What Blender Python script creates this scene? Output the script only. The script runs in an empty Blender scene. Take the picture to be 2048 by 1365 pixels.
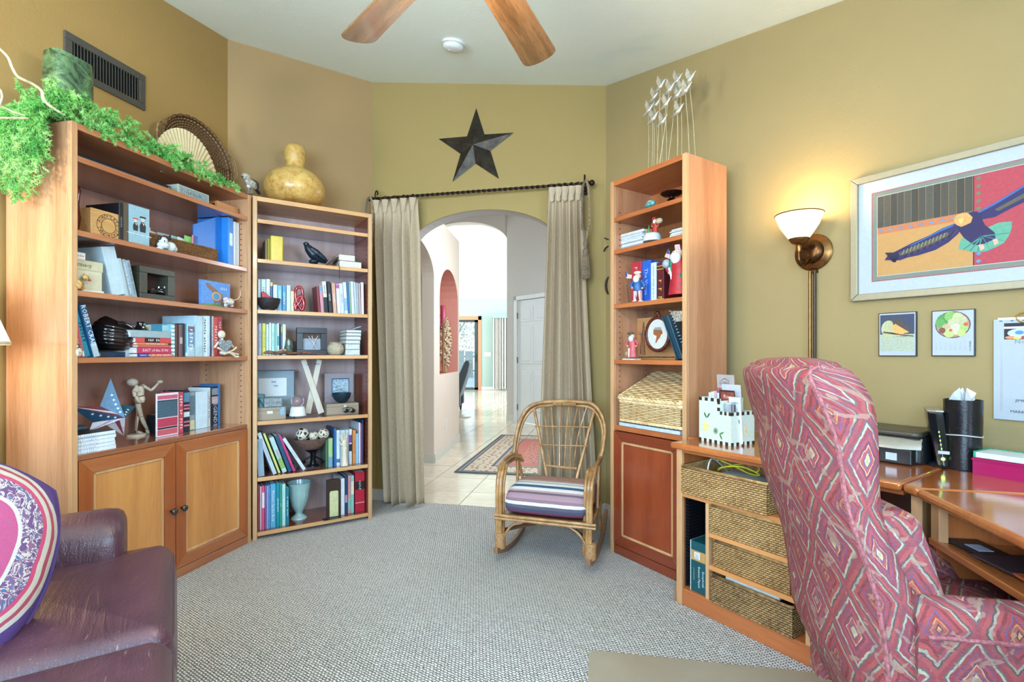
import bpy, math, random
from math import sin, cos, pi, radians, atan2, sqrt
from mathutils import Vector, Matrix
random.seed(11)
C = bpy.context.scene.collection
scene = bpy.context.scene

# ------------------------------------------------------------------ camera, world, exposure
CH, FPX, CX, HY = 1.157, 1000.0, 1024.0, 708.0
cam_d = bpy.data.cameras.new('camera'); cam = bpy.data.objects.new('camera', cam_d); C.objects.link(cam)
cam.location = (0, 0, CH); cam.rotation_euler = (pi / 2, 0, 0)
cam_d.sensor_width = 36; cam_d.lens = FPX * 36 / 2048; cam_d.shift_y = (HY - 682.5) / 2048
cam_d.clip_start = 0.05; cam_d.clip_end = 100
scene.camera = cam
scene.view_settings.view_transform = 'Standard'; scene.view_settings.look = 'None'
scene.view_settings.exposure = 0.42; scene.view_settings.gamma = 1; scene.view_settings.use_curve_mapping = False

W = bpy.data.worlds.new('sky'); scene.world = W; W.use_nodes = True
wn = W.node_tree.nodes; wl = W.node_tree.links
bg = wn['Background']; tc = wn.new('ShaderNodeTexCoord'); sx = wn.new('ShaderNodeSeparateXYZ'); rp = wn.new('ShaderNodeValToRGB')
wl.new(tc.outputs['Generated'], sx.inputs[0]); wl.new(sx.outputs[2], rp.inputs[0]); wl.new(rp.outputs[0], bg.inputs[0])
rp.color_ramp.elements[0].position = 0.0; rp.color_ramp.elements[0].color = (.62, .66, .66, 1)
rp.color_ramp.elements[1].position = 0.5; rp.color_ramp.elements[1].color = (.42, .62, .95, 1)
bg.inputs[1].default_value = 2.0

def area(name, loc, aim, sx_, sy_, power, col):
    l = bpy.data.lights.new(name, 'AREA'); l.shape = 'RECTANGLE'; l.size = sx_; l.size_y = sy_; l.energy = power; l.color = col
    o = bpy.data.objects.new(name, l); C.objects.link(o); o.location = loc
    o.rotation_euler = (Vector(aim) - Vector(loc)).to_track_quat('-Z', 'Y').to_euler(); return o
def point(name, loc, r, power, col):
    l = bpy.data.lights.new(name, 'POINT'); l.shadow_soft_size = r; l.energy = power; l.color = col
    o = bpy.data.objects.new(name, l); C.objects.link(o); o.location = loc; return o

# daylight of the windows behind the camera; fill lights added inside hall and great room
area('window_daylight', (-.91, -1.42, 1.5), (-.2, 1.5, 1.15), 2.2, 1.2, 165, (.47, .73, 1))
area('window_daylight', (1.60, -.42, 1.55), (-.4, .1, 1.2), 1.2, 1.1, 60, (.50, .75, 1))
area('window_daylight', (-2.66, .1, 1.5), (-1.6, -.1, 1.2), 1.2, 1.1, 26, (.47, .73, 1))  # added light at the unseen left window, cools carpet and right walls
area('hall_daylight_fill', (1.05, 4.95, 2.3), (-.6, 6.2, .9), 1.0, 1.0, 72, (.82, .92, 1))
area('great_room_daylight_fill', (3.2, 13.0, 2.2), (-1.5, 12.5, 1.2), 3.0, 2.2, 330, (.86, .95, 1))
area('great_room_daylight_fill', (-4.5, 12.0, 2.6), (0, 13.5, 2.0), 3.0, 2.0, 260, (.86, .95, 1))

# ------------------------------------------------------------------ frames (a heading, a place, real metres)
def ray(px, py): return Vector(((px - CX) / FPX, 1, (HY - py) / FPX))
CAM = Vector((0, 0, CH))
class Fr:
    """a vertical front: u runs right along it, v runs into it, z up"""
    def __init__(s, x, y, head):
        h = radians(head); s.o = Vector((x, y, 0)); s.u = Vector((sin(h), cos(h), 0)); s.v = Vector((-cos(h), sin(h), 0))
        s.rz = atan2(s.u.y, s.u.x)
    def P(s, u, v, z=0): return s.o + s.u * u + s.v * v + Vector((0, 0, z))
    def px(s, X, Y, v=0.0):
        d = ray(X, Y); t = ((s.o - CAM).dot(s.v) + v) / d.dot(s.v); p = CAM + d * t
        return (p - s.o).dot(s.u), p.z
    def fl(s, X, Y, z=0.0):
        d = ray(X, Y); t = (z - CH) / d.z; p = CAM + d * t
        return (p - s.o).dot(s.u), (p - s.o).dot(s.v)
    def sub(s, u, v, z=0, turn=0):
        f = Fr(0, 0, 0); f.o = s.P(u, v, z); r = Matrix.Rotation(turn, 3, 'Z'); f.u = r @ s.u; f.v = r @ s.v; f.rz = s.rz + turn; return f
B1 = Fr(-1.832, 2.079, 13.0)      # cabinet bookcase
B2 = Fr(-1.600, 3.085, 56.1)      # open bookcase
TW = Fr(.5755, 2.929, 146.7)      # tower bookcase
DK = Fr(.7666, 2.323, 146.0)      # desk unit
WA = Fr(-1.109, 3.976, 102.5)     # arch wall
WL = Fr(-1.942, 3.415, 13.0)      # left wall (u from the corner is negative towards the viewer)
WD = Fr(-1.942, 3.415, 56.0)      # diagonal wall
WR = Fr(.673, 3.581, 146.5)       # right wall
SF = Fr(-1.2, 1.776, 146.0)       # sofa front edge
RC = Fr(-.078, 2.80, 108.0)       # rocking chair
WORLD = Fr(0, 0, 90)

# ------------------------------------------------------------------ materials
def lin(h):
    h = h.lstrip('#'); r = [int(h[i:i + 2], 16) / 255 for i in (0, 2, 4)]
    return tuple(((c / 12.92) if c <= .04045 else ((c + .055) / 1.055) ** 2.4) for c in r) + (1,)
_m = {}
class NT:
    def __init__(s, name):
        s.m = bpy.data.materials.new(name); s.m.use_nodes = True; s.n = s.m.node_tree.nodes; s.l = s.m.node_tree.links
        s.b = s.n['Principled BSDF']
    def add(s, t, **k):
        n = s.n.new(t)
        for a, b in k.items():
            if a.startswith('i_'): n.inputs[a[2:].replace('_', ' ')].default_value = b
            else: setattr(n, a, b)
        return n
    def link(s, a, b): s.l.new(a, b)
    def coord(s, kind='Object', scale=(1, 1, 1), rot=(0, 0, 0)):
        t = s.add('ShaderNodeTexCoord'); m = s.add('ShaderNodeMapping'); m.inputs['Scale'].default_value = scale; m.inputs['Rotation'].default_value = rot
        s.link(t.outputs[kind], m.inputs[0]); return m.outputs[0]
    def noise(s, co, scale=5, detail=4, rough=.55, dist=0):
        n = s.add('ShaderNodeTexNoise'); n.inputs['Scale'].default_value = scale; n.inputs['Detail'].default_value = detail
        n.inputs['Roughness'].default_value = rough; n.inputs['Distortion'].default_value = dist; s.link(co, n.inputs['Vector']); return n.outputs['Fac']
    def ramp(s, fac, stops, mode='LINEAR'):
        r = s.add('ShaderNodeValToRGB'); r.color_ramp.interpolation = mode; e = r.color_ramp.elements
        while len(e) < len(stops): e.new(.5)
        for i, (p, c) in enumerate(stops): e[i].position = p; e[i].color = lin(c) if isinstance(c, str) else c
        s.link(fac, r.inputs[0]); return r.outputs[0]
    def math(s, op, a, b=0, c=None):
        n = s.add('ShaderNodeMath', operation=op)
        for i, x in enumerate((a, b) if c is None else (a, b, c)):
            if isinstance(x, (int, float)): n.inputs[i].default_value = x
            else: s.link(x, n.inputs[i])
        return n.outputs[0]
    def mix(s, fac, a, b, mode='MIX'):
        n = s.add('ShaderNodeMix', data_type='RGBA', blend_type=mode)
        for i, x in ((0, fac), (6, a), (7, b)):
            if isinstance(x, (int, float)): n.inputs[i].default_value = x
            elif isinstance(x, str): n.inputs[i].default_value = lin(x)
            elif isinstance(x, tuple): n.inputs[i].default_value = x
            else: s.link(x, n.inputs[i])
        return n.outputs[2]
    def bump(s, h, dist=.002, strength=1):
        b = s.add('ShaderNodeBump'); b.inputs['Distance'].default_value = dist; b.inputs['Strength'].default_value = strength
        s.link(h, b.inputs['Height']); s.link(b.outputs[0], s.b.inputs['Normal'])
    def out(s, col=None, rough=.5, metal=0, coat=0, coatr=.1, spec=.5):
        if col is not None:
            if isinstance(col, str): s.b.inputs['Base Color'].default_value = lin(col)
            else: s.link(col, s.b.inputs['Base Color'])
        if isinstance(rough, (int, float)): s.b.inputs['Roughness'].default_value = rough
        else: s.link(rough, s.b.inputs['Roughness'])
        s.b.inputs['Metallic'].default_value = metal; s.b.inputs['Coat Weight'].default_value = coat
        s.b.inputs['Coat Roughness'].default_value = coatr; s.b.inputs['Specular IOR Level'].default_value = spec
        return s.m

def pm(col, rough=.5, metal=0, var=.06, bump=0, scale=60, coat=0):
    """plain painted / plastic / card material with a slight procedural mottle"""
    k = (col, rough, metal, var, bump, scale, coat)
    if k in _m: return _m[k]
    t = NT('surface_' + col.lstrip('#')); co = t.coord()
    if var or bump:
        n = t.noise(co, scale, 3)
        c = lin(col); lo = tuple(max(0, x * (1 - var * 2.2)) for x in c[:3]) + (1,); hi = tuple(min(1, x * (1 + var * 1.6)) for x in c[:3]) + (1,)
        cc = t.ramp(n, [(.3, lo), (.7, hi)])
        if bump: t.bump(n, bump)
    else: cc = col
    _m[k] = t.out(cc, rough, metal, coat)
    return _m[k]

def wood(c1, c2, axis='z', rough=.32, coat=.35, name='cherry_wood', fine=1.0):
    k = ('wood', c1, c2, axis, rough, coat, fine)
    if k in _m: return _m[k]
    t = NT(name)
    sc = {'z': (9, 9, .7), 'x': (.7, 9, 9), 'y': (9, .7, 9)}[axis]; sf = tuple(x * 9 for x in sc)
    big = t.noise(t.coord(scale=sc), 1.0 * fine, 4, .5, .6); f = t.noise(t.coord(scale=sf), 1.3 * fine, 3, .6, .2)
    mx = t.math('ADD', t.math('MULTIPLY', big, .72), t.math('MULTIPLY', f, .28))
    col = t.ramp(mx, [(.36, c1), (.5, tuple((a + b) / 2 for a, b in zip(lin(c1), lin(c2)))), (.64, c2)])
    t.bump(f, .0004); _m[k] = t.out(col, rough, 0, coat, .12)
    return _m[k]
W_DARK, W_MID, W_LITE = '#8a4526', '#a95f33', '#c98248'
WZ = wood('#9c5c3a', '#bd7c52', 'z'); WX = wood('#9c5c3a', '#bd7c52', 'x')
WEDGE_X = wood('#b87a4c', '#d69c66', 'x', .38, .2); WEDGE_Z = wood('#b5835a', '#d2a272', 'z', .38, .2)
WBACK = wood('#9c7060', '#b08474', 'z', .4, .2); WSIDE = wood('#ab7650', '#cf9c74', 'z', .25, .6)
WPANEL = wood('#b8763c', '#d29250', 'z', .34, .3); WFRAME = wood('#9c5830', '#b87040', 'x', .3, .4)
TDOOR = wood('#7c3219', '#974524', 'z', .3, .4); TDOORX = wood('#74301a', '#8c3e22', 'x', .3, .4)
WTOP = wood('#a3562a', '#c0713a', 'x', .12, 1.0, fine=.8)

# ------------------------------------------------------------------ mesh building
def V3(x, y, z): return Vector((x, y, z))
def TR(loc=(0, 0, 0), rz=0, rx=0, ry=0, s=1):
    S = Matrix.Diagonal((s, s, s, 1)) if isinstance(s, (int, float)) else Matrix.Diagonal((*s, 1))
    return Matrix.Translation(loc) @ Matrix.Rotation(rz, 4, 'Z') @ Matrix.Rotation(ry, 4, 'Y') @ Matrix.Rotation(rx, 4, 'X') @ S
def interp(pts, n):
    """Catmull-Rom through pts, n per span"""
    P = [Vector(p) for p in pts]; out = []
    for i in range(len(P) - 1):
        a = P[max(i - 1, 0)]; b = P[i]; c = P[i + 1]; d = P[min(i + 2, len(P) - 1)]
        for k in range(n):
            t = k / n; out.append(.5 * ((2 * b) + (c - a) * t + (2 * a - 5 * b + 4 * c - d) * t * t + (3 * b - a - 3 * c + d) * t ** 3))
    out.append(P[-1]); return out
class M:
    def __init__(s): s.v = []; s.f = []; s.uv = {}; s.at = None
    def add(s, vs, fs, T=None, uvs=None):
        o = len(s.v)
        s.v += [(T @ Vector(p)) if T is not None else Vector(p) for p in vs]
        for k, f in enumerate(fs):
            if uvs is not None: s.uv[len(s.f)] = [uvs[i] for i in f]
            s.f.append([i + o for i in f])
        return s
    def box(s, x0, x1, y0, y1, z0, z1, T=None):
        vs = [(x, y, z) for z in (z0, z1) for y in (y0, y1) for x in (x0, x1)]
        return s.add(vs, [(0, 2, 3, 1), (4, 5, 7, 6), (0, 1, 5, 4), (2, 6, 7, 3), (0, 4, 6, 2), (1, 3, 7, 5)], T)
    def grid(s, rows, cu=False, cv=False, cap=False, T=None, uvs=None):
        """rows: list of equal length point lists; cu closes each row, cv closes the rows"""
        n = len(rows[0]); m = len(rows); vs = [p for r in rows for p in r]; fs = []
        for j in range(m if cv else m - 1):
            for i in range(n if cu else n - 1):
                a = j * n + i; b = j * n + (i + 1) % n; c = ((j + 1) % m) * n + (i + 1) % n; d = ((j + 1) % m) * n + i
                fs.append((a, b, c, d))
        if cap and not cv: fs.append(tuple(reversed(range(n)))); fs.append(tuple((m - 1) * n + i for i in range(n)))
        u = [q for r in uvs for q in r] if uvs else None
        return s.add(vs, fs, T, u)
    def tube(s, pts, r, seg=8, closed=False, T=None, cap=True, flat=1.0):
        P = [Vector(p) for p in pts]; n = len(P); R = r if isinstance(r, (list, tuple)) else [r] * n
        up = Vector((0, 0, 1)); rows = []; prev = None; L = 0; uvr = []
        for i, p in enumerate(P):
            if closed: t = P[(i + 1) % n] - P[i - 1]
            else: t = P[min(i + 1, n - 1)] - P[max(i - 1, 0)]
            if t.length < 1e-9: t = Vector((0, 0, 1))
            t.normalize()
            if prev is None:
                a = t.cross(up)
                if a.length < .1: a = t.cross(Vector((1, 0, 0)))
            else: a = prev - t * prev.dot(t)
            a.normalize(); prev = a; b = t.cross(a)
            if i: L += (p - P[i - 1]).length
            rows.append([p + (a * cos(2 * pi * k / seg) + b * sin(2 * pi * k / seg) * flat) * R[i] for k in range(seg)])
            uvr.append([(k / seg * 2 * pi * max(R), L) for k in range(seg)])
        return s.grid(rows, cu=True, cv=closed, cap=cap and not closed, T=T, uvs=uvr)
    def lathe(s, prof, seg=24, T=None, cap=True, wob=None):
        rows = []; uvr = []; L = 0
        for i, (r, z) in enumerate(prof):
            rows.append([(r * cos(2 * pi * k / seg) * (wob(k / seg, i) if wob else 1), r * sin(2 * pi * k / seg) * (wob(k / seg, i) if wob else 1), z) for k in range(seg)])
            if i: L += sqrt((r - prof[i - 1][0]) ** 2 + (z - prof[i - 1][1]) ** 2)
            uvr.append([(k / seg * 2 * pi * max(q[0] for q in prof), L) for k in range(seg)])
        return s.grid(rows, cu=True, cap=cap, T=T, uvs=uvr)
    def ball(s, c, r, T=None, seg=14, rings=9):
        if isinstance(r, (int, float)): r = (r, r, r)
        rows = []
        for j in range(rings + 1):
            a = -pi / 2 + pi * j / rings; rr = max(cos(a), .02)
            rows.append([(c[0] + r[0] * rr * cos(2 * pi * k / seg), c[1] + r[1] * rr * sin(2 * pi * k / seg), c[2] + r[2] * sin(a)) for k in range(seg)])
        return s.grid(rows, cu=True, cap=True, T=T)
    def plate(s, poly, y0, y1, T=None):
        """polygon in x,z given in order; extruded from y0 to y1 (front face at y0)"""
        n = len(poly); vs = [(x, y0, z) for x, z in poly] + [(x, y1, z) for x, z in poly]
        a = sum(poly[i][0] * poly[(i + 1) % n][1] - poly[(i + 1) % n][0] * poly[i][1] for i in range(n))
        fr = tuple(range(n)); bk = tuple(range(2 * n - 1, n - 1, -1)); sd = [(i, i + n, (i + 1) % n + n, (i + 1) % n) for i in range(n)]
        if a < 0: fr = fr[::-1]; bk = bk[::-1]; sd = [q[::-1] for q in sd]
        return s.add(vs, [fr, bk] + sd, T)
    def slab(s, poly, z0, z1, T=None):
        n = len(poly); vs = [(x, y, z0) for x, y in poly] + [(x, y, z1) for x, y in poly]
        a = sum(poly[i][0] * poly[(i + 1) % n][1] - poly[(i + 1) % n][0] * poly[i][1] for i in range(n))
        lo = tuple(range(n - 1, -1, -1)); hi = tuple(range(n, 2 * n)); sd = [(i, (i + 1) % n, (i + 1) % n + n, i + n) for i in range(n)]
        if a < 0: lo = lo[::-1]; hi = hi[::-1]; sd = [q[::-1] for q in sd]
        return s.add(vs, [lo, hi] + sd, T)
    def loops(s, ring_list, T=None, cap=True, uvs=None): return s.grid(ring_list, cu=True, cap=cap, T=T, uvs=uvs)
    def obj(s, name, mat, parent=None, loc=None, rz=0, smooth=False, bevel=0, segs=2, sub=0, **tags):
        me = bpy.data.meshes.new(name); me.from_pydata([tuple(p) for p in s.v], [], s.f)
        uvl = me.uv_layers.new(name='UVMap'); dat = [0.0] * (2 * len(me.loops)); k = 0
        for fi, f in enumerate(s.f):
            if fi in s.uv: q = s.uv[fi]
            else:
                a, b, c = s.v[f[0]], s.v[f[1]], s.v[f[2]]; nn = (b - a).cross(c - a); ax = max(range(3), key=lambda i: abs(nn[i]))
                q = [((p[1], p[2]) if ax == 0 else (p[0], p[2]) if ax == 1 else (p[0], p[1])) for p in (s.v[i] for i in f)]
            for a in q: dat[k] = a[0]; dat[k + 1] = a[1]; k += 2
        uvl.data.foreach_set('uv', dat)
        if s.at is not None:
            ca = me.color_attributes.new('shade', 'FLOAT_COLOR', 'POINT'); ca.data.foreach_set('color', [x for g in s.at for x in (g, g, g, 1)])
        if smooth: me.polygons.foreach_set('use_smooth', [True] * len(me.polygons))
        me.materials.append(mat); me.update()
        o = bpy.data.objects.new(name, me); C.objects.link(o)
        if parent is not None: o.parent = parent
        if loc is not None: o.location = loc
        if rz: o.rotation_euler = (0, 0, rz)
        if bevel:
            b = o.modifiers.new('bevel', 'BEVEL'); b.width = bevel; b.segments = segs; b.limit_method = 'ANGLE'; b.angle_limit = .6
            if segs > 1 and not smooth: me.polygons.foreach_set('use_smooth', [True] * len(me.polygons)); b.harden_normals = True
        if sub:
            b = o.modifiers.new('sub', 'SUBSURF'); b.levels = sub; b.render_levels = sub
        if smooth and not sub and not bevel:
            try: me.set_sharp_from_angle(angle=.9)
            except Exception: pass
        for a, b in tags.items():
            if b is not None: o[{'cat': 'category'}.get(a, a)] = b
        return o
def thing(name, label, cat, loc, rz=0, group=None, rot=None):
    o = bpy.data.objects.new(name, None); C.objects.link(o); o.location = loc; o.rotation_euler = rot or (0, 0, rz); o.empty_display_size = .05
    o['label'] = label; o['category'] = cat
    if group: o['group'] = group
    return o
def struct(m, name, mat, parent=None, **k):
    o = m.obj(name, mat, parent, **k)
    if parent is None: o['kind'] = 'structure'
    return o
_txt = {}
def text_geo(st, font_bold=False):
    if st not in _txt:
        cu = bpy.data.curves.new('t', 'FONT'); cu.body = st; cu.resolution_u = 1; cu.align_x = 'CENTER'; cu.align_y = 'CENTER'; cu.size = 1
        o = bpy.data.objects.new('t', cu); C.objects.link(o)
        me = bpy.data.meshes.new_from_object(o); bpy.data.objects.remove(o)
        _txt[st] = ([tuple(v.co) for v in me.vertices], [tuple(p.vertices) for p in me.polygons])
        bpy.data.meshes.remove(me)
    return _txt[st]
def text(parent, st, x, y, z, size, col, turn=0, name='lettering', sx=1.0, face='front', kind=None, T=None):
    """flat lettering lying on a front face (normal -y) at x,z, turned by turn in that face"""
    vs, fs = text_geo(st)
    if T is None: T = Matrix.Translation((x, y, z)) @ Matrix.Rotation(pi / 2, 4, 'X') @ Matrix.Rotation(turn, 4, 'Z') @ Matrix.Diagonal((size * sx, size, 1, 1))
    m = M().add(vs, fs, T); return m.obj(name, pm(col, .5, 0, 0), parent)
KEEP = ('ROBERT CRAIS', 'THE MARTIAN ANDY WEIR', 'EAST of the SUN', 'Western Garden Book', 'LEGENDS', 'Pharmacy', 'The Virtue')
def title(t, st, x, z, size, col, turn=0):
    """a title: real letters where the photograph can be read, else small printed strokes of its length"""
    if st in KEEP: return text(t, st, x, -.0009, z, size, col, turn, name='title')
    m = M(); n = len(st); a = size * .58; R = Matrix.Translation((x, 0, z)) @ Matrix.Rotation(-turn, 4, 'Y')
    for i, c in enumerate(st):
        if c != ' ': q = (i - (n - 1) / 2) * a; h = size * (.22 + .12 * ((i * 5) % 3) / 2); m.box(q - a * .34, q - a * .10, -.0009, -.0003, -h, h, T=R); m.box(q - a * .1, q + a * .3, -.0009, -.0003, h * (.4 - .8 * (i % 2)), h * (.75 - .8 * (i % 2)), T=R)
    return m.obj('title', pm(col, .5, 0, 0), t)
# ================================================================== the room shell
QA, QB, QC, QZ = 2.5492, -.0980, .1660, 2.57
def ceil_z(x, y): return max(QZ, QA + QB * x + QC * y)
def wallmat(name, hexc, rough=.75):
    t = NT(name); co = t.coord()
    n = t.noise(co, 9, 5, .6); n2 = t.noise(co, 70, 3, .6)
    c = t.mix(t.math('MULTIPLY', n, .35), hexc, tuple(x * .86 for x in lin(hexc)[:3]) + (1,))
    t.bump(t.math('ADD', t.math('MULTIPLY', n2, .5), n), .0022, .6); return t.out(c, rough, 0, 0, spec=.3)
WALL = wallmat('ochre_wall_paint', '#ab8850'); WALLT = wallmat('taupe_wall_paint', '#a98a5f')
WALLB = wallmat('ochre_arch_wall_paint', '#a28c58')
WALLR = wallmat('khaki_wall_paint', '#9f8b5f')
CEIL = wallmat('white_ceiling_paint', '#e8f2ea'); HALLW = wallmat('cream_hall_paint', '#d8cbbd'); HALLG = wallmat('grey_hall_paint', '#c4beb8')
WHITE = pm('#dadcda', .35, 0, .02); CORAL = wallmat('coral_niche_paint', '#c88a7c'); TEAL = wallmat('pale_teal_paint', '#a9bfb8')
def carpet_mat():
    t = NT('loop_pile_carpet'); co = t.coord(rot=(0, 0, radians(34)))
    sp = t.add('ShaderNodeSeparateXYZ'); t.link(co, sp.inputs[0])
    nz = t.noise(co, 5, 3, .6); nf = t.noise(co, 150, 3, .65); nb = t.noise(co, 3, 3, .6)
    row = t.math('ADD', t.math('MULTIPLY', sp.outputs[0], 2 * pi / .0135), t.math('MULTIPLY', nz, 5))
    rs = t.math('SINE', row)
    br = t.add('ShaderNodeTexBrick'); br.offset = .5; br.inputs['Scale'].default_value = 1
    br.inputs['Brick Width'].default_value = .0165; br.inputs['Row Height'].default_value = .0105; br.inputs['Mortar Size'].default_value = .003; br.inputs['Mortar Smooth'].default_value = 1
    wv = t.add('ShaderNodeVectorMath', operation='ADD'); t.link(co, wv.inputs[0])
    cb = t.add('ShaderNodeCombineXYZ'); t.link(t.math('MULTIPLY', nf, .012), cb.inputs[0]); t.link(t.math('MULTIPLY', t.noise(co, 90, 2), .010), cb.inputs[1]); t.link(cb.outputs[0], wv.inputs[1])
    t.link(wv.outputs[0], br.inputs[0])
    gap = br.outputs['Fac']
    h = t.math('ADD', t.math('MULTIPLY', t.math('SUBTRACT', 1, gap), .8), t.math('MULTIPLY', nf, .4))
    tone = t.mix(nf, '#d0ccc6', '#faf7f2')
    col = t.mix(t.math('MULTIPLY', gap, .85), tone, '#4c4a47')
    t.bump(h, .006, 1); return t.out(col, .95, 0, 0, spec=.1)
CARPET = carpet_mat()
def tile_mat():
    t = NT('glazed_floor_tile'); co = t.coord(); n = t.noise(co, 2.2, 4, .6); n2 = t.noise(co, 14, 3)
    c = t.ramp(t.math('ADD', t.math('MULTIPLY', n, .7), t.math('MULTIPLY', n2, .3)), [(.35, '#cdbfa8'), (.65, '#e4d8c4')])
    t.bump(n, .001); return t.out(c, .16, 0, .3)
TILE = tile_mat(); GROUT = pm('#8f877b', .8)

corner = [WL.o.xy, WA.o.xy, WR.o.xy, WR.P(2.5, 0).xy, Vector((1.234, -2.040)), Vector((-2.977, -1.067))]
# room floor: carpet polygon
m = M(); m.slab([(p.x, p.y) for p in corner], -.06, 0); struct(m, 'floor', CARPET)
# ceiling: a sloped plane that flattens behind the camera
m = M(); cs = []
for (x, y) in [(-3.4, 4.15), (2.9, 3.9), (2.9, (QZ - QA - QB * 2.9) / QC), (-3.4, (QZ - QA + QB * 3.4) / QC)]: cs.append((x, y))
vs = [(x, y, QA + QB * x + QC * y) for x, y in cs] + [(2.9, -2.6, QZ), (-3.4, -2.6, QZ)]
vs += [(x, y, z + .1) for x, y, z in vs]
m.add(vs, [(0, 1, 2, 3), (3, 2, 4, 5), (9, 8, 7, 6), (11, 10, 8, 9), (0, 3, 9, 6), (3, 5, 11, 9), (5, 4, 10, 11), (4, 2, 8, 10), (2, 1, 7, 8), (1, 0, 6, 7)])
struct(m, 'ceiling', CEIL)
def wall(name, fr, u0, u1, mat, th=.12, hole=None, z0=-.06):
    a = fr.P(u0, 0); b = fr.P(u1, 0); za = ceil_z(a.x, a.y) + .05; zb = ceil_z(b.x, b.y) + .05; zh = lambda u: za + (zb - za) * (u - u0) / (u1 - u0)
    m = M()
    if hole is None: m.plate([(u0, z0), (u1, z0), (u1, zb), (u0, za)], 0, th)
    else:
        h0, h1, b0, b1 = hole
        m.plate([(u0, z0), (h0, z0), (h0, zh(h0)), (u0, za)], 0, th); m.plate([(h1, z0), (u1, z0), (u1, zb), (h1, zh(h1))], 0, th)
        m.plate([(h0, z0), (h1, z0), (h1, b0), (h0, b0)], 0, th); m.plate([(h0, b1), (h1, b1), (h1, zh(h1)), (h0, zh(h0))], 0, th)
    r = struct(m, name, mat, loc=fr.o, rz=fr.rz); return r
wall('wall_left', WL, -4.6, .06, WALL, hole=(-4.0, -2.75, .9, 2.1))
wall('wall_diagonal', WD, -.06, (WA.o - WD.o).length + .06, WALLT)
LR = 2.5
wall('wall_right', WR, -.02, LR + .05, WALLR)
F2 = Fr(WR.P(LR, 0).x, WR.P(LR, 0).y, 193.0)
wall('wall_right_front', F2, -.05, 3.7, WALLR, hole=(1.2, 2.5, .95, 2.15))
FB = Fr(1.234, -2.040, 283.0)
wall('wall_back', FB, -.1, 4.45, WALL, hole=(1.0, 3.3, .85, 2.15))
def sash(name, fr, u0, u1, z0, z1, n):
    m = M()
    for a, b in ((u0, u0 + .05), (u1 - .05, u1)): m.box(a, b, .03, .09, z0, z1)
    for a, b in ((z0, z0 + .05), (z1 - .05, z1)): m.box(u0, u1, .03, .09, a, b)
    for i in range(1, n):
        c = u0 + (u1 - u0) * i / n; m.box(c - .02, c + .02, .035, .085, z0, z1)
    w = struct(m, name, WHITE, loc=fr.o, rz=fr.rz)
    M().box(u0 - .04, u1 + .04, -.03, .03, z0 - .03, z0).obj('window_sill', WHITE, w)
    return w
sash('window_left_added', WL, -4.0, -2.75, .9, 2.1, 2); sash('window_1', FB, 1.0, 3.3, .85, 2.15, 3); sash('window_2', F2, 1.2, 2.5, .95, 2.15, 2)  # the left-wall window is unseen, added for its blue light
# arch wall with its opening
LA = (WR.o - WA.o).length
a0 = WA.px(820, 700)[0]; a1 = WA.px(1112, 700)[0]; ac = (a0 + a1) / 2; ah = (a1 - a0) / 2; zs, rise = 1.985, .262
def arch_pts(c, h, z, r, n=24): return [(c + h * cos(pi * i / n), z + r * sin(pi * i / n)) for i in range(n + 1)]
pts = [(-.05, 0), (a0, 0)] + arch_pts(ac, ah, zs, rise)[::-1] + [(a1, 0), (LA + .05, 0), (LA + .05, ceil_z(*WR.o.xy) + .05), (-.05, ceil_z(*WA.o.xy) + .05)]
m = M(); m.plate(pts, 0, .13); struct(m, 'wall_back_arch', WALLB, loc=WA.o, rz=WA.rz)
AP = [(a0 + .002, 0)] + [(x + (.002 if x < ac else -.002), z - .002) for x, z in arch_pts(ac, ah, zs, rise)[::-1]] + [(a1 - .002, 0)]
m = M(); m.grid([[(x, y, z) for x, z in AP] for y in (.001, .131)]); struct(m, 'soffit_painted_daylight', HALLG, loc=WA.o, rz=WA.rz)  # pale liner: hall daylight on the soffit put into its colour
# baseboards
def base(name, fr, u0, u1, h=.085):
    m = M(); m.plate([(u0, 0), (u1, 0), (u1, h - .012), (u0, h - .012)], -.014, 0); m.plate([(u0, h - .012), (u1, h - .012), (u1, h), (u0, h)], -.008, 0)
    struct(m, name, pm('#c9c6bd', .4, 0, .02), loc=fr.o, rz=fr.rz)
base('baseboard_left', WL, -4.6, 0); base('baseboard_diagonal', WD, 0, 1.0); base('baseboard_back', WA, 0, a0); base('baseboard_arch', WA, a1, LA); base('baseboard_right', WR, 0, LR)

# ------------------------------------------------------------------ the hall and the great room beyond the arch
hall = M(); hall.slab([(-2.6, 3.3), (2.6, 2.8), (2.6, 9), (3.2, 17.5), (-6, 17.5), (-6, 9)], -.08, -.012)
def far_tile():
    t = NT('tile_floor_far'); co = t.coord(rot=(0, 0, radians(11)))
    br = t.add('ShaderNodeTexBrick'); br.offset = 0; br.inputs['Scale'].default_value = 1; br.inputs['Brick Width'].default_value = .45; br.inputs['Row Height'].default_value = .45
    br.inputs['Mortar Size'].default_value = .006; br.inputs['Color1'].default_value = lin('#dccfba'); br.inputs['Color2'].default_value = lin('#d2c5b0'); br.inputs['Mortar'].default_value = lin('#8f877b')
    t.link(co, br.inputs[0]); return t.out(br.outputs[0], .12, 0, .3)
HF = struct(hall, 'floor_hall', GROUT)
m = M(); m.slab([(-6, 9.2), (3.1, 9.2), (3.2, 17.5), (-6, 17.5)], -.012, -.003); far = m.obj('far_tiles', far_tile(), HF); far['kind'] = 'stuff'
th = radians(11); tu = Vector((cos(th), -sin(th))); tv = Vector((sin(th), cos(th))); t0 = Vector((-.413, 3.79)) ; s0 = (Vector((-.347, 4.177)) - t0).dot(tv)
tm = M(); g = .0035; tm.box(g, .45 - g, g, .45 - g, -.01, 0); tile0 = None
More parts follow.
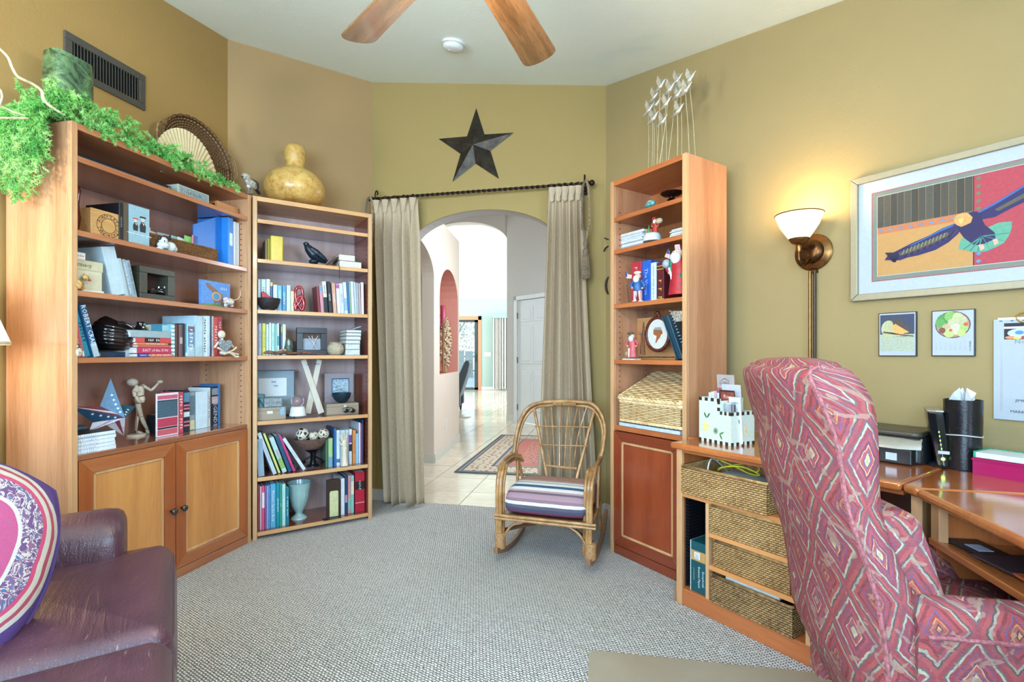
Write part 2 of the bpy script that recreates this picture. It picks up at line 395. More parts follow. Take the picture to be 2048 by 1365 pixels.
for i in range(-5, 6):
    for j in range(-2, 12):
        c = t0 + tu * (.45 * i) + tv * (s0 + .45 * j)
        cc = c + tu * .225 + tv * .225
        if cc.y > 9.1: continue
        u_, v_ = (Vector((cc.x, cc.y, 0)) - WA.o).dot(WA.u), (Vector((cc.x, cc.y, 0)) - WA.o).dot(WA.v)
        if v_ < .0 or abs(cc.x + .15) > 1.1 + cc.y * .02: continue
        if v_ < .33:  # cut tiles along the carpet edge
            poly = [c, c + tu * .45, c + tu * .45 + tv * .45, c + tv * .45]; out = []
            for a in range(4):
                p, q = poly[a], poly[(a + 1) % 4]; fp = (p - WA.o.xy).dot(WA.v.xy) - .004; fq = (q - WA.o.xy).dot(WA.v.xy) - .004
                if fp >= 0: out.append(p)
                if fp * fq < 0: out.append(p + (q - p) * (fp / (fp - fq)))
            if len(out) < 3: continue
            ctr = sum(out, Vector((0, 0))) / len(out); out = [p + (ctr - p).normalized() * .004 for p in out]
            mm = M(); mm.slab([(p.x, p.y) for p in out], -.01, 0); mm.obj('tile', TILE, HF); continue
        if tile0 is None: o = tm.obj('tile', TILE, HF); tile0 = o
        else: o = tile0.copy(); C.objects.link(o)
        o.location = (c.x, c.y, random.uniform(-.0006, .0006)); o.rotation_euler = (0, 0, -th)
# strip of tile under the curtain line
HW = Fr(-.824, 5.28, 5.0)
zc = 3.6
def niche_arch(u0, u1, z0, zsp, r, n=14):
    c = (u0 + u1) / 2; h = (u1 - u0) / 2; return [(u0, z0), (u0, zsp)] + arch_pts(c, h, zsp, r, n)[::-1][1:-1] + [(u1, zsp), (u1, z0)]
m = M()
op = [(p[0], p[1]) for p in arch_pts(-.69, .69, 1.97, .28, 20)[::-1] if p[0] > -1.1]
m.plate([(-1.12, 2.17)] + op + [(0, -.01), (.26, -.01), (.26, 2.65), (-1.12, 2.65)], 0, .13)
NA = niche_arch(.26, 1.30, .926, 1.80, .37)
m.plate([(.26, -.01), (1.30, -.01), (1.30, .926), (.26, .926)], 0, .13)
m.plate([(.26, 1.80)] + NA[1:-1] + [(1.30, 2.65), (.26, 2.65)], 0, .13)
m.plate([(1.30, -.01), (1.375, -.01), (1.375, 2.65), (1.30, 2.65)], 0, .5)
m.box(.2, .238, .13, .45, 0, 2.65)
struct(m, 'wall_hall_left', HALLW, loc=HW.o, rz=HW.rz)
m = M(); m.plate([(.24, .8), (1.32, .8), (1.32, 2.4), (.24, 2.4)], .40, .43)
m.plate([(.24, .9), (.26, .926)] + NA[1:-1] + [(1.30, .926), (1.32, .9), (1.32, 2.3), (.24, 2.3)], .13, .40); m.box(.26, 1.30, .001, .40, .9, .9285)
NI = [(x + (.003 if x < .78 else -.003), z) for x, z in NA]; m.grid([[(x, y, z) for x, z in NI] for y in (.0005, .4)])
struct(m, 'niche', CORAL, loc=HW.o, rz=HW.rz)
base('baseboard_hall', HW, 0, 1.375, .1)
fj = Fr(*HW.P(0, 0).xy, 275); base('baseboard_jamb', Fr(HW.P(0, .13).x, HW.P(0, .13).y, 95), 0, .13, .1)
# corridor wall seen through that side opening
m = M(); m.box(-2.9, -2.8, 3.4, 7.2, -.01, 3.6); m.box(-2.9, -1.0, 7.1, 7.2, -.01, 3.6); struct(m, 'wall_corridor', HALLW)
# header with an arch in front of the great room, and the diagonal door wall
HH = Fr(-3.6, 9.3, 98.5); lh = (Vector((-.09, 8.7, 0)) - HH.o).dot(HH.u)
m = M(); zt = 4.0; hp = arch_pts(lh - .79, .79, 3.12, .38, 20)
m.plate([(-.0, -.01), (lh - 1.58, -.01)] + hp[::-1] + [(lh, zt), (0, zt)], 0, .15); struct(m, 'wall_hall_header', HALLG, loc=HH.o, rz=HH.rz)
HD = Fr(-.09, 8.7, 141.0)
dz = 2.06; du0 = HD.px(1034, 700)[0]; du1 = du0 + .82
m = M(); m.plate([(0, -.01), (du0, -.01), (du0, dz), (du1, dz), (du1, -.01), (3.2, -.01), (3.2, zt), (0, zt)], 0, .14)
struct(m, 'wall_hall_right', HALLG, loc=HD.o, rz=HD.rz)
base('baseboard_door', HD, .0, du0 - .07, .1)
m = M()
for a, b, c, d in ((du0 - .07, du0, 0, dz + .07), (du1, du1 + .07, 0, dz + .07), (du0 - .07, du1 + .07, dz, dz + .07)): m.plate([(a, c), (b, c), (b, d), (a, d)], -.018, .12)
struct(m, 'trim_1', WHITE, loc=HD.o, rz=HD.rz, bevel=.004)
m = M(); m.box(0, .82, .012, .045, .012, dz - .004)
door = struct(m, 'door_1', WHITE, loc=HD.P(du0, 0), rz=HD.rz)
rw = [(.10, .37), (.45, .72)]
for (a, b) in rw:
    for (c, d) in ((.22, .86), (1.0, 1.60), (1.70, 1.93)):
        q = M(); q.box(a - .012, b + .012, .004, .014, c - .012, d + .012); pn = q.obj('door_panel', WHITE, door, bevel=.005)
        q = M(); q.box(a + .035, b - .035, -.002, .008, c + .035, d - .035); q.obj('raised_field', WHITE, pn, bevel=.006)
for z in (.25, 1.05, 1.8):
    q = M(); q.box(-.012, .012, -.004, .02, z - .05, z + .05); q.obj('hinge', pm('#77736c', .35, 1), door)
q = M(); q.lathe([(.012, 0), (.012, .03), (.03, .04), (.032, .055), (.02, .068)], 14, T=TR((.75, .012, .98), rx=pi / 2)); q.obj('door_knob', pm('#a8a49a', .3, 1), door, smooth=True)
# hall ceiling, outer walls
m = M(); m.slab([(-6, 3.9), (3, 3.6), (3, 9.2), (-6, 9.9)], 3.6, 3.7); struct(m, 'ceiling_hall', HALLG)
m = M(); m.box(1.3, 1.42, 3.45, 8.2, -.01, 3.7); struct(m, 'wall_hall_far_right', HALLW)
m = M(); m.box(-6.1, -6, 3.9, 17.2, -.01, 6); struct(m, 'wall_great_left', TEAL)
m = M(); m.plate([(-6, -.01), (-3.0, -.01), (-3.0, 2.24), (-1.06, 2.24), (-1.06, -.01), (4, -.01), (4, 2.92), (-6, 2.92)], 16.0, 16.15); struct(m, 'wall_great_far', TEAL)
m = M(); m.box(4, 4.1, 6, 16.2, -.01, 6); struct(m, 'wall_great_right', TEAL)
m = M(); vs = [(-6.1, 16.2, 2.88), (4.1, 16.2, 2.88), (4.1, 8.2, 4.4), (-6.1, 8.2, 4.4)]; vs += [(x, y, z + .1) for x, y, z in vs]
m.add(vs, [(0, 1, 2, 3), (7, 6, 5, 4), (0, 3, 7, 4), (1, 0, 4, 5), (2, 1, 5, 6), (3, 2, 6, 7)]); struct(m, 'ceiling_great', pm('#e6e8e4', .8, 0, .01))
m = M(); m.box(-6, 4, 15.985, 16, 0, .1); 
m = M(); m.box(-.98, 4, 15.985, 16, 0, .1); struct(m, 'baseboard_far', WHITE)
# sliding glass door
m = M(); sal = pm('#c98a6a', .5)
for a, b, c, d in ((-1.08, -.98, 0, 2.36), (-3.1, -3.0, 0, 2.36), (-3.1, -.98, 2.24, 2.36)): m.plate([(a, c), (b, c), (b, d), (a, d)], 15.97, 16.1)
struct(m, 'trim_2', sal)
m = M()
for a, b in ((-1.2, -1.08), (-2.07, -1.99), (-3.0, -2.92)): m.box(a, b, 16.05, 16.1, 0, 2.24)
m.box(-3.0, -1.08, 16.05, 16.1, 0, .07); m.box(-3.0, -1.08, 16.05, 16.1, 2.17, 2.24)
d2 = struct(m, 'door_2', pm('#3d4a4a', .4))
gl = NT('clear_glass'); tr = gl.add('ShaderNodeBsdfTransparent'); gs = gl.add('ShaderNodeBsdfGlossy'); gs.inputs['Roughness'].default_value = .02; mx = gl.add('ShaderNodeMixShader'); mx.inputs[0].default_value = .06
tr.inputs[0].default_value = (.93, .97, .97, 1); gl.link(tr.outputs[0], mx.inputs[1]); gl.link(gs.outputs[0], mx.inputs[2]); gl.link(mx.outputs[0], gl.n['Material Output'].inputs['Surface']); GLASS = gl.m
q = M(); q.box(-2.95, -1.18, 16.07, 16.08, .05, 2.2); q.obj('glass_pane', GLASS, d2)
q = M(); q.box(-1.17, -1.15, 16.02, 16.05, .9, 1.15); q.obj('door_handle', pm('#20282a', .3), d2)
# outside
def grass():
    t = NT('pale_gravel_yard'); n = t.noise(t.coord(), 3, 5); return t.out(t.ramp(n, [(.3, '#c9c3b3'), (.7, '#e2dccd')]), .9)
m = M(); m.slab([(-12, 16.2), (8, 16.2), (8, 30), (-12, 30)], -.12, -.02); struct(m, 'ground', grass())
fence = thing('garden_fence', 'pale weathered fence across the yard beyond the sliding glass door', 'fence', (-5, 24.5, -.02))
for i in range(16):
    q = M(); q.box(i * .45, i * .45 + .4, 0, .03, 0, 1.3 + .02 * (i % 3)); q.obj('board', pm('#b3b6ad', .8, 0, .1), fence)
q = M(); q.box(0, 7.2, .03, .07, .3, .38); q.box(0, 7.2, .03, .07, 1.0, 1.08); q.obj('rail', pm('#a2a59c', .8), fence)
bush = thing('desert_tree', 'leafy desert tree filling the yard view beyond the glass door', 'tree', (-2.9, 20.2, -.02))
q = M()
for k in range(5):
    a = k * 1.3; q.tube(interp([(0, 0, 0), (.15 * cos(a), .15 * sin(a), .8), (.6 * cos(a), .6 * sin(a), 1.8), (1.1 * cos(a), 1.1 * sin(a), 2.6)], 4), [.07 - .004 * i for i in range(13)], 6)
q.obj('trunk', pm('#b8b0a4', .8), bush)
q = M()
for k in range(2600):
    a = random.uniform(0, 2 * pi); r = random.uniform(.1, 1.7); z = random.gauss(2.0, .6); c = Vector((r * cos(a), r * sin(a), max(.3, z)))
    d = Vector((random.uniform(-1, 1), random.uniform(-1, 1), random.uniform(-1, 1))).normalized() * .07; e = d.cross(Vector((0, .3, 1))).normalized() * .025
    q.add([c - d, c + e, c + d, c - e], [(0, 1, 2, 3)])
fo = q.obj('foliage', pm('#c4d0bc', .7, 0, .15), bush); fo['kind'] = 'stuff'
# ================================================================== bookcases
PIN = pm('#d9b48c', .4)
def pins(par, side, w, d, zs):
    q = M()
    for v in (.05, d - .06):
        for z in zs: q.box(side - .002, side + .002, v - .003, v + .003, z - .003, z + .003)
    o = q.obj('shelf_pin_holes', pm('#5c3220', .6), par); o['kind'] = 'stuff'
def carcass(name, label, fr, w, h, d, shelves, mats, th=.02, top_over=0, base_h=.045, back=WBACK, group=None):
    t = thing(name, label, 'bookcase', fr.o, fr.rz, group)
    ez, ex, side, sh = mats
    for x in (0, w - .025):
        q = M(); q.box(x, x + .025, .018, d, 0, h); q.obj('side_panel', side, t, bevel=.001, segs=1)
        q = M(); q.box(x, x + .025, 0, .018, 0, h); q.obj('face_edge', ez, t, bevel=.002)
    q = M(); q.box(.025, w - .025, d - .008, d, 0.0, h - .02); q.obj('back_panel', back, t)
    q = M(); q.box(.025, w - .025, .002, d, h - .028, h); q.obj('top_panel', ex, t, bevel=.0015)
    for z in shelves:
        q = M(); q.box(.027, w - .027, .014, d - .012, z - .022, z); s = q.obj('shelf', sh, t, bevel=.001, segs=1)
        q = M(); q.box(.027, w - .027, .004, .014, z - .024, z); q.obj('shelf_edge', ex, s, bevel=.002)
    pins(t, .026, w, d, [h * .06 + .032 * k for k in range(int(h * .88 / .032))]); pins(t, w - .026, w, d, [h * .06 + .032 * k for k in range(int(h * .88 / .032))])
    return t
W1, H1, D1 = 1.02, 2.13, .364
ZS1 = dict(A=1.992, B=1.68, C=1.425, D=1.141, K=.727)
SHINYX = wood('#8e5438', '#a86c48', 'x', .14, .9)
b1 = carcass('cabinet_bookcase', 'tall cherry bookcase with two cabinet doors below, against the left wall', B1, W1, H1, D1, [ZS1[k] for k in 'ABCD'], (WEDGE_Z, WX, WSIDE, SHINYX))
q = M(); q.box(.025, W1 - .025, .006, D1 - .01, ZS1['K'] - .024, ZS1['K']); q.obj('counter', SHINYX, b1, bevel=.002)
q = M(); q.box(.025, W1 - .025, .004, .03, 0, .045); q.obj('plinth', WX, b1, bevel=.002)
def door_panel(par, x0, x1, z0, z1, knob_x, knob_z, fr_m=WFRAME, fz=wood('#93491f', '#ad5f2c', 'z', .3, .4), pan=WPANEL, y=-.0, rail=.06, knob=True):
    d = M(); d.box(x0 + .01, x1 - .01, y + .008, y + .02, z0 + .01, z1 - .01); dr = d.obj('door', pan, par)
    for pl in ([(x0, z0), (x1, z0), (x1 - rail, z0 + rail), (x0 + rail, z0 + rail)], [(x0, z1), (x0 + rail, z1 - rail), (x1 - rail, z1 - rail), (x1, z1)]):
        q = M(); q.plate(pl, y, y + .02); q.obj('rail', fr_m, dr, bevel=.002)
    for pl in ([(x0, z0), (x0 + rail, z0 + rail), (x0 + rail, z1 - rail), (x0, z1)], [(x1, z0), (x1, z1), (x1 - rail, z1 - rail), (x1 - rail, z0 + rail)]):
        q = M(); q.plate(pl, y, y + .02); q.obj('stile', fz, dr, bevel=.002)
    r2 = rail + .014; q = M()
    for a in (x0 + rail, x1 - r2): q.box(a, a + .014, y + .004, y + .012, z0 + rail, z1 - rail)
    for a in (z0 + rail, z1 - r2): q.box(x0 + rail, x1 - rail, y + .004, y + .012, a, a + .014)
    q.obj('panel_bead', WEDGE_Z, dr, bevel=.003)
    if knob:
        k = M(); k.lathe([(.006, 0), (.006, .012), (.013, .018), (.0165, .024), (.015, .03), (.008, .0335), (.003, .034)], 18, T=TR((knob_x, y, knob_z), rx=pi / 2)); k.obj('knob', pm('#5d5f62', .35, 1, .1), dr, smooth=True)
    return dr
mid = B1.px(352, 1000, 0)[0]; kz = B1.px(357, 1018, 0)[1]
door_panel(b1, .03, mid - .002, .05, ZS1['K'] - .0255, mid - .03, kz); door_panel(b1, mid + .002, W1 - .03, .05, ZS1['K'] - .0255, mid + .03, kz)
WE2Z = wood('#c29468', '#dbb080', 'z', .4, .15); WE2X = wood('#c8915c', '#dfae78', 'x', .4, .15)
W2, H2, D2 = .747, 2.135, .34
ZS2 = dict(A=1.996, B=1.749, C=1.432, D=1.147, E=.735, F=.385, G=.045)
b2 = carcass('open_bookcase', 'tall open cherry bookcase with pale shelf edges, left of the curtained arch', B2, W2, H2, D2, [ZS2[k] for k in 'ABCDEF'] + [.045], (WE2Z, WE2X, wood('#6d3626', '#84452f', 'z', .3, .5), wood('#74392a', '#8c4a36', 'x', .14, .9)), back=wood('#a68a84', '#baa09c', 'z', .45, .1))
W3, H3, D3 = .53, 2.16, .335
ZS3 = dict(A=1.947, B=1.759, C=1.444, D=1.123, K=.745)
b3 = carcass('tower_bookcase', 'narrow tall cherry bookcase with one door, right of the arch', TW, W3, H3, D3, [ZS3[k] for k in 'ABCD'], (WEDGE_Z, wood('#a65a30', '#c4753f', 'x', .35, .3), wood('#a8704e', '#c58e68', 'z', .4, .25), wood('#8c4626', '#a65a34', 'x', .25, .6)), back=wood('#93582f', '#a86c40', 'z', .4, .2))
q = M(); q.box(.025, W3 - .025, .006, D3 - .01, ZS3['K'] - .03, ZS3['K']); q.obj('counter', wood('#a65a30', '#c4753f', 'x', .35, .3), b3, bevel=.002)
q = M(); q.box(.025, W3 - .025, .004, .03, 0, .05); q.obj('plinth', TDOORX, b3, bevel=.002)
door_panel(b3, .028, W3 - .028, .055, ZS3['K'] - .035, 0, 0, TDOORX, TDOOR, TDOOR, rail=.055, knob=False)

# ================================================================== desk along the right wall
DH = .745
UL = .87                                   # length of the straight unit before the corner piece
ud = {k: DK.px(x, y)[0] for k, (x, y) in dict(div0=(1410, 1100), div1=(1416.5, 1100), r0=(1610, 1255), r1=(1620, 1262), b1r=(1541, 1011)).items()}
zd = {k: DK.px(x, y)[1] for k, (x, y) in dict(s1=(1360, 984), s2=(1417, 1066), s3=(1417, 1131), bot=(1358, 1174), ap=(1360, 905)).items()}
print('desk', ud, zd)
t = thing('desk_cabinet', 'cherry desk unit with open cubbies holding woven baskets, beside the tower', 'desk', DK.o, DK.rz)
DW = wood('#a3582e', '#c0703c', 'x', .3, .45); DWZ = wood('#9c5228', '#b96a38', 'z', .3, .45); DIN = wood('#5e2f1c', '#75402a', 'z', .4, .2)
q = M(); q.box(-.012, UL, .02, .57, 0, zd['bot'] - .004); q.box(-.016, UL, .005, .02, 0, zd['bot'] - .012); q.obj('plinth', DW, t, bevel=.003)
q = M(); q.box(0, UL, .004, .57, zd['bot'] - .012, zd['bot']); q.obj('bottom_panel', DW, t, bevel=.002)
q = M(); q.box(-.004, .022, .02, .57, zd['bot'], DH - .031); q.obj('side_panel', DWZ, t)
q = M(); q.box(-.004, .026, 0, .02, 0.0, DH - .03); q.obj('face_edge', WEDGE_Z, t, bevel=.003)
q = M(); q.box(.022, UL, .55, .57, zd['bot'], DH - .03); q.obj('back_panel', DIN, t)
q = M(); q.box(.022, UL, .004, .03, zd['ap'], DH - .028); q.obj('apron', DW, t, bevel=.002)
q = M(); q.box(ud['div0'], ud['div1'], .002, .55, zd['bot'], zd['s1'] - .02); q.obj('divider', WEDGE_Z, t, bevel=.002)
q = M(); q.box(ud['r0'], ud['r1'], .002, .55, zd['bot'], DH - .03); q.obj('divider', WEDGE_Z, t, bevel=.002)
for nm, a in (('s1', .022), ('s2', ud['div1']), ('s3', ud['div1'])):
    q = M(); q.box(a, ud['r0'], .002, .55, zd[nm] - .02, zd[nm]); q.obj('shelf', wood('#c07a44', '#d89658', 'x', .35, .3), t, bevel=.002)
# desk top with rounded front edge
def top_slab(name, label, poly, group, front):
    q = M(); n = len(poly); c = sum((Vector(p) for p in poly), Vector((0, 0))) / n
    q.slab(poly, DH - .03, DH); o = q.obj(name, WTOP, None, bevel=.012, segs=3, label=label, cat='desktop', group=group); return o
A_ = lambda u, v: tuple(DK.P(u, v).xy)
e0 = A_(-.03, -.018); e1 = A_(UL, -.018); e2 = A_(UL, .60); e3 = A_(-.03, .6)
# top notched around the tower bookcase
tw = [(p - DK.o) for p in (TW.P(W3, 0), TW.P(W3, D3))]; tw = [(p.dot(DK.u), p.dot(DK.v)) for p in tw]; print('tower in desk frame', tw)
uu = max(tw[0][0], tw[1][0]) + .004
top_slab('desktop', 'glossy cherry desktop over the basket cubbies, holding the pear letter box', [e0, e1, e2, A_(uu, .6), A_(uu, tw[0][1] - .01), A_(-.03, tw[0][1] - .01)], None, 0)
RD = Fr(1.236, 1.532, 193.0)               # return desk: u towards the viewer
P1 = e1; R0 = tuple(RD.P(0, 0).xy); R0b = tuple(RD.P(0, .62).xy)
gp = .004
cz = [A_(UL + gp, -.018), R0, tuple(RD.P(-.004, .50).xy), tuple(WR.P(2.05, -.03).xy), A_(UL + gp, .60)]
top_slab('corner_desktop', 'wedge-shaped corner piece of the glossy cherry desktop under the modem', cz, None, 0)
top_slab('return_desktop', 'right-hand glossy cherry desktop running out of frame past the pink tray', [tuple(RD.P(.005, 0).xy), tuple(RD.P(1.1, 0).xy), tuple(RD.P(1.1, .62).xy), tuple(RD.P(.005, .50).xy)], None, 0)
# supports of the corner and return desk
t = thing('desk_pedestal', 'cherry base under the right-hand desktop with an open pencil shelf', 'desk base', RD.o, RD.rz)
q = M(); q.box(.03, 1.09, .035, .55, DH - .155, DH - .14); q.box(.03, 1.09, .018, .035, DH - .158, DH - .137); q.obj('shelf', WTOP, t, bevel=.004)
for a in (.03, 1.07): q = M(); q.box(a, a + .02, .03, .5, 0, DH - .03); q.obj('side_panel', DWZ, t, bevel=.002)
q = M(); q.box(.03, .07, .025, .05, DH - .14, DH - .03); q.obj('post', WEDGE_Z, t, bevel=.002)
q = M(); q.box(.05, 1.07, .50, .52, .1, DH - .03); q.obj('back_panel', DIN, t)
t = thing('corner_pedestal', 'dark recess panel closing the desk under the corner piece', 'desk base', DK.P(UL + .02, 0), DK.rz)
q = M(); q.box(.0, .02, .02, .55, 0, DH - .03); q.obj('side_panel', DWZ, t); q = M(); q.box(.0, .03, .0, .04, DH - .2, DH - .03); q.obj('post', WEDGE_Z, t, bevel=.002)
# ================================================================== helpers for soft things
def rrect(x0, x1, y0, y1, r, n=6):
    out = []
    for cx_, cy_, a in ((x1 - r, y0 + r, -pi / 2), (x1 - r, y1 - r, 0), (x0 + r, y1 - r, pi / 2), (x0 + r, y0 + r, pi)):
        for k in range(n + 1): t = a + (pi / 2) * k / n; out.append((cx_ + r * cos(t), cy_ + r * sin(t)))
    return out
def puff(m, x0, x1, y0, y1, z0, z1, r, crown=0, rc=None, T=None, bulge=0):
    rc = rc or r * 1.2; rows = []
    def ring(ins, z, b=0): return [(x, y, z) for x, y in rrect(x0 + ins - b, x1 - ins + b, y0 + ins - b, y1 - ins + b, max(rc - ins + b, .004))]
    for k in (0.02, .3, .6): rows.append(ring(min(x1 - x0, y1 - y0) * .5 * (1 - k) * .9 + r, z0))
    for k in range(5): a = pi / 2 * k / 4; rows.append(ring(r - r * sin(a), z0 + r - r * cos(a)))
    for k in (1, 2, 3): f = k / 4; rows.append(ring(0, z0 + r + (z1 - z0 - 2 * r) * f, bulge * sin(pi * f)))
    for k in range(5): a = pi / 2 * k / 4; rows.append(ring(r - r * cos(a), z1 - r + r * sin(a)))
    w = min(x1 - x0, y1 - y0) * .5
    for f in (.25, .5, .75, .94): rows.append(ring(r + (w * .96 - r) * f, z1 + crown * sin(pi / 2 * f)))
    m.grid(rows, cu=True, cap=True, T=T); return m
def welt(m, x0, x1, y0, y1, z, r, rr=.004, T=None):
    m.tube([(x, y, z) for x, y in rrect(x0, x1, y0, y1, r)], rr, 6, closed=True, T=T)
# ================================================================== curtain rod, curtains, tassels
IRON = pm('#33261f', .45, .7, .15)
rz_ = 2.352; ul, ur = WA.px(746, 397, -.11)[0], WA.px(1178, 368, -.11)[0]
t = thing('curtain_rod', 'twisted dark iron curtain rod with scrolled brackets above the arch', 'curtain rod', WA.P(ul, -.11, rz_), WA.rz)
L = ur - ul; q = M()
N = 260
rows = []
for i in range(N + 1):
    x = L * i / N; a0_ = i / N * L * 2 * pi / .16
    rows.append([(x, (.0085 + .003 * cos(4 * (a - 0))) * cos(a + a0_), (.0085 + .003 * cos(4 * a)) * sin(a + a0_)) for a in [2 * pi * k / 12 for k in range(12)]])
q.grid(rows, cu=True, cap=True); q.obj('rod', IRON, t, smooth=True)
for x in (-.02, L + .02): q = M(); q.ball((x, 0, 0), .021, seg=12); q.lathe([(.015, -.018), (.019, -.01), (.015, 0)], 12, T=TR((x + (.02 if x < 0 else -.02), 0, 0), ry=pi / 2)); q.obj('finial', IRON, t, smooth=True)
for x in (.03, L - .03):
    q = M(); q.tube(interp([(x, .108, -.02), (x, .05, -.028), (x, 0, -.018), (x, -.022, .01), (x, -.012, .05), (x, .01, .06), (x, .02, .045), (x, .01, .033)], 5), .0055, 8)
    q.box(x - .012, x + .012, .104, .11, -.05, .03); q.tube([(x - .013, 0, -.02), (x + .013, 0, -.02)], .012, 10); q.obj('bracket', IRON, t, smooth=True)
def linen(c):
    tt = NT('linen_curtain'); co = tt.coord('UV'); n = tt.noise(co, 6, 4); w = tt.noise(tt.coord('UV', (260, 30, 1)), 1, 2); w2 = tt.noise(tt.coord('UV', (30, 260, 1)), 1, 2)
    f = tt.math('ADD', w, w2); c0 = lin(c); col = tt.ramp(f, [(.7, tuple(x * .84 for x in c0[:3]) + (1,)), (1.3, tuple(min(1, x * 1.12) for x in c0[:3]) + (1,))])
    tt.bump(f, .0008); return tt.out(col, .9, 0, 0, spec=.15)
LINEN = linen('#b3a086')
def curtain(label, group, tl, tr_, bl, br, ztop, zbot, n, ph, bow):
    t = thing('curtain', label, 'curtain', WA.P((tl + tr_) / 2, -.11, zbot), WA.rz, group); u0 = (tl + tr_) / 2
    NX, NZ = n * 14, 40; rows = []; uv = []
    for j in range(NZ + 1):
        f = j / NZ; z = (ztop - zbot) * f; lo = bl + (tl - bl) * (f ** bow); hi = br + (tr_ - br) * (f ** bow); row = []; ur_ = []
        pinch = min(1, max(0, (.97 - f) / .10)); amp = .012 + .03 * pinch * (1 - .2 * f)
        for i in range(NX + 1):
            s = i / NX; a = s * n * 2 * pi + ph
            wob = .25 * sin(2.3 * a + j * .05) + .3 * sin(.5 * a + 1 + j * .03)
            y = amp * (cos(a) + wob * (1 - f * .6)) ; x = lo + (hi - lo) * (s + .012 * sin(a * 1.0 + .8) * pinch)
            row.append((x - u0, y, z + (0.012 * sin(a * .5) if j == 0 else 0))); ur_.append((s * 1.2, z))
        rows.append(row); uv.append(ur_)
    q = M(); q.grid(rows, uvs=uv); o = q.obj('panel', LINEN, t, smooth=True)
    s = o.modifiers.new('thick', 'SOLIDIFY'); s.thickness = .0025
    # pinch pleats and hooks at the heading
    for k in range(n):
        x = tl + (tr_ - tl) * ((k + .5) / n) - u0
        q = M(); q.loops([[(x + .02 * cos(a) * w * (1 + .3 * cos(3 * a)), -.014 + .014 * sin(a) * w, z) for a in [2 * pi * i / 14 for i in range(14)]] for z, w in ((ztop - zbot - .10, .25), (ztop - zbot - .085, .75), (ztop - zbot - .07, .6), (ztop - zbot - .03, 1.0), (ztop - zbot + .002, 1.15))])
        q.obj('pinch_pleat', LINEN, t, smooth=True)
        q = M(); q.tube([(x + .014 * cos(a), 0, rz_ - zbot + .014 * sin(a)) for a in [2 * pi * i / 14 for i in range(14)]], .0022, 6, closed=True); q.obj('ring', IRON, t, smooth=True)
    return t
gq = 'curtains at the arch'
def wu(x, y, v=-.11): return WA.px(x, y, v)[0]
curtain('taupe linen curtain hanging straight at the left of the arch, beside the open bookcase', gq, wu(744, 410), wu(835, 402), wu(766, 1025), wu(846, 1018), rz_ - .02, .015, 5, .4, .9)
curtain('taupe linen curtain at the right of the arch, behind the rocking chair', gq, wu(1097, 380), wu(1163, 376), wu(1070, 1010), wu(1200, 1010), rz_ - .02, .015, 5, 2.0, .75)
ROPE = pm('#7c6a55', .7, .0, .3, .001, 200)
def twisted(m, path, r, pitch, T=None):
    P = interp(path, 14); L_ = 0
    for s in (0, pi):
        L_ = 0; out = []
        for i, p in enumerate(P):
            if i: L_ += (p - P[i - 1]).length
            a = L_ / pitch * 2 * pi + s; out.append(p + Vector((cos(a), sin(a), 0)) * r * .6)
        m.tube(out, r * .62, 6, T=T)
def tieback(label, x, long_, group='rope tiebacks on the rod ends'):
    t = thing('tieback_rope', label, 'tieback', WA.P(x, -.135, rz_), WA.rz, group)
    q = M(); twisted(q, [(.0, 0, .012), (-.022, -.015, -.05), (-.025, -.02, -.3), (-.01, -.02, -long_ + .08), (0, -.02, -long_)], .009, .035)
    q2 = M(); twisted(q2, [(.0, 0, .012), (.018, -.01, -.06), (.025, -.02, -.28), (.012, -.02, -long_ + .08), (0, -.02, -long_)], .009, .035)
    q.obj('rope', ROPE, t, smooth=True); q2.obj('rope', pm('#9b876b', .7, 0, .3, .001, 200), t, smooth=True)
    q = M(); z = -long_
    q.lathe([(.008, z + .03), (.016, z + .01), (.019, z - .005), (.013, z - .02), (.010, z - .035), (.021, z - .045), (.024, z - .06), (.02, z - .075), (.024, z - .085)], 14, T=TR((0, -.02, 0))); kn = q.obj('tassel_knot', ROPE, t, smooth=True)
    q = M()
    for k in range(46):
        a = k * 2.4; r = .024 * sqrt((k + .5) / 46); q.tube([(r * cos(a), r * sin(a) - .02, z - .08), (r * 1.15 * cos(a), r * 1.15 * sin(a) - .02, z - .15), (r * 1.25 * cos(a), r * 1.25 * sin(a) - .02, z - .245 + random.uniform(-.006, .006))], .0034, 5)
    f = q.obj('fringe', pm('#86745d', .8, 0, .2), t, smooth=True); f['kind'] = 'stuff'
tieback('striped rope tieback ending in a long tassel at the right end of the curtain rod', wu(1172, 380, -.135), .43)
tieback('rope tieback hanging in shadow between the bookcase and the left curtain', wu(742, 420, -.135) - .005, .6)

# ================================================================== barn star
cS = WA.px(945.7, 289, -.055)
tipp = [(952.5, 216.5), (1028, 265.3), (998, 358), (904.8, 364), (877, 277.8)]; inn = [(969, 269), (981, 302), (951, 327.6), (921, 308), (934, 272.8)]
o_ = WA.px(949, 290, -.012); q = M(); ring = []
for a, b in zip(tipp, inn): ring += [WA.px(*a, -.004), WA.px(*b, -.004)]
vs = [(cS[0] - o_[0], -.055, cS[1] - o_[1])] + [(u - o_[0], -.004, z - o_[1]) for u, z in ring] + [(0, -.002, 0)]
q.add(vs, [(0, (i + 1) % 10 + 1, i + 1) for i in range(10)] + [(11, i + 1, (i + 1) % 10 + 1) for i in range(10)])
st = NT('aged_tin'); n = st.noise(st.coord(), 14, 5, .7); st.bump(n, .002); STAR = st.out(st.ramp(n, [(.35, '#2a2420'), (.55, '#3d3830'), (.7, '#4e4538')]), .42, .6)
q.obj('barn_star', STAR, None, loc=WA.P(o_[0], 0, o_[1]), rz=WA.rz, label='dark metal five-pointed barn star on the wall above the arch', cat='wall star')

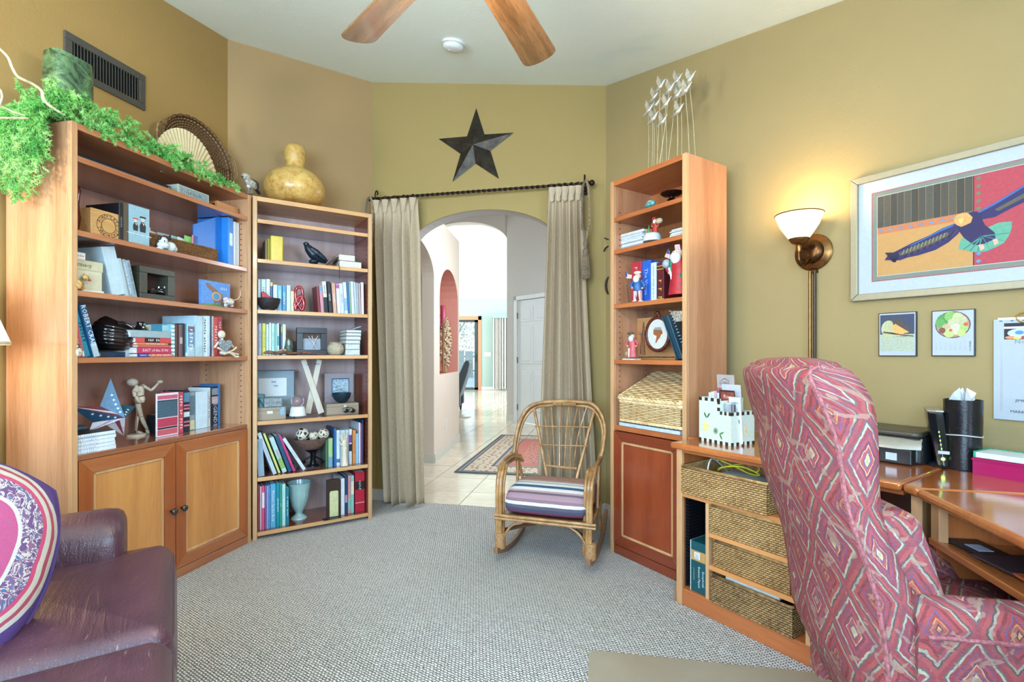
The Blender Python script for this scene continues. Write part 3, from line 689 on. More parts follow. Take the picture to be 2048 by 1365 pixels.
# ================================================================== air vent
va, vb = WL.px(126, 59), WL.px(288, 153); vc = WL.px(287, 222); zb_ = vc[1]; zt_ = (va[1] + vb[1]) / 2; w_ = vb[0] - va[0]; h_ = zt_ - zb_
t = thing('air_vent', 'grey metal return air grille high on the left wall', 'vent', WL.P(va[0], 0, zb_), WL.rz)
VM = pm('#57524a', .5, .3, .08, .0005, 150)
q = M(); b = .036
for x0, x1, z0, z1 in ((0, w_, 0, b), (0, w_, h_ - b, h_), (0, b, b, h_ - b), (w_ - b, w_, b, h_ - b)): q.box(x0, x1, -.012, 0, z0, z1)
q.obj('frame', VM, t, bevel=.003)
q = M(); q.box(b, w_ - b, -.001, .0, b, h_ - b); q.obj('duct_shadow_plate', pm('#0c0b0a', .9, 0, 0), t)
ns = 22
for k in range(ns):
    x = b + (w_ - 2 * b) * (k + .5) / ns; q = M(); q.add([(x - .001, -.011, b), (x + .006, -.002, b), (x + .006, -.002, h_ - b), (x - .001, -.011, h_ - b), (x - .003, -.011, b), (x + .004, -.002, b), (x + .004, -.002, h_ - b), (x - .003, -.011, h_ - b)], [(0, 1, 2, 3), (7, 6, 5, 4), (0, 3, 7, 4), (1, 5, 6, 2), (0, 4, 5, 1), (3, 2, 6, 7)]); q.obj('slat', pm('#8c877c', .45, .2), t)

# ================================================================== ceiling: smoke detector, fan
nrm = Vector((-QB, -QC, 1)).normalized(); qrot = (-nrm).to_track_quat('Z', 'Y').to_euler()
d = ray(907, 86); tt_ = (QA - CH) / (d.z - QB * d.x - QC * d.y); p = CAM + d * tt_
t = thing('smoke_detector', 'round white smoke detector on the ceiling between the fan blades', 'smoke detector', p, rot=qrot)
q = M(); q.lathe([(.072, 0), (.072, .012), (.066, .014), (.066, .022), (.062, .034), (.045, .042), (.012, .044), (.002, .044)], 32); q.obj('housing', WHITE, t, smooth=True)
q = M(); q.lathe([(.067, .0142), (.0675, .0175), (.067, .021)], 32, cap=False); q.obj('grille_ring', pm('#b9bcb6', .5), t, smooth=True)
q = M(); q.lathe([(.008, .043), (.008, .046), (.002, .047)], 12, T=TR((.02, .01, 0))); q.obj('test_button', pm('#c9ccc6', .4), t)
FX, FY, FZ = -.133, 1.348, 2.30; cz_ = ceil_z(FX, FY)
t = thing('ceiling_fan', 'ceiling fan with oak blades hanging just above the top of the picture', 'ceiling fan', (FX, FY, FZ))
BR = pm('#8a6a3a', .3, .9)
q = M(); q.lathe([(.012, .05), (.012, cz_ - FZ)], 12); q.obj('downrod', BR, t, smooth=True)
q = M(); q.lathe([(.02, cz_ - FZ - .07), (.06, cz_ - FZ - .03), (.065, cz_ - FZ + .02)], 20); q.obj('canopy', BR, t, smooth=True)
q = M(); q.lathe([(.03, -.045), (.085, -.03), (.10, 0), (.085, .05), (.03, .08)], 24); q.obj('motor_housing', BR, t, smooth=True)
q = M(); q.lathe([(.04, -.045), (.05, -.07), (.03, -.08)], 16); q.obj('light_fitter', BR, t, smooth=True)
BL = wood('#5e3a20', '#a5784e', 'x', .22, 1.0, name='oak_veneer', fine=2.0); BL.node_tree.nodes['Principled BSDF'].inputs['Coat IOR'].default_value = 2.5
bl = M(); s0, s1, w0, w1 = .17, .645, .052, .067
out = [(s0, -w0), (s1 - .035, -w1)] + [(s1 - .035 + .035 * cos(a) ** .6 * (1 if a < 1.5 else 0) + .008 * cos(a), w1 * sin(a)) for a in [-1.35, -1.1, -.8, -.45, 0, .45, .8, 1.1, 1.35]] + [(s1 - .035, w1), (s0, w0), (s0 - .02, 0)]
bl.slab(out, -.004, .004); first = None
for k, hd in enumerate((22.5, 94.5, 166.5, -121.5, -42.5)):
    a = pi / 2 - radians(hd); R_ = Matrix.Rotation(a, 4, 'Z') @ Matrix.Rotation(radians(-14), 4, 'X')
    if first is None: o = bl.obj('blade', BL, t, bevel=.002); first = o
    else: o = first.copy(); C.objects.link(o); o.parent = t
    o.matrix_local = R_
    q = M(); q.tube(interp([(.07, 0, -.02), (.12, 0, -.012), (.18, 0, -.006), (.22, 0, -.006)], 3), [.012] * 10, 8, flat=.5); q.plate([(.17, -.03), (.24, -.02), (.24, .02), (.17, .03)], 0, .003, T=Matrix.Rotation(-pi / 2, 4, 'X') @ Matrix.Translation((0, .004, 0))); q = q.obj('blade_arm', BR, o, smooth=False)
FROST = NT('frosted_lamp_glass'); FROST.b.inputs['Emission Color'].default_value = (1, .82, .55, 1); FROST.b.inputs['Emission Strength'].default_value = 3; FROSTM = FROST.out('#fff2d8', .4)
for k in range(3):
    a = 2 * pi * k / 3 + .5; q = M(); q.lathe([(.012, 0), (.025, -.01), (.04, -.045), (.045, -.07)], 16, T=TR((.065 * cos(a), .065 * sin(a), -.06))); q.obj('glass_shade', FROSTM, t, smooth=True)
point('fan_light', (FX, FY, 2.12), .06, 27, (1, .86, .64))

# ================================================================== wall lamp on the right wall
BRZ = pm('#8a6238', .3, .95, .1); BRZD = pm('#5c3f26', .3, .95, .1)
pu, pz = WR.px(1626, 505, -.01)
t = thing('wall_lamp', 'lit brass swing wall lamp with a white glass cone shade, left of the eagle picture', 'wall lamp', WR.P(pu, 0, pz), WR.rz)
q = M(); q.lathe([(.085, 0), (.087, .008), (.08, .016), (.062, .02), (.055, .032), (.045, .036), (.04, .03), (.01, .034)], 36, T=TR(rx=pi / 2)); q.obj('wall_plate', BRZ, t, smooth=True)
q = M(); q.lathe([(.05, 0), (.058, .012), (.05, .03), (.034, .035), (.002, .036)], 30, T=TR((-.0, -.015, 0), rx=pi / 2)); q.obj('plate_dome', BRZD, t, smooth=True)
sc_ = WR.px(1598, 455, -.13); sx0 = sc_[0] - pu; zt2 = WR.px(1598, 430, -.13)[1] - pz; zb2 = WR.px(1598, 482, -.13)[1] - pz
q = M(); q.tube(interp([(0, -.02, -.0), (0.0, -.07, -.055), (sx0 * .4, -.11, -.07), (sx0 * .8, -.13, -.05), (sx0, -.13, -.01), (sx0, -.13, zb2 - .02)], 6), .0085, 10); q.tube([(0, -.02, .01), (sx0, -.13, .01)], .004, 8); q.obj('arm', BRZD, t, smooth=True)
q = M(); q.lathe([(.010, zb2 - .05), (.014, zb2 - .03), (.012, zb2 - .02), (.03, zb2 - .012), (.042, zb2 + .004), (.044, zb2 + .012)], 24, T=TR((sx0, -.13, 0))); q.obj('shade_cup', BRZ, t, smooth=True)
SH = NT('lit_opal_glass'); SH.b.inputs['Emission Color'].default_value = (1, .86, .60, 1); SH.b.inputs['Emission Strength'].default_value = .5; SHM = SH.out('#fff3dc', .5)
q = M(); q.lathe([(.042, zb2 + .008), (.060, zb2 + .035), (.082, zb2 + .07), (.102, zt2), (.099, zt2), (.078, zb2 + .07), (.056, zb2 + .035), (.038, zb2 + .01)], 36, T=TR((sx0, -.13, 0)), cap=False); q.obj('shade', SHM, t, smooth=True)
q = M(); q.tube([(sx0 + .1015 * cos(a), -.13 + .1015 * sin(a), zt2) for a in [2 * pi * k / 36 for k in range(36)]], .0028, 6, closed=True); q.obj('shade_rim', BRZ, t, smooth=True)
q = M(); q.ball((sx0, -.13, zb2 + .05), .022); BU = NT('bulb'); BU.b.inputs['Emission Color'].default_value = (1, .8, .5, 1); BU.b.inputs['Emission Strength'].default_value = 10; q.obj('bulb', BU.out('#ffffff', .5), t, smooth=True)
zr1 = WR.px(1626, 738, -.02)[1] - pz
for x in (-.010, .012): q = M(); q.tube([(x, -.018, -.09), (x, -.018, zr1)], .0065, 10); q.obj('cord_cover', BRZ if x < 0 else pm('#46362c', .35, .8), t, smooth=True)
q = M(); q.box(-.015, .02, -.022, 0, -.10, -.085); q.tube([(0, -.02, zr1 + .005), (0, -.02, zr1 - .03)], .018, 12); q.tube([(0, -.018, zr1 - .03), (0, -.016, -.85)], .003, 6); q.obj('cord_fitting', BRZD, t, smooth=True)
lp = WR.P(pu + sx0, -.13, pz + zt2 + .03); point('wall_lamp_light', lp, .05, 4.2, (1, .72, .38))

# ================================================================== table lamp and end table between sofa and bookcase
ex, ey = -2.125, 1.88
t = thing('end_table', 'small dark round end table tucked between sofa and bookcase', 'table', (ex, ey, 0))
q = M(); q.lathe([(.15, .55), (.155, .56), (.155, .575), (.15, .58)], 32); q.obj('top', W_ := wood('#5a3220', '#74452c', 'x', .3, .4), t, smooth=True)
q = M(); q.lathe([(.025, .05), (.02, .2), (.028, .35), (.02, .5), (.04, .55)], 16); q.obj('pedestal', wood('#5a3220', '#74452c', 'z', .3, .4), t, smooth=True)
for k in range(3):
    a = 2 * pi * k / 3; q = M(); q.tube(interp([(0, 0, .12), (.06 * cos(a), .06 * sin(a), .08), (.13 * cos(a), .13 * sin(a), .012)], 4), [.018, .018, .017, .016, .015, .014, .013, .012, .012], 8); q.obj('leg', wood('#5a3220', '#74452c', 'z', .3, .4), t, smooth=True)
t = thing('table_lamp', 'table lamp with a cream fabric shade at the left picture edge', 'lamp', (ex, ey, .58))
q = M(); q.lathe([(.06, 0), (.062, .015), (.03, .03), (.05, .12), (.075, .2), (.06, .3), (.02, .36), (.012, .44), (.012, .62)], 28); q.obj('base', pm('#8a5a3a', .3, 0, .1), t, smooth=True)
SD = NT('lampshade_fabric'); SD.b.inputs['Emission Color'].default_value = (1, .84, .58, 1); SD.b.inputs['Emission Strength'].default_value = .9; SDM = SD.out('#f0e4cc', .8)
q = M(); q.lathe([(.17, .615), (.172, .62), (.09, .86), (.088, .86), (.169, .617)], 36, cap=False); q.obj('shade', SDM, t, smooth=True)
q = M(); q.lathe([(.171, .612), (.173, .616), (.173, .624), (.17, .626)], 36, cap=False); q.obj('shade_trim', pm('#cfc3aa', .8), t, smooth=True)
q = M(); q.ball((0, 0, .72), .03); q.obj('bulb', bpy.data.materials['bulb'], t, smooth=True)
point('table_lamp_light', (ex, ey, 1.42), .06, 2, (1, .78, .48))
point('table_lamp_light', (ex, ey, 1.14), .06, 1, (1, .78, .48))
# unseen lamp stand added behind the sofa to brighten the ceiling
tx, ty = -2.34, .80
t = thing('added_lamp_stand', 'bronze standing uplight in the corner behind the sofa', 'lamp', (tx, ty, 0))
q = M(); q.lathe([(.12, 0), (.125, .01), (.11, .02), (.02, .03)], 28); q.obj('base', BRZD, t, smooth=True)
q = M(); q.lathe([(.012, .02), (.012, 1.68)], 12); q.obj('pole', BRZD, t, smooth=True)
q = M(); q.lathe([(.02, 1.68), (.09, 1.71), (.16, 1.78), (.157, 1.78), (.088, 1.716), (.01, 1.70)], 32, cap=False); q.obj('bowl_shade', BRZ, t, smooth=True)
point('ceiling_fill', (tx, ty, 1.80), .07, 68, (.98, .99, .94))  # added fill for the ceiling, from a lamp out of view
# ================================================================== rocking chair of rattan
def rattan():
    t = NT('aged_rattan'); co = t.coord('UV', (40, 9, 1)); n = t.noise(co, 1, 5, .7); n2 = t.noise(t.coord(), 22, 3)
    f = t.math('ADD', t.math('MULTIPLY', n, .6), t.math('MULTIPLY', n2, .4)); t.bump(n, .001)
    return t.out(t.ramp(f, [(.3, '#553618'), (.43, '#94673a'), (.58, '#bd915c'), (.75, '#d4b07c')]), .32, 0, .4)
RAT = rattan(); WRAP = pm('#b58a5c', .45, 0, .2, .001, 160); DKW = wood('#5c3a24', '#7c5236', 'x', .35, .3)
t = thing('rocking_chair', 'low rattan rocking chair with a striped cushion, in front of the arch', 'rocking chair', RC.o, RC.rz)
def cp(x, y, v): u, z = RC.px(x, y, v); return (u, v, z)
def rod(name, pts, r, seg=8, mat=None, n=6, par=None):
    q = M(); P = interp(pts, n) if len(pts) > 2 else [Vector(p) for p in pts]; q.tube(P, r, seg); return q.obj(name, mat or RAT, par or t, smooth=True)
SEATZ = RC.px(1090, 1044, 0)[1]
# back hoop (outer pair of canes) from arm to arm
hb = [(1027, 915), (1031, 880), (1042, 838), (1062, 812), (1100, 804), (1150, 804), (1185, 809), (1203, 830), (1210, 862), (1206, 898), (1200, 920)]
def hv(y): return .44 + (915 - y) * .0011
rod('back_hoop', [cp(x, y, hv(y) - .02) for x, y in hb], .0125); rod('back_hoop', [cp(x + (4 if x < 1100 else -4), y + 7, hv(y)) for x, y in hb], .0105)
rod('back_hoop', [cp(x + (1 if x < 1100 else -1), y + 2, hv(y) + .02) for x, y in hb], .010)
q = M()
for k in range(16):
    x = 1108 + k * 2.9; c = Vector(cp(x, 806.5, hv(806))); q.tube([c + Vector((0, .024 * cos(a), .020 * sin(a))) for a in [2 * pi * i / 10 for i in range(10)]], .0045, 5, closed=True)
q.obj('cane_wrapping', WRAP, t, smooth=True)
# splayed back posts, spindles and cross canes
def bv(y): return .42 + (970 - y) * .0009
for a, b in (((1067, 811), (1097, 970)), ((1190, 814), (1149, 974))): rod('back_post', [cp(*a, bv(a[1])), cp(*b, bv(b[1]))], .0105)
for a, b in zip((1087, 1103, 1121, 1138, 1155, 1173), (1100, 1109, 1119, 1129, 1138, 1146)): rod('spindle', [cp(a, 815, bv(815) - .006), cp((a * .5 + b * .5) + (1103 - a) * .04, 870, bv(870) - .008), cp(b, 932 + (b - 1100) * .06, bv(930))], .0042, 6)
for a, b in (((1070, 853), (1183, 855)), ((1077, 890), (1175, 893))): rod('cross_cane', [cp(*a, bv(a[1]) - .010), cp(*b, bv(b[1]) - .010)], .0045, 6)
rod('cross_cane', [cp(1091, 932, bv(932)), cp(1154, 938, bv(938))], .0085)
# arms: bent canes running down into the front legs
la = [(1041, 912, .42), (1026, 909, .34), (1012, 917, .20), (1000, 937, .05), (995, 975, .0), (995, 1040, .0), (994, 1092, 0)]
ra = [(1203, 915, .42), (1196, 925, .30), (1190, 940, .12), (1184, 965, .02), (1182, 1005, 0), (1181, 1060, 0), (1180, 1112, 0)]
for s in (0, 1, 2):
    rod('arm', [cp(x + (s * 6.0 if y > 930 else s * 2.5), y + (0 if y > 930 else s * 5), v + (.0 if s < 2 else .02)) for x, y, v in la], .0115 if s < 2 else .009, 8)
    rod('arm', [cp(x - (s * 6.0 if y > 930 else s * 1), y + (0 if y > 930 else s * 4), v + (.0 if s < 2 else .02)) for x, y, v in ra], .0115 if s < 2 else .009, 8)
WD_ = RC.px(1182, 1060, 0)[0] - RC.px(1000, 1060, 0)[0]; xl = RC.px(1000, 1060, 0)[0]; xr = RC.px(1181, 1060, 0)[0]
zar = SEATZ
for x, a in ((xl, 1), (xr, -1)):
    top = (1035, 913, .40) if a == 1 else (1199, 918, .40)
    tp = cp(*top)
    rod('arm_strut', [tp, (x + .01 * a, .30, zar)], .010); rod('arm_strut', [tp, (x + .02 * a, .46, zar)], .010)
# rear legs
for x in (xl + .02, xr - .02): rod('leg', [(x, .46, zar), (x, .48, .07)], .013)
# seat frame: double canes in front, rails at the sides, slat platform
for dz in (0, -.018):
    rod('seat_rail', [(xl - .03, -.012, SEATZ + dz + .012), (xr + .03, -.012, SEATZ + dz + .012)], .0085)
rod('seat_rail', [(xl + .02, .46, SEATZ), (xr - .02, .46, SEATZ)], .01)
for x in (xl + .005, xr - .005): rod('seat_rail', [(x, 0, SEATZ), (x, .46, SEATZ)], .0105)
q = M(); q.box(xl + .01, xr - .01, .0, .46, SEATZ + .006, SEATZ + .02); q.obj('seat_board', DKW, t)
# braces below
for x, a in ((xl, 1), (xr, -1)):
    rod('brace', [(x + .012 * a, .0, SEATZ - .13), (x + .06 * a, .0, SEATZ - .05), (x + .13 * a, .0, SEATZ - .008)], .007)
rod('stretcher', [(xl, .05, SEATZ - .09), (xr - .1, .40, SEATZ - .06)], .011, mat=DKW); rod('stretcher', [(xr, .05, SEATZ - .10), (xl + .1, .40, SEATZ - .04)], .011, mat=DKW)
rod('stretcher', [(xr - .01, .0, SEATZ - .17), (xr - .07, .08, SEATZ - .08), (xr - .16, .16, SEATZ - .02)], .0055, mat=pm('#9aa3a8', .3, .8))
# wrapped feet and rockers
for x, in ((xl,), (xr,)):
    q = M()
    for k in range(11): q.tube([(x + .026 * cos(a), .026 * sin(a), .075 + k * .0075) for a in [2 * pi * i / 14 for i in range(14)]], .0045, 5, closed=True)
    q.lathe([(.0235, .07), (.0245, .155)], 14, T=TR((x, 0, 0))); q.obj('foot_wrapping', WRAP, t, smooth=True)
    q = M(); arc = [(y, .02 + .55 * (y - .27) ** 2 + (.18 * max(0, y - .45))) for y in [-.07 + .0325 * k for k in range(23)]]
    arc = [(y, z - min(a[1] for a in arc) if False else z) for y, z in arc]; zm = min(z for y, z in arc)
    pts_ = [(y, z - zm + .0) for y, z in arc] + [(y, z - zm + .034) for y, z in reversed(arc)]
    q.plate([(y, z) for y, z in pts_], -.011, .011, T=Matrix.Translation((x, 0, 0)) @ Matrix.Rotation(pi / 2, 4, 'Z')); q.obj('rocker', wood('#7a4f34', '#a0714e', 'y', .35, .3), t, bevel=.003)
# striped cushion
def stripes():
    tt = NT('serape_stripe_cloth'); tcn = tt.add('ShaderNodeTexCoord'); sp = tt.add('ShaderNodeSeparateXYZ'); tt.link(tcn.outputs['UV'], sp.inputs[0])
    wob = tt.noise(tt.coord('UV', (14, 4, 1)), 1, 3); y = tt.math('ADD', sp.outputs[1], tt.math('MULTIPLY', tt.math('SUBTRACT', wob, .5), .006))
    seq = ['#5b3f52', '#d9d7d2', '#7a2f52', '#454a5c', '#5b5566', '#d8dadb', '#8d6f7c', '#a58793', '#a58793', '#6f5f6c', '#b99ba4', '#e6e4e0', '#e9e7e3', '#3f6a8c', '#2f5273', '#e2e6e8', '#e9ebeb', '#a7b0b4', '#dfe0de', '#c7b0aa', '#a9897f', '#b48e80', '#8f7472', '#b88f7f', '#a87465', '#c09a88', '#8d7f82', '#b98a7a', '#a86f5c', '#c39b86', '#9c7a72', '#ad8070']
    col = tt.ramp(tt.math('MULTIPLY', y, 1 / .56), [(i / len(seq), c) for i, c in enumerate(seq)], 'CONSTANT')
    return tt, col
tt, col = stripes(); f = tt.noise(tt.coord('UV', (500, 120, 1)), 1, 2); tt.bump(f, .001); SERAPE = tt.out(tt.mix(.15, col, f, 'OVERLAY'), .9)
q = M(); rows = []; uvr = []; zt3 = SEATZ + .155; sec = []
# section in (v, z): front face up, over the top, down behind
sec = [(.03, SEATZ + .03), (-.005, SEATZ + .035), (-.016, SEATZ + .06), (-.012, SEATZ + .095), (.012, SEATZ + .128), (.05, zt3 - .008), (.12, zt3 + .005), (.24, zt3 + .01), (.36, zt3 - .002), (.44, zt3 - .02), (.455, SEATZ + .08), (.43, SEATZ + .03), (.2, SEATZ + .025)]
sec = [tuple(p)[:2] for p in interp([(a, b, 0) for a, b in sec], 3)]; L_ = [0]
for i in range(1, len(sec)): L_.append(L_[-1] + sqrt((sec[i][0] - sec[i - 1][0]) ** 2 + (sec[i][1] - sec[i - 1][1]) ** 2))
cy, czz = .22, SEATZ + .085
for k in range(15):
    s = k / 14; x = xl + .015 + (xr - xl - .03) * s; e = 1 - .13 * (abs(2 * s - 1) ** 5) - (.1 if k in (0, 14) else 0)
    rows.append([(x + (.012 if k == 0 else -.012 if k == 14 else 0), cy + (a - cy) * (1 - (1 - e) * .5), czz + (b - czz) * e) for a, b in sec]); uvr.append([(x, l) for l in L_])
q.grid(rows, uvs=uvr); q.add(rows[0], [tuple(range(len(sec)))], uvs=uvr[0]); q.add(rows[-1], [tuple(reversed(range(len(sec))))], uvs=uvr[-1])
q.obj('seat_cushion', SERAPE, t, smooth=True)

# ================================================================== leather sofa
def leather():
    tt = NT('plum_brown_leather'); co = tt.coord(); n = tt.noise(co, 5, 5, .6); v = tt.add('ShaderNodeTexVoronoi'); v.inputs['Scale'].default_value = 260; tt.link(co, v.inputs['Vector'])
    cr = tt.noise(tt.coord(scale=(1, 9, 3), rot=(0, 0, .5)), 3.0, 4, .6, 1.2); sc = tt.noise(tt.coord(scale=(6, 30, 20), rot=(0, 0, .3)), 4, 2)
    col = tt.ramp(n, [(.3, '#3e2230'), (.6, '#573440'), (.75, '#66424c')])
    col = tt.mix(tt.ramp(sc, [(.68, (0, 0, 0, 1)), (.74, (.6, .6, .6, 1))]), col, '#9a7a78')
    h = tt.math('ADD', tt.math('MULTIPLY', v.outputs['Distance'], .12), tt.math('MULTIPLY', cr, 1.0)); tt.bump(h, .006, .8)
    return tt.out(col, tt.ramp(n, [(.3, (.28,) * 3 + (1,)), (.7, (.40,) * 3 + (1,))]), 0, .25, .3, .6)
LEA = leather()
t = thing('leather_sofa', 'plum brown leather sofa with a rolled arm, bottom left of the room', 'sofa', SF.o, SF.rz)
# local x towards the viewer, +y the way the sofa faces
SZ = .50; c_len = .69
for k in range(2):
    x0 = k * (c_len + .008); q = M(); puff(q, x0, x0 + c_len, -.80, 0, .26, SZ, .055, .025, .05, bulge=.008)
    cu_ = q.obj('seat_cushion', LEA, t, smooth=True)
    q = M(); welt(q, x0 + .004, x0 + c_len - .004, -.796, -.004, SZ - .045, .05, .0055); q.obj('piping', pm('#5a3a44', .4), cu_, smooth=True)
q = M(); q.box(.02, 1.40, -.85, -.03, .10, .27); q.obj('seat_base', LEA, t, bevel=.015)
q = M(); q.box(-.10, 1.5, -.10, -.05, .06, .12); q.obj('front_rail', LEA, t, bevel=.01)
for y_ in (-.88, -.1):
    for x_ in (-.06, 1.44): q = M(); q.lathe([(.02, 0), (.028, .04), (.03, .08)], 14, T=TR((x_, y_, 0))); q.obj('foot', wood('#3f2418', '#5a3624', 'z', .3, .4), t, smooth=True)
def arm(x0, x1):
    rows = []; xc = (x0 + x1) / 2; w = (x1 - x0) / 2
    ys = [-.135, -.137, -.145, -.16, -.19, -.3, -.6, -.95]; sc_ = [.3, .72, .88, .96, 1.0, 1.0, .99, .97]
    sect = []
    for a in range(28):
        th_ = 2 * pi * a / 28; sx_, sz_ = cos(th_), sin(th_); sect.append((xc + w * (abs(sx_) ** .75) * (1 if sx_ > 0 else -1), .505 + .128 * (abs(sz_) ** .75) * (1 if sz_ > 0 else -1)))
    for y, s_ in zip(ys, sc_): rows.append([(xc + (a - xc) * s_, y, .505 + (b - .505) * s_) for a, b in sect])
    q = M(); q.grid(rows, cu=True, cap=True); ar = q.obj('arm', LEA, t, smooth=True)
    q = M(); q.box(x0 + .02, x1 - .02, -.93, -.15, .08, .45); q.obj('arm_panel', LEA, t, bevel=.02)
arm(-.125, .125); arm(1.40, 1.65)
q = M(); puff(q, -.1, 1.6, -.98, -.76, .1, .82, .08, .02, .07); q.obj('back_frame', LEA, t, smooth=True)
for k in range(2):
    x0 = .12 + k * .645; q = M(); puff(q, x0, x0 + .63, -.80, -.62, .0, .40, .07, .03, .06); 
    o = q.obj('back_cushion', LEA, t, smooth=True); o.location = (0, -.02, SZ - .0); o.rotation_euler = (radians(8), 0, 0)
# embroidered pillow
def crewel():
    tt = NT('crewel_embroidery'); tcn = tt.add('ShaderNodeTexCoord'); mp = tt.add('ShaderNodeMapping'); tt.link(tcn.outputs['UV'], mp.inputs[0])
    sp = tt.add('ShaderNodeSeparateXYZ'); tt.link(mp.outputs[0], sp.inputs[0]); nz = tt.noise(mp.outputs[0], 2.2, 2)
    # rounded-square radius
    ax = tt.math('ABSOLUTE', sp.outputs[0]); ay = tt.math('ABSOLUTE', sp.outputs[1])
    rr = tt.math('POWER', tt.math('ADD', tt.math('POWER', ax, 3.2), tt.math('POWER', ay, 3.2)), 1 / 3.2)
    r = tt.math('ADD', rr, tt.math('MULTIPLY', tt.math('SUBTRACT', nz, .5), .06))
    band = tt.ramp(r, [(0, '#b8517a'), (.52, '#cfc6b6'), (.56, '#6d4a74'), (.74, '#c9486a'), (.78, '#c9c0ae'), (.83, '#b04a5a'), (.87, '#cfc6b8'), (.92, '#5c3f80')], 'CONSTANT')
    v = tt.add('ShaderNodeTexVoronoi'); v.inputs['Scale'].default_value = 4.2; v.inputs['Randomness'].default_value = .8; tt.link(mp.outputs[0], v.inputs['Vector'])
    n3 = tt.noise(mp.outputs[0], 7, 3, .6, 2.0)
    motif = tt.ramp(tt.math('ADD', v.outputs['Distance'], tt.math('MULTIPLY', n3, .45)), [(0, '#e6dfcf'), (.30, '#2f8fa8'), (.40, '#b8517a')], 'CONSTANT')
    msk = tt.ramp(tt.math('ADD', v.outputs['Distance'], tt.math('MULTIPLY', n3, .45)), [(0, (1, 1, 1, 1)), (.40, (0, 0, 0, 1))], 'CONSTANT')
    inner = tt.math('LESS_THAN', r, .5); mid_ = tt.math('MULTIPLY', tt.math('GREATER_THAN', r, .56), tt.math('LESS_THAN', r, .74))
    vines = tt.ramp(n3, [(0, '#6d4a74'), (.46, '#cfc8bc'), (.52, '#8a5a78'), (.60, '#3a6f9a'), (.66, '#cfc8bc')], 'CONSTANT')
    c = tt.mix(tt.math('MULTIPLY', inner, msk), band, motif); c = tt.mix(mid_, c, vines)
    st_ = tt.noise(tt.coord('UV', (18, 18, 18)), 6, 3); tt.bump(tt.math('ADD', st_, tt.math('MULTIPLY', n3, .5)), .004, .8); return tt.out(c, .9)
PIL = crewel()
pc = Vector((-1.29, 1.09, .715)); nx_ = Vector((.86, -.24, .44)).normalized(); ax_ = Vector((.24, .86, 0)).normalized(); az_ = nx_.cross(ax_); az_ = az_ if az_.z > 0 else -az_
rows = []; uvr = []; rowb = []
rollq = Matrix.Rotation(radians(-30), 3, nx_)
ax_ = rollq @ ax_; az_ = rollq @ az_
N = 22; hs = .245
R3 = Matrix((ax_, az_, nx_)).transposed()
def pil_pt(i, j, s):
    a = -1 + 2 * i / N; b = -1 + 2 * j / N; ca = a * (1 - .34 * b * b) ** .5; cb = b * (1 - .34 * a * a) ** .5; th_ = .075 * ((1 - a ** 4) * (1 - b ** 4)) ** .5
    return (ca * hs, cb * hs, s * th_)
for s in (1, -1):
    rows = [[pil_pt(i, j, s) for i in range(N + 1)] for j in range(N + 1)]; uv = [[(-1 + 2 * i / N, -1 + 2 * j / N) for i in range(N + 1)] for j in range(N + 1)]
    rowb.append((rows if s > 0 else [r[::-1] for r in rows], uv if s > 0 else [r[::-1] for r in uv]))
q = M()
for r_, u_ in rowb: q.grid(r_, uvs=u_)
t = thing('embroidered_pillow', 'pink and purple embroidered square pillow leaning on the leather sofa', 'pillow', pc, rot=R3.to_euler())
q.obj('cover', PIL, t, smooth=True)
q = M(); bd = [pil_pt(i, 0, 0) for i in range(N)] + [pil_pt(N, j, 0) for j in range(N)] + [pil_pt(N - i, N, 0) for i in range(N)] + [pil_pt(0, N - j, 0) for j in range(N)]
q.tube([(a * 1.005, b * 1.005, 0) for a, b, c in bd], .006, 6, closed=True); q.obj('piping', pm('#4a3570', .8), t, smooth=True)

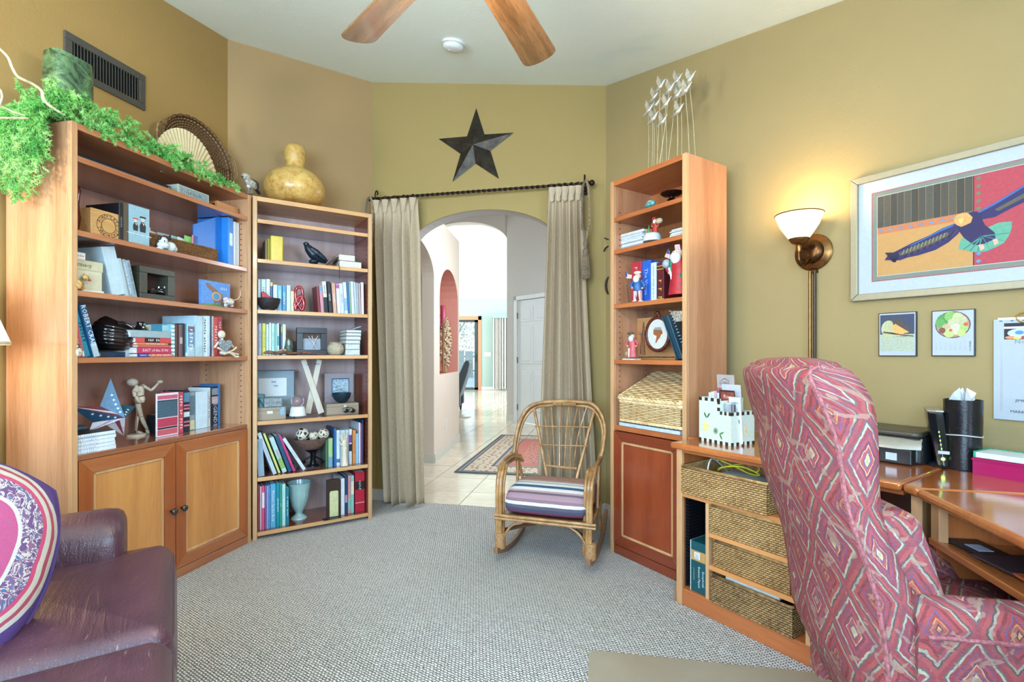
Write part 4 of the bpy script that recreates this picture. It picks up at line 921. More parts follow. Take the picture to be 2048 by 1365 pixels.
# ================================================================== armchair in woven kilim fabric at the desk
def kilim():
    tt = NT('kilim_weave'); tcn = tt.add('ShaderNodeTexCoord'); uv0 = tcn.outputs['UV']
    nzv = tt.add('ShaderNodeTexNoise'); nzv.inputs['Scale'].default_value = 60; nzv.inputs['Detail'].default_value = 2; tt.link(uv0, nzv.inputs['Vector'])
    wv = tt.add('ShaderNodeVectorMath', operation='MULTIPLY_ADD'); tt.link(nzv.outputs['Color'], wv.inputs[0]); wv.inputs[1].default_value = (.008, .008, 0); tt.link(uv0, wv.inputs[2])
    sp = tt.add('ShaderNodeSeparateXYZ'); tt.link(wv.outputs[0], sp.inputs[0]); x, y = sp.outputs[0], sp.outputs[1]
    def lattice(px_, py_, offx, offy):
        # distance field of diamonds on a staggered lattice, 0 in the centre .. 1 at the borders
        a = tt.math('ABSOLUTE', tt.math('SUBTRACT', tt.math('FRACT', tt.math('ADD', tt.math('MULTIPLY', x, 1 / px_), offx)), .5))
        b = tt.math('ABSOLUTE', tt.math('SUBTRACT', tt.math('FRACT', tt.math('ADD', tt.math('MULTIPLY', y, 1 / py_), offy)), .5))
        return tt.math('MULTIPLY', tt.math('ADD', a, b), 1.0), a, b
    d1, a1_, b1_ = lattice(.15, .21, 0, 0); d2, _, _ = lattice(.15, .21, .5, .5)
    d = tt.math('MINIMUM', d1, d2)            # 0 .. .5
    zig = tt.math('MULTIPLY', tt.math('PINGPONG', tt.math('MULTIPLY', y, 1), .012), .9); dd = tt.math('ADD', d, tt.math('SUBTRACT', zig, .005))
    ca = tt.ramp(dd, [(0, '#d98a5e'), (.035, '#5f4a48'), (.055, '#b9505a'), (.10, '#c77a4a'), (.125, '#a34250'), (.17, '#7a5f86'), (.195, '#b24a58'), (.25, '#93404e'), (.30, '#b9505c'), (.36, '#b0a08c'), (.40, '#6a5a58'), (.43, '#b9505c')], 'CONSTANT')
    cb = tt.ramp(dd, [(0, '#93b39a'), (.03, '#e2b27e'), (.07, '#7a5f86'), (.10, '#b9505a'), (.15, '#e0a98a'), (.17, '#8a4a62'), (.22, '#b9505c'), (.27, '#8a5a86'), (.29, '#a8485a'), (.36, '#c0b49e'), (.40, '#7a6a64'), (.43, '#a8485a')], 'CONSTANT')
    c = tt.mix(tt.math('LESS_THAN', d1, d2), ca, cb)
    n1 = tt.noise(wv.outputs[0], 26, 3); c = tt.mix(tt.ramp(n1, [(.50, (0, 0, 0, 1)), (.58, (.55, .55, .55, 1))]), c, '#8c5566')
    n4 = tt.noise(wv.outputs[0], 15, 2, .5, 1.5); c = tt.mix(tt.ramp(n4, [(.60, (0, 0, 0, 1)), (.63, (.7, .7, .7, 1))]), c, '#b98878')
    rib = tt.noise(tt.coord('UV', (90, 520, 1)), 1, 2); tt.bump(rib, .0015, .8); c = tt.mix(.35, c, rib, 'OVERLAY'); hs = tt.add('ShaderNodeHueSaturation'); hs.inputs['Hue'].default_value = .514; hs.inputs['Saturation'].default_value = .95; hs.inputs['Value'].default_value = .68; tt.link(c, hs.inputs['Color']); return tt.out(hs.outputs[0], .85, 0, 0, spec=.2)
KIL = kilim(); WELT = pm('#98585a', .8, 0, .25, .001, 120)
OC = Fr(.76, 1.10, 98.0); OW = .50
t = thing('upholstered_armchair', 'tall-backed desk armchair in red woven kilim fabric, bottom right', 'armchair', OC.P(.28, OW / 2), OC.rz)
def oc(u, v, z): return (u - .28, v - OW / 2, z)
rear = [(1.125, -.085), (1.11, -.11), (1.05, -.095), (.95, -.065), (.83, -.048), (.74, -.022), (.63, .012), (.52, .03), (.40, .045), (.30, .09), (.20, .14), (.12, .20)]
front = {1.125: .01, 1.11: .03, 1.05: .055, .95: .062, .83: .066, .74: .085, .63: .13, .52: .16, .40: .2, .30: .22, .20: .25, .12: .27}
rp = interp([(z, u, front[z]) for z, u in rear], 3)
def halfw(z): return OW / 2 * (1.0 - .16 * max(0, (z - .95) / .17) ** 2.5)
rows = []; uvr = []
for p in rp:
    z, ur_, uf = p; hw = halfw(z); ring = []; uvs_ = []
    e = .035
    sect = [(ur_ + .02, -hw), (ur_, -hw + .04), (ur_ - .018, -hw * .5), (ur_ - .024, 0), (ur_ - .018, hw * .5), (ur_, hw - .04), (ur_ + .02, hw), (uf - e, hw), (uf - .008, hw - .02), (uf, hw * .5), (uf + .006, 0), (uf, -hw * .5), (uf - .008, -hw + .02), (uf - e, -hw)]
    L_ = 0
    for i, (a, b) in enumerate(sect):
        if i: L_ += sqrt((a - sect[i - 1][0]) ** 2 + (b - sect[i - 1][1]) ** 2)
        ring.append(oc(a, b + OW / 2, z)); uvs_.append((L_, z * 1.02))
    ring.append(ring[0]); uvs_.append((L_ + .1, z * 1.02)); rows.append(ring); uvr.append(uvs_)
tz = .018; top = [[(p[0] * 1 , p[1], p[2]) for p in rows[0]]]
c0 = sum((Vector(p) for p in rows[0][:-1]), Vector()) / 14
cap_ = []
for f, dz in ((.88, .012), (.6, .02), (.2, .023), (.005, .0235)): cap_.append([tuple(c0 + (Vector(p) - c0) * f + Vector((0, 0, dz))) for p in rows[0]])
cu_ = [[(a, b + .03) for a, b in uvr[0]] for _ in cap_]
q = M(); q.grid(cap_[::-1] + rows, uvs=cu_ + uvr); bk = q.obj('backrest', KIL, t, smooth=True)
for si in (0,):
    q = M(); q.tube([Vector(oc(p[1] + .024, (OW / 2 - halfw(p[0])) - .002, p[0])) for p in rp] , .0055, 6)
    q.obj('piping', WELT, bk, smooth=True); q = M(); q.tube([Vector(oc(p[1] + .024, (OW / 2 + halfw(p[0])) + .002, p[0])) for p in rp], .0055, 6); q.obj('piping', WELT, bk, smooth=True)
    q = M(); q.tube([Vector(oc(rp[0][1] + .01, OW / 2 + halfw(rp[0][0]) * a, rp[0][0] + .006 * (1 - a * a))) for a in (-1, -.8, -.4, 0, .4, .8, 1)], .0055, 6); q.obj('piping', WELT, bk, smooth=True)
# inner back cushion
q = M(); puff(q, -.03, OW + .03 - .06, -.06, .06, 0, .42, .05, .01, .05)
q = M(); puff(q, oc(.1, 0, 0)[0], oc(.60, 0, 0)[0], oc(0, .02, 0)[1], oc(0, OW - .02, 0)[1], .36, .50, .05, .02, .06); q.obj('seat_cushion', KIL, t, smooth=True)
q = M(); puff(q, oc(.22, 0, 0)[0], oc(.60, 0, 0)[0], oc(0, .0, 0)[1], oc(0, OW, 0)[1], .18, .36, .03, .0, .05); q.obj('seat_base', KIL, t, smooth=True)
q = M(); q.loops([[oc(u, v, z) for u, v in [(.02 + a, .03), (.13 + a, .03), (.13 + a, OW - .03), (.02 + a, OW - .03)]] for z, a in ((.50, .10), (.60, .08), (.72, .045), (.80, .02))]); o = q.obj('lumbar_cushion', KIL, t, bevel=.03, segs=4)
# arms
def oarm(v0, v1, u0, u1, zt, drop):
    prof = [(v0 + .012, .16), (v0, .3), (v0 - .006, zt - .07), (v0 - .012, zt - .045), (v0 + .005, zt - .012), ((v0 + v1) / 2, zt + .002), (v1 - .005, zt - .012), (v1 + .006, zt - .045), (v1, zt - .07), (v1, .3), (v1 - .01, .16)]
    rows = []; uvr = []; L_ = [0]
    for i in range(1, len(prof)): L_.append(L_[-1] + sqrt((prof[i][0] - prof[i - 1][0]) ** 2 + (prof[i][1] - prof[i - 1][1]) ** 2))
    vc = (v0 + v1) / 2
    for u, s, dz in ((u0, .8, -.02), (u0 + .012, .97, -.003), (u0 + .03, 1, 0), (u0 + .2, 1, -.004), (u1 - .08, 1, -.01 - drop * .3), (u1 - .03, 1, -.02 - drop * .6), (u1 - .005, .93, -.04 - drop), (u1, .75, -.07 - drop)):
        rows.append([oc(u, vc + (a - vc) * s, .16 + (b - .16) * (1 + dz / (zt - .16))) for a, b in prof]); uvr.append([(u, l) for l in L_])
    q = M(); q.grid(rows, uvs=uvr); q.add(rows[0], [tuple(range(len(prof)))], uvs=[(a, b) for a, b in prof]); q.add(rows[-1], [tuple(reversed(range(len(prof))))], uvs=[(a, b) for a, b in prof])
    a_ = q.obj('arm', KIL, t, smooth=True)
    q = M(); q.tube([Vector(r[2]) + Vector((0, -.001, 0.004)) for r in rows[1:-1]], .0055, 6); q.obj('piping', WELT, a_, smooth=True)
oarm(-.015, .075, .115, .58, .622, 0); oarm(OW - .06, OW + .03, .12, .50, .615, .05)
# pedestal and castors
q = M(); q.lathe([(.03, .1), (.03, .18)], 14); q.obj('gas_column', pm('#1c1c1e', .4, .3), t, smooth=True)
for k in range(5):
    a = 2 * pi * k / 5 + .3; q = M(); q.tube([(0, 0, .11), (.15 * cos(a), .15 * sin(a), .10), (.26 * cos(a), .26 * sin(a), .075)], [.022, .018, .014], 8); l = q.obj('base_leg', wood('#5a3220', '#74452c', 'x', .3, .4), t, smooth=True)
    q = M(); q.lathe([(.006, -.012), (.026, -.01), (.028, 0), (.026, .01), (.006, .012)], 16, T=TR((.27 * cos(a), .27 * sin(a), .032), rz=a, rx=pi / 2)); q.obj('castor', pm('#1c1c1e', .5), l, smooth=True)

# ================================================================== chair mat
def matmat():
    tt = NT('frosted_plastic_mat'); n = tt.noise(tt.coord(), 240, 2); tt.bump(n, .0006); return tt.out(tt.ramp(tt.noise(tt.coord(), 3, 3), [(.3, '#958b78'), (.7, '#a69c8a')]), .3, 0, .3, .3)
def flo(x, y, z=0): d = ray(x, y); tq = (z - CH) / d.z; p = CAM + d * tq; return p.x, p.y
pA, pB = Vector(flo(1178, 1303)), Vector(flo(1640, 1350)); di = (pB - pA).normalized(); dn = Vector((di.y, -di.x)) * (1 if di.y * 0 - di.x * 1 < 0 else 1)
if dn.y > 0: dn = -dn
c4 = [pA, pA + di * 1.25, pA + di * 1.25 + dn * 1.1, pA + dn * 1.1]; cc_ = sum(c4, Vector((0, 0))) / 4
q = M(); lp_ = []
for i in range(4):
    p = c4[i]; a = (c4[i - 1] - p).normalized(); b = (c4[(i + 1) % 4] - p).normalized(); r = .03
    for k in range(6): f = k / 5; lp_.append(tuple((p + a * r * (1 - f) ** 2 + b * r * f ** 2).xy))
q.slab(lp_, .001, .006); q.obj('chair_mat', matmat(), None, bevel=.002, label='translucent plastic chair mat lying on the carpet under the armchair', cat='mat')
# ================================================================== item helper: real depth plane v of a front, shapes measured on it
class It:
    def __init__(s, fr, crop, v, name, label, cat, xc, zbase, group=None, turn=0):
        s.fr, s.c, s.v = fr, crop, v; ox, oy, k = crop
        s.uc = fr.px(ox + xc * k, HY, v)[0]; s.zb = zbase; s.k = abs(fr.px(ox + (xc + 1) * k, HY, v)[0] - s.uc)
        s.kz = abs(fr.px(ox + xc * k, HY, v)[1] - fr.px(ox + xc * k, HY + k, v)[1])
        s.t = thing(name, label, cat, fr.P(s.uc, v, zbase), fr.rz, group)
    def p(s, x, y, dv=0):
        ox, oy, k = s.c; u, z = s.fr.px(ox + x * k, oy + y * k, s.v); return Vector((u - s.uc, dv, z - s.zb))
    def x(s, x, y=None): return s.p(x, y if y is not None else (HY - s.c[1]) / s.c[2])[0]
    def tube(s, name, pts, r, mat, n=5, seg=8, par=None, dv=0, flat=1.0):
        P = [s.p(a[0], a[1], (a[2] if len(a) > 2 else 0) + dv) for a in pts]; P = interp(P, n) if len(P) > 2 else P
        if isinstance(r, (list, tuple)):
            m_ = len(r) - 1; R = [];
            for i in range(len(P)): f = i / (len(P) - 1) * m_; a = min(int(f), m_ - 1); R.append((r[a] + (r[a + 1] - r[a]) * (f - a)) * s.kz)
        else: R = r * s.kz
        q = M(); q.tube(P, R, seg, flat=flat); return q.obj(name, mat, par or s.t, smooth=True)
    def ball(s, name, x, y, rx, ry, mat, dv=0, rd=None, par=None):
        q = M(); q.ball(s.p(x, y, dv), (rx * s.k, (rd if rd is not None else rx) * s.kz, ry * s.kz)); return q.obj(name, mat, par or s.t, smooth=True)
    def box(s, name, x0, y0, x1, y1, d0, d1, mat, par=None, bevel=.001):
        a = s.p(x0, y0); b = s.p(x1, y1); xm = s.p((x0 + x1) / 2, y0); q = M(); q.box(a[0], b[0], d0, d1, max(min(a[2], b[2]), 0) if y1 != y0 else 0, s.p((x0 + x1) / 2, y0)[2] if True else a[2]); return q.obj(name, mat, par or s.t, bevel=bevel)
    def lathe(s, name, xc, prof, mat, par=None, seg=24, dv=0, cap=True, squash=1.0, wob=None):
        cx_ = s.p(xc, prof[0][1]); q = M(); pr = [(max(.0005, r * s.kz), s.p(xc, y)[2]) for r, y in prof]
        if pr[0][1] > pr[-1][1]: pr = pr[::-1]
        q.lathe(pr, seg, T=TR((cx_[0], dv, 0)) @ Matrix.Diagonal((1, squash, 1, 1)), cap=cap, wob=wob); return q.obj(name, mat, par or s.t, smooth=True)
    def plate(s, name, pts, d0, d1, mat, par=None, bevel=0):
        q = M(); P = [s.p(*a) for a in pts]; q.plate([(a[0], a[2]) for a in P], d0, d1); return q.obj(name, mat, par or s.t, bevel=bevel)
    def text(s, st, x, y, size, col, dv=-.001, turn=0, par=None, sx=1.0):
        a = s.p(x, y); return text(par or s.t, st, a[0], dv, a[2], size * s.kz, col, turn, sx=sx)
FULL = (0, 0, 1.0)
# ------------------------------------------------------------------ framed eagle picture
PF = (1680, 260, .4396)
it = It(WR, PF, -.03, 'framed_picture', 'large framed eagle print in a pale champagne frame on the right wall', 'picture', 300, 1.391)
RU = 2.46 - it.uc                                # right end of the picture, out of the photograph
def pz_(x, y): return it.p(x, y)
xl0 = it.x(45); H_ = 1.939 - 1.391; CHAMP = pm('#978f76', .4, .2, .02); n_ = .030
q = M()
for pl in ([(xl0, 0), (RU, 0), (RU - n_, n_), (xl0 + n_, n_)], [(xl0, H_), (xl0 + n_, H_ - n_), (RU - n_, H_ - n_), (RU, H_)], [(xl0, 0), (xl0 + n_, n_), (xl0 + n_, H_ - n_), (xl0, H_)], [(RU, 0), (RU, H_), (RU - n_, H_ - n_), (RU - n_, n_)]):
    q = M(); q.plate(pl, 0, .028); q.obj('frame_side', CHAMP, it.t, bevel=.004)
def layer(name, m_, col, y):   # a flat sheet inset by m_
    q = M(); q.box(xl0 + m_, RU - m_, y, y + .001, m_, H_ - m_); return q.obj(name, pm(col, .6, 0, .02), it.t)
layer('mat_board', .026, '#adb4ba', .014); layer('mat_line', .080, '#a04450', .0134); layer('inner_mat', .0835, '#747a6e', .0128); layer('mat_bevel', .1005, '#b8bab6', .0122)
art = layer('print_sheet', .103, '#b8894e', .0116)
A0x, A0z, A1x, A1z = xl0 + .103, .103, RU - .103, H_ - .103
dvd = it.x(601)
def ap(x, y): a = it.p(x, y); return (min(max(a[0], A0x), A1x), min(max(a[2], A0z), A1z))
def pic(name, pts, col, y, raw=False):
    q = M(); q.plate([ap(*p) for p in pts] if not raw else pts, y, y + .0004); return q.obj(name, pm(col, .65, 0, .05, 0, 90), art)
pic('painted_field', [(dvd, A0z), (A1x, A0z), (A1x, A1z), (dvd, A1z)], '#a83c48', .0111, True)
zb1 = ap(163, 448)[1]; zb2 = ap(165, 476)[1]
pic('painted_band', [(A0x, zb2), (dvd, zb2), (dvd, zb1), (A0x, zb1)], '#b8704a', .0111, True)
nb = 13
for k in range(nb):
    x0 = A0x + (dvd - A0x) * k / nb; x1 = A0x + (dvd - A0x) * (k + 1) / nb - .0012
    pic('painted_board', [(x0, zb1 + .001), (x1, zb1 + .001), (x1, A1z), (x0, A1z)], ['#45423a', '#4e4a40', '#3b3932'][k % 3], .0109, True)
pic('painted_line', [(dvd, A0z), (dvd + .003, A0z), (dvd + .003, A1z), (dvd, A1z)], '#2a2430', .0105, True)
for k in range(9):
    x = A0x + (dvd - A0x) * (k + .4) / 9; z = (zb1 + zb2) / 2; pic('painted_diamond', [(x - .009, z), (x, z - .0055), (x + .009, z), (x, z + .0055)], '#5b86ad', .0105, True)
for k in range(12):
    z = A0z + (A1z - A0z) * (k + .5) / 12; x = dvd + .016; pic('painted_diamond', [(x - .009, z), (x, z - .008), (x + .009, z), (x, z + .008)], '#6a6f52' if k > 3 else '#5b86ad', .0105, True)
pic('painted_wing', [(198, 592), (215, 568), (262, 545), (320, 515), (400, 480), (460, 447), (515, 425), (548, 440), (535, 470), (490, 510), (430, 545), (350, 570), (300, 580), (270, 592), (240, 592)], '#281e56', .0102)
pic('wing_feathers', [(262, 560), (330, 530), (420, 492), (488, 462), (490, 478), (430, 510), (340, 548), (270, 572)], '#545240', .0098)
pic('wing_edge', [(305, 528), (400, 482), (460, 449), (515, 426), (512, 436), (455, 460), (330, 522)], '#2c62a0', .0097)
for k in range(16): pic('feather', [(300 + k * 15, 535 - k * 5.6), (316 + k * 15, 529 - k * 5.6), (296 + k * 14, 583 - k * 6.4), (288 + k * 14, 578 - k * 6.4)], ('#1c1638', '#3a3050')[k % 2], .0101)
for k in range(12): pic('feather_vane', [(285 + k * 17, 545 - k * 7), (289 + k * 17, 544 - k * 7), (282 + k * 17, 566 - k * 7), (278 + k * 17, 566 - k * 7)], '#8a8664', .0095)
for k in range(9): pic('feather', [(198 + k * 4, 558 + k * 5), (262, 556 + k * 3), (262, 559 + k * 3), (206 + k * 5, 563 + k * 5)], '#1c1638', .0094)
for k in range(0): pic('feather', [(198 + k * 7, 565 + k * 4), (262 + k * 3, 562 + k * 3), (262 + k * 3, 568 + k * 3), (202 + k * 7, 570 + k * 4)], '#4a3a3c', .0096)
pic('painted_wing', [(622, 372), (700, 330), (790, 275), (840, 246), (1100, 120), (1150, 100), (1120, 190), (1000, 270), (837, 325), (780, 352), (700, 395), (640, 406)], '#281e56', .0102)
pic('wing_feathers', [(700, 360), (837, 285), (837, 305), (780, 335), (715, 368)], '#545240', .0098); pic('wing_edge', [(622, 372), (700, 330), (837, 249), (837, 256), (700, 340), (630, 376)], '#2c62a0', .0097)
pic('painted_tail', [(533, 540), (548, 490), (620, 490), (672, 440), (720, 420), (780, 414), (776, 450), (765, 480), (740, 515), (700, 535), (660, 552), (610, 556), (560, 545)], '#5c9a80', .0102)
for a in ((560, 545), (590, 552), (625, 556), (680, 545), (715, 530), (745, 505), (770, 470)): pic('feather', [(640, 480), (646, 484), a, (a[0] - 5, a[1] - 4)], '#3f7f74', .0097)
pic('painted_body', [(515, 402), (560, 380), (600, 370), (636, 370), (640, 400), (655, 430), (700, 465), (704, 490), (690, 500), (662, 512), (636, 525), (600, 520), (560, 490), (532, 452)], '#241a4c', .0099)
pic('painted_head', [(514, 402), (530, 384), (555, 375), (580, 378), (600, 396), (592, 420), (572, 430), (548, 440), (528, 432), (516, 418)], '#c89858', .0093); pic('painted_beak', [(534, 404), (560, 400), (556, 418), (545, 428), (538, 418)], '#d8b068', .0090)
for c_ in ((640, 532), (704, 508)): pic('painted_foot', [(c_[0] - 14, c_[1] - 10), (c_[0] + 8, c_[1] - 14), (c_[0] + 14, c_[1] + 6), (c_[0] - 4, c_[1] + 16)], '#e9a58e', .0093)
# ------------------------------------------------------------------ two small calendars and the big one
def cal(label, x0, y0, x1, y1, v=-.012):
    it = It(WR, FULL, v, 'calendar_page', label, 'calendar', (x0 + x1) / 2, WR.px((x0 + x1) / 2, y1, v)[1], 'small framed calendar pages'); a, b = it.x(x0), it.x(x1); h = it.p((x0 + x1) / 2, y0)[2]
    q = M(); q.box(a, b, 0, .011, 0, h); q.obj('frame', pm('#1c1d26', .4), it.t, bevel=.001); m_ = .0035
    q = M(); q.box(a + m_, b - m_, -.0008, 0, m_, h - m_); pg = q.obj('page', pm('#aab2ba', .6, 0, .01), it.t); return it, pg, a, b, h
def days(par, x0, x1, z0, z1, col='#5a6068', start=2, n=31, sz=.0045):
    for k in range(n):
        c_ = (k + start) % 7; r_ = (k + start) // 7; text(par, str(k + 1), x0 + (x1 - x0) * (c_ + .5) / 7, -.0012, z1 - (z1 - z0) * (r_ + .5) / 5.2, sz, col, name='date')
it, pg, a, b, h = cal('small October calendar page with an owl before a yellow moon, under the eagle picture', 1757, 625, 1833, 713)
w = b - a; X = lambda f: a + w * f; Z = lambda f: h * f
def fl_(par, name, pts, col, y=-.0012, e=.0004):
    q = M(); q.plate([(X(p[0]), Z(p[1])) for p in pts], y, y + e); return q.obj(name, pm(col, .65, 0, .08, 0, 200), par)
def disc(cx_, cz__, rx, rz2, n=24): return [(cx_ + rx * cos(2 * pi * i / n), cz__ + rz2 * sin(2 * pi * i / n)) for i in range(n)]
fl_(pg, 'night_sky', [(.05, .50), (.95, .50), (.95, .95), (.05, .95)], '#3a4058'); fl_(pg, 'date_panel', [(.05, .12), (.95, .12), (.95, .50), (.05, .50)], '#a8b09a')
fl_(pg, 'moon', disc(.28, .62, .2, .2), '#b4b488', -.0016); fl_(pg, 'owl', [(.38, .88), (.45, .84), (.6, .88), (.58, .82), (.8, .68), (.87, .55), (.75, .5), (.6, .6), (.42, .7), (.38, .78)], '#4a443e', -.0020)
fl_(pg, 'owl_breast', [(.36, .66), (.46, .74), (.6, .66), (.82, .54), (.7, .52), (.55, .45), (.44, .55)], '#e0a25c', -.0024); fl_(pg, 'branch', [(.1, .5), (.14, .54), (.4, .5), (.93, .44), (.93, .46), (.6, .5), (.4, .54), (.15, .57)], '#4e3226', -.0024)
text(pg, 'OCTOBER', X(.62), -.0018, Z(.445), .008, '#3a4038'); days(pg, X(.08), X(.92), Z(.16), Z(.42), start=2, n=31)
it, pg, a, b, h = cal('small November calendar page with a round bowl of vegetables, right of the owl page', 1863, 620, 1950, 713)
w = b - a
fl_(pg, 'bowl_rim', disc(.5, .68, .41, .29), '#5b4a52'); fl_(pg, 'bowl_inside', disc(.5, .68, .385, .27), '#b6846c', -.0016)
for (cx_, cz_2, r_, c_) in ((.3, .78, .17, '#4f8a4a'), (.22, .72, .12, '#5f9a52'), (.45, .86, .14, '#7fb05a'), (.62, .84, .12, '#b9c98a'), (.72, .76, .12, '#b2b58c'), (.52, .72, .13, '#bcb894'), (.36, .62, .11, '#bba984'), (.58, .58, .15, '#c4bfa8'), (.76, .60, .10, '#9cbf6a'), (.7, .5, .10, '#b5cc74'), (.42, .50, .12, '#b9cf7c'), (.26, .56, .08, '#7a4a3a'), (.8, .68, .05, '#c9583e'), (.46, .56, .04, '#c9583e')):
    fl_(pg, 'vegetable', disc(cx_, cz_2, r_, r_ * .8, 12), c_, -.002 - .00002 * len(pg.children))
text(pg, 'NOVEMBER', X(.90), -.0018, Z(.22), .0075, '#3a4050', turn=pi / 2); days(pg, X(.06), X(.84), Z(.12), Z(.34), start=5, n=30)
v_ = -.012; it = It(WR, FULL, v_, 'wall_calendar', 'tall white November list calendar with ring hanger, at the right picture edge', 'calendar', 2018, WR.px(1988, 838, v_)[1])
a = it.x(1987); b = a + .29; h = it.p(1988, 640)[2]; w = b - a
q = M(); q.box(a, b, .0, .006, 0, h); pg = q.obj('page', pm('#a9b1b8', .6, 0, .01), it.t, bevel=.0006)
q = M(); q.box(a + .012, b - .012, -.001, .0, h - .002, h + .006); q.obj('hanger_strip', pm('#d0d6dc', .4), it.t)
q = M(); q.tube([(a + .085 + .022 * cos(t_), -.003, h + .004 + .018 * sin(t_)) for t_ in [2 * pi * k / 20 for k in range(20)]], .003, 6, closed=True); q.obj('hanger_ring', pm('#c9a25a', .3, .8), it.t, smooth=True)
for k in range(9): q = M(); q.box(a + .016 + k * .03, a + .024 + k * .03, -.0006, .001, h - .008, h - .005); q.obj('binding_hole', pm('#3a4046', .6, 0, 0), pg)
fl_(pg, 'picture_ground', [(.1, .80), (.9, .80), (.9, .96), (.1, .96)], '#20222c', -.0008); fl_(pg, 'white_band', [(.1, .905), (.9, .905), (.9, .925), (.1, .925)], '#e6ebf0', -.0014)
for (cx_, cz_2, rx_, rz_2, c_) in ((.26, .86, .13, .045, '#b9cfe0'), (.24, .865, .04, .02, '#4f86c0'), (.32, .818, .07, .018, '#b8343a'), (.46, .825, .09, .02, '#4a9a5a'), (.16, .818, .05, .014, '#d98a5a'), (.22, .812, .04, .012, '#d9c84a')): fl_(pg, 'painted_fruit', disc(cx_, cz_2, rx_, rz_2, 16), c_, -.0020 - .00003 * len(pg.children))
text(pg, 'November', X(.36), -.0012, Z(.775), .022, '#7a828c')
for k in range(30):
    z = .735 - k * .0225; q = M(); q.box(X(.12), X(.97), -.0003, .0, Z(z) - .0003, Z(z) + .0003); q.obj('rule', pm('#a8b0b8', .6, 0, 0), pg); text(pg, str(k + 1), X(.075), -.0012, Z(z) + .004, .0065, '#8a929a', name='date')
text(pg, 'JIMMIE C.', X(.30), -.0012, Z(.195), .014, '#2e323a'); text(pg, 'MARK RICHMOND', X(.36), -.0012, Z(.085), .014, '#2e323a')

# ================================================================== baskets
def wicker(c1, c2, gap, name, sc_=60):
    tt = NT(name); at = tt.add('ShaderNodeAttribute'); at.attribute_name = 'shade'; n = tt.noise(tt.coord(scale=(1, 1, 1)), sc_, 3); n2 = tt.noise(tt.coord(), 9, 3)
    c = tt.ramp(tt.math('ADD', tt.math('MULTIPLY', n, .6), tt.math('MULTIPLY', n2, .4)), [(.35, c1), (.6, c2)]); f = tt.ramp(at.outputs['Fac'], [(.12, (0, 0, 0, 1)), (.5, (1, 1, 1, 1))])
    return tt.out(tt.mix(f, gap, c), .55, 0, 0, spec=.3)  # cavity shade between the strands is painted into the colour
RATB = wicker('#92693a', '#caa067', '#2c1c10', 'woven_rattan'); RATD = wicker('#5f3c20', '#96683a', '#1c100a', 'dark_woven_rattan'); WILL = wicker('#c8a06a', '#ecd2a2', '#6a4826', 'woven_willow', 30)
def weave(m, W, H, nx, ny, amp, T):
    if m.at is None: m.at = []
    m.at += [1.0] * (len(m.v) - len(m.at))
    fz = (0, .22, .5, .78); zs_ = [(j + f) for j in range(ny) for f in fz] + [ny]; rows = []; at = []
    for zz in zs_:
        j = int(min(zz, ny - .001)); f = zz - j; s = sin(pi * f) if zz < ny else 0; row = []
        for i in range(2 * nx + 1):
            ph = cos(pi * (i / 2 + j)); hgt = s * (.55 + .45 * ph); row.append((W * i / (2 * nx), -amp * hgt, H * zz / ny)); at.append(s * (.35 + .65 * (ph * .5 + .5)) + .02)
        rows.append(row)
    m.grid(rows, T=T); m.at += at
def basket_parts(par, W, D, H, mat, nx, ny, amp=.003, taper=0, rim=.006, inside=True, bottom=True):
    q = M(); th = .004; nd = max(3, int(nx * D / W))
    for T, w_, n_ in ((Matrix.Identity(4), W, nx), (TR((W, 0, 0), rz=pi / 2), D, nd), (TR((W, D, 0), rz=pi), W, nx), (TR((0, D, 0), rz=-pi / 2), D, nd)): weave(q, w_, H, n_, ny, amp, T)
    n0 = len(q.v); t1 = .006
    for b in ((t1, W - t1, t1 - .002, t1), (t1, W - t1, D - t1, D - t1 + .002), (t1 - .002, t1, t1, D - t1), (W - t1, W - t1 + .002, t1, D - t1)): q.box(*b, 0, H)
    q.box(t1, W - t1, t1, D - t1, .002, .006); q.at += [.45] * (len(q.v) - n0)
    o = q.obj('woven_body', mat, par)
    q = M(); q.tube([(x, y, H) for x, y in rrect(-.001, W + .001, -.001, D + .001, .012, 3)], rim, 6, closed=True); q.at = [(.5 + .4 * sin(k * 1.3)) for k in range(len(q.v))]; q.obj('rim', mat, par, smooth=True); return o
bg_ = 'rattan baskets in the desk cubbies'
def dbasket(label, x0, x1, ztop, zbot, y, nx, ny, mat, v0, D):
    u0, u1 = DK.px(x0, y, v0)[0], DK.px(x1, y + (x1 - x0) * .4, v0)[0]
    t = thing('rattan_basket', label, 'basket', DK.P(u0, v0, zbot + .001), DK.rz, bg_); basket_parts(t, u1 - u0, D, ztop - zbot, mat, nx, ny); return t, u1 - u0, u0
zz = lambda x, y, v=-.0: DK.px(x, y, v)[1]
ba, wba, uba = dbasket('open rattan basket with cables in the top desk cubby', 1363, 1534, zz(1361, 930), zd['s1'], 950, 36, 14, RATB, -.012, .30)
dbasket('rattan basket in the second desk cubby, above two others', 1419.5, 1575, zz(1419.5, 1010), zd['s2'], 1030, 38, 14, RATB, .004, .33)
dbasket('rattan basket in the third desk cubby, between two others', 1427, 1580, zz(1428, 1083), zd['s3'], 1100, 38, 13, wicker('#8a6238', '#c0965e', '#20140c', 'woven_rattan_worn'), .012, .33)
b4, w4, u4 = dbasket('darker rattan basket in the lowest desk cubby with papers showing', 1422, 1585, zz(1421, 1149), zd['bot'], 1170, 38, 13, wicker('#6e4d2c', '#b08a58', '#1a100a', 'woven_rattan_dark'), -.004, .33)
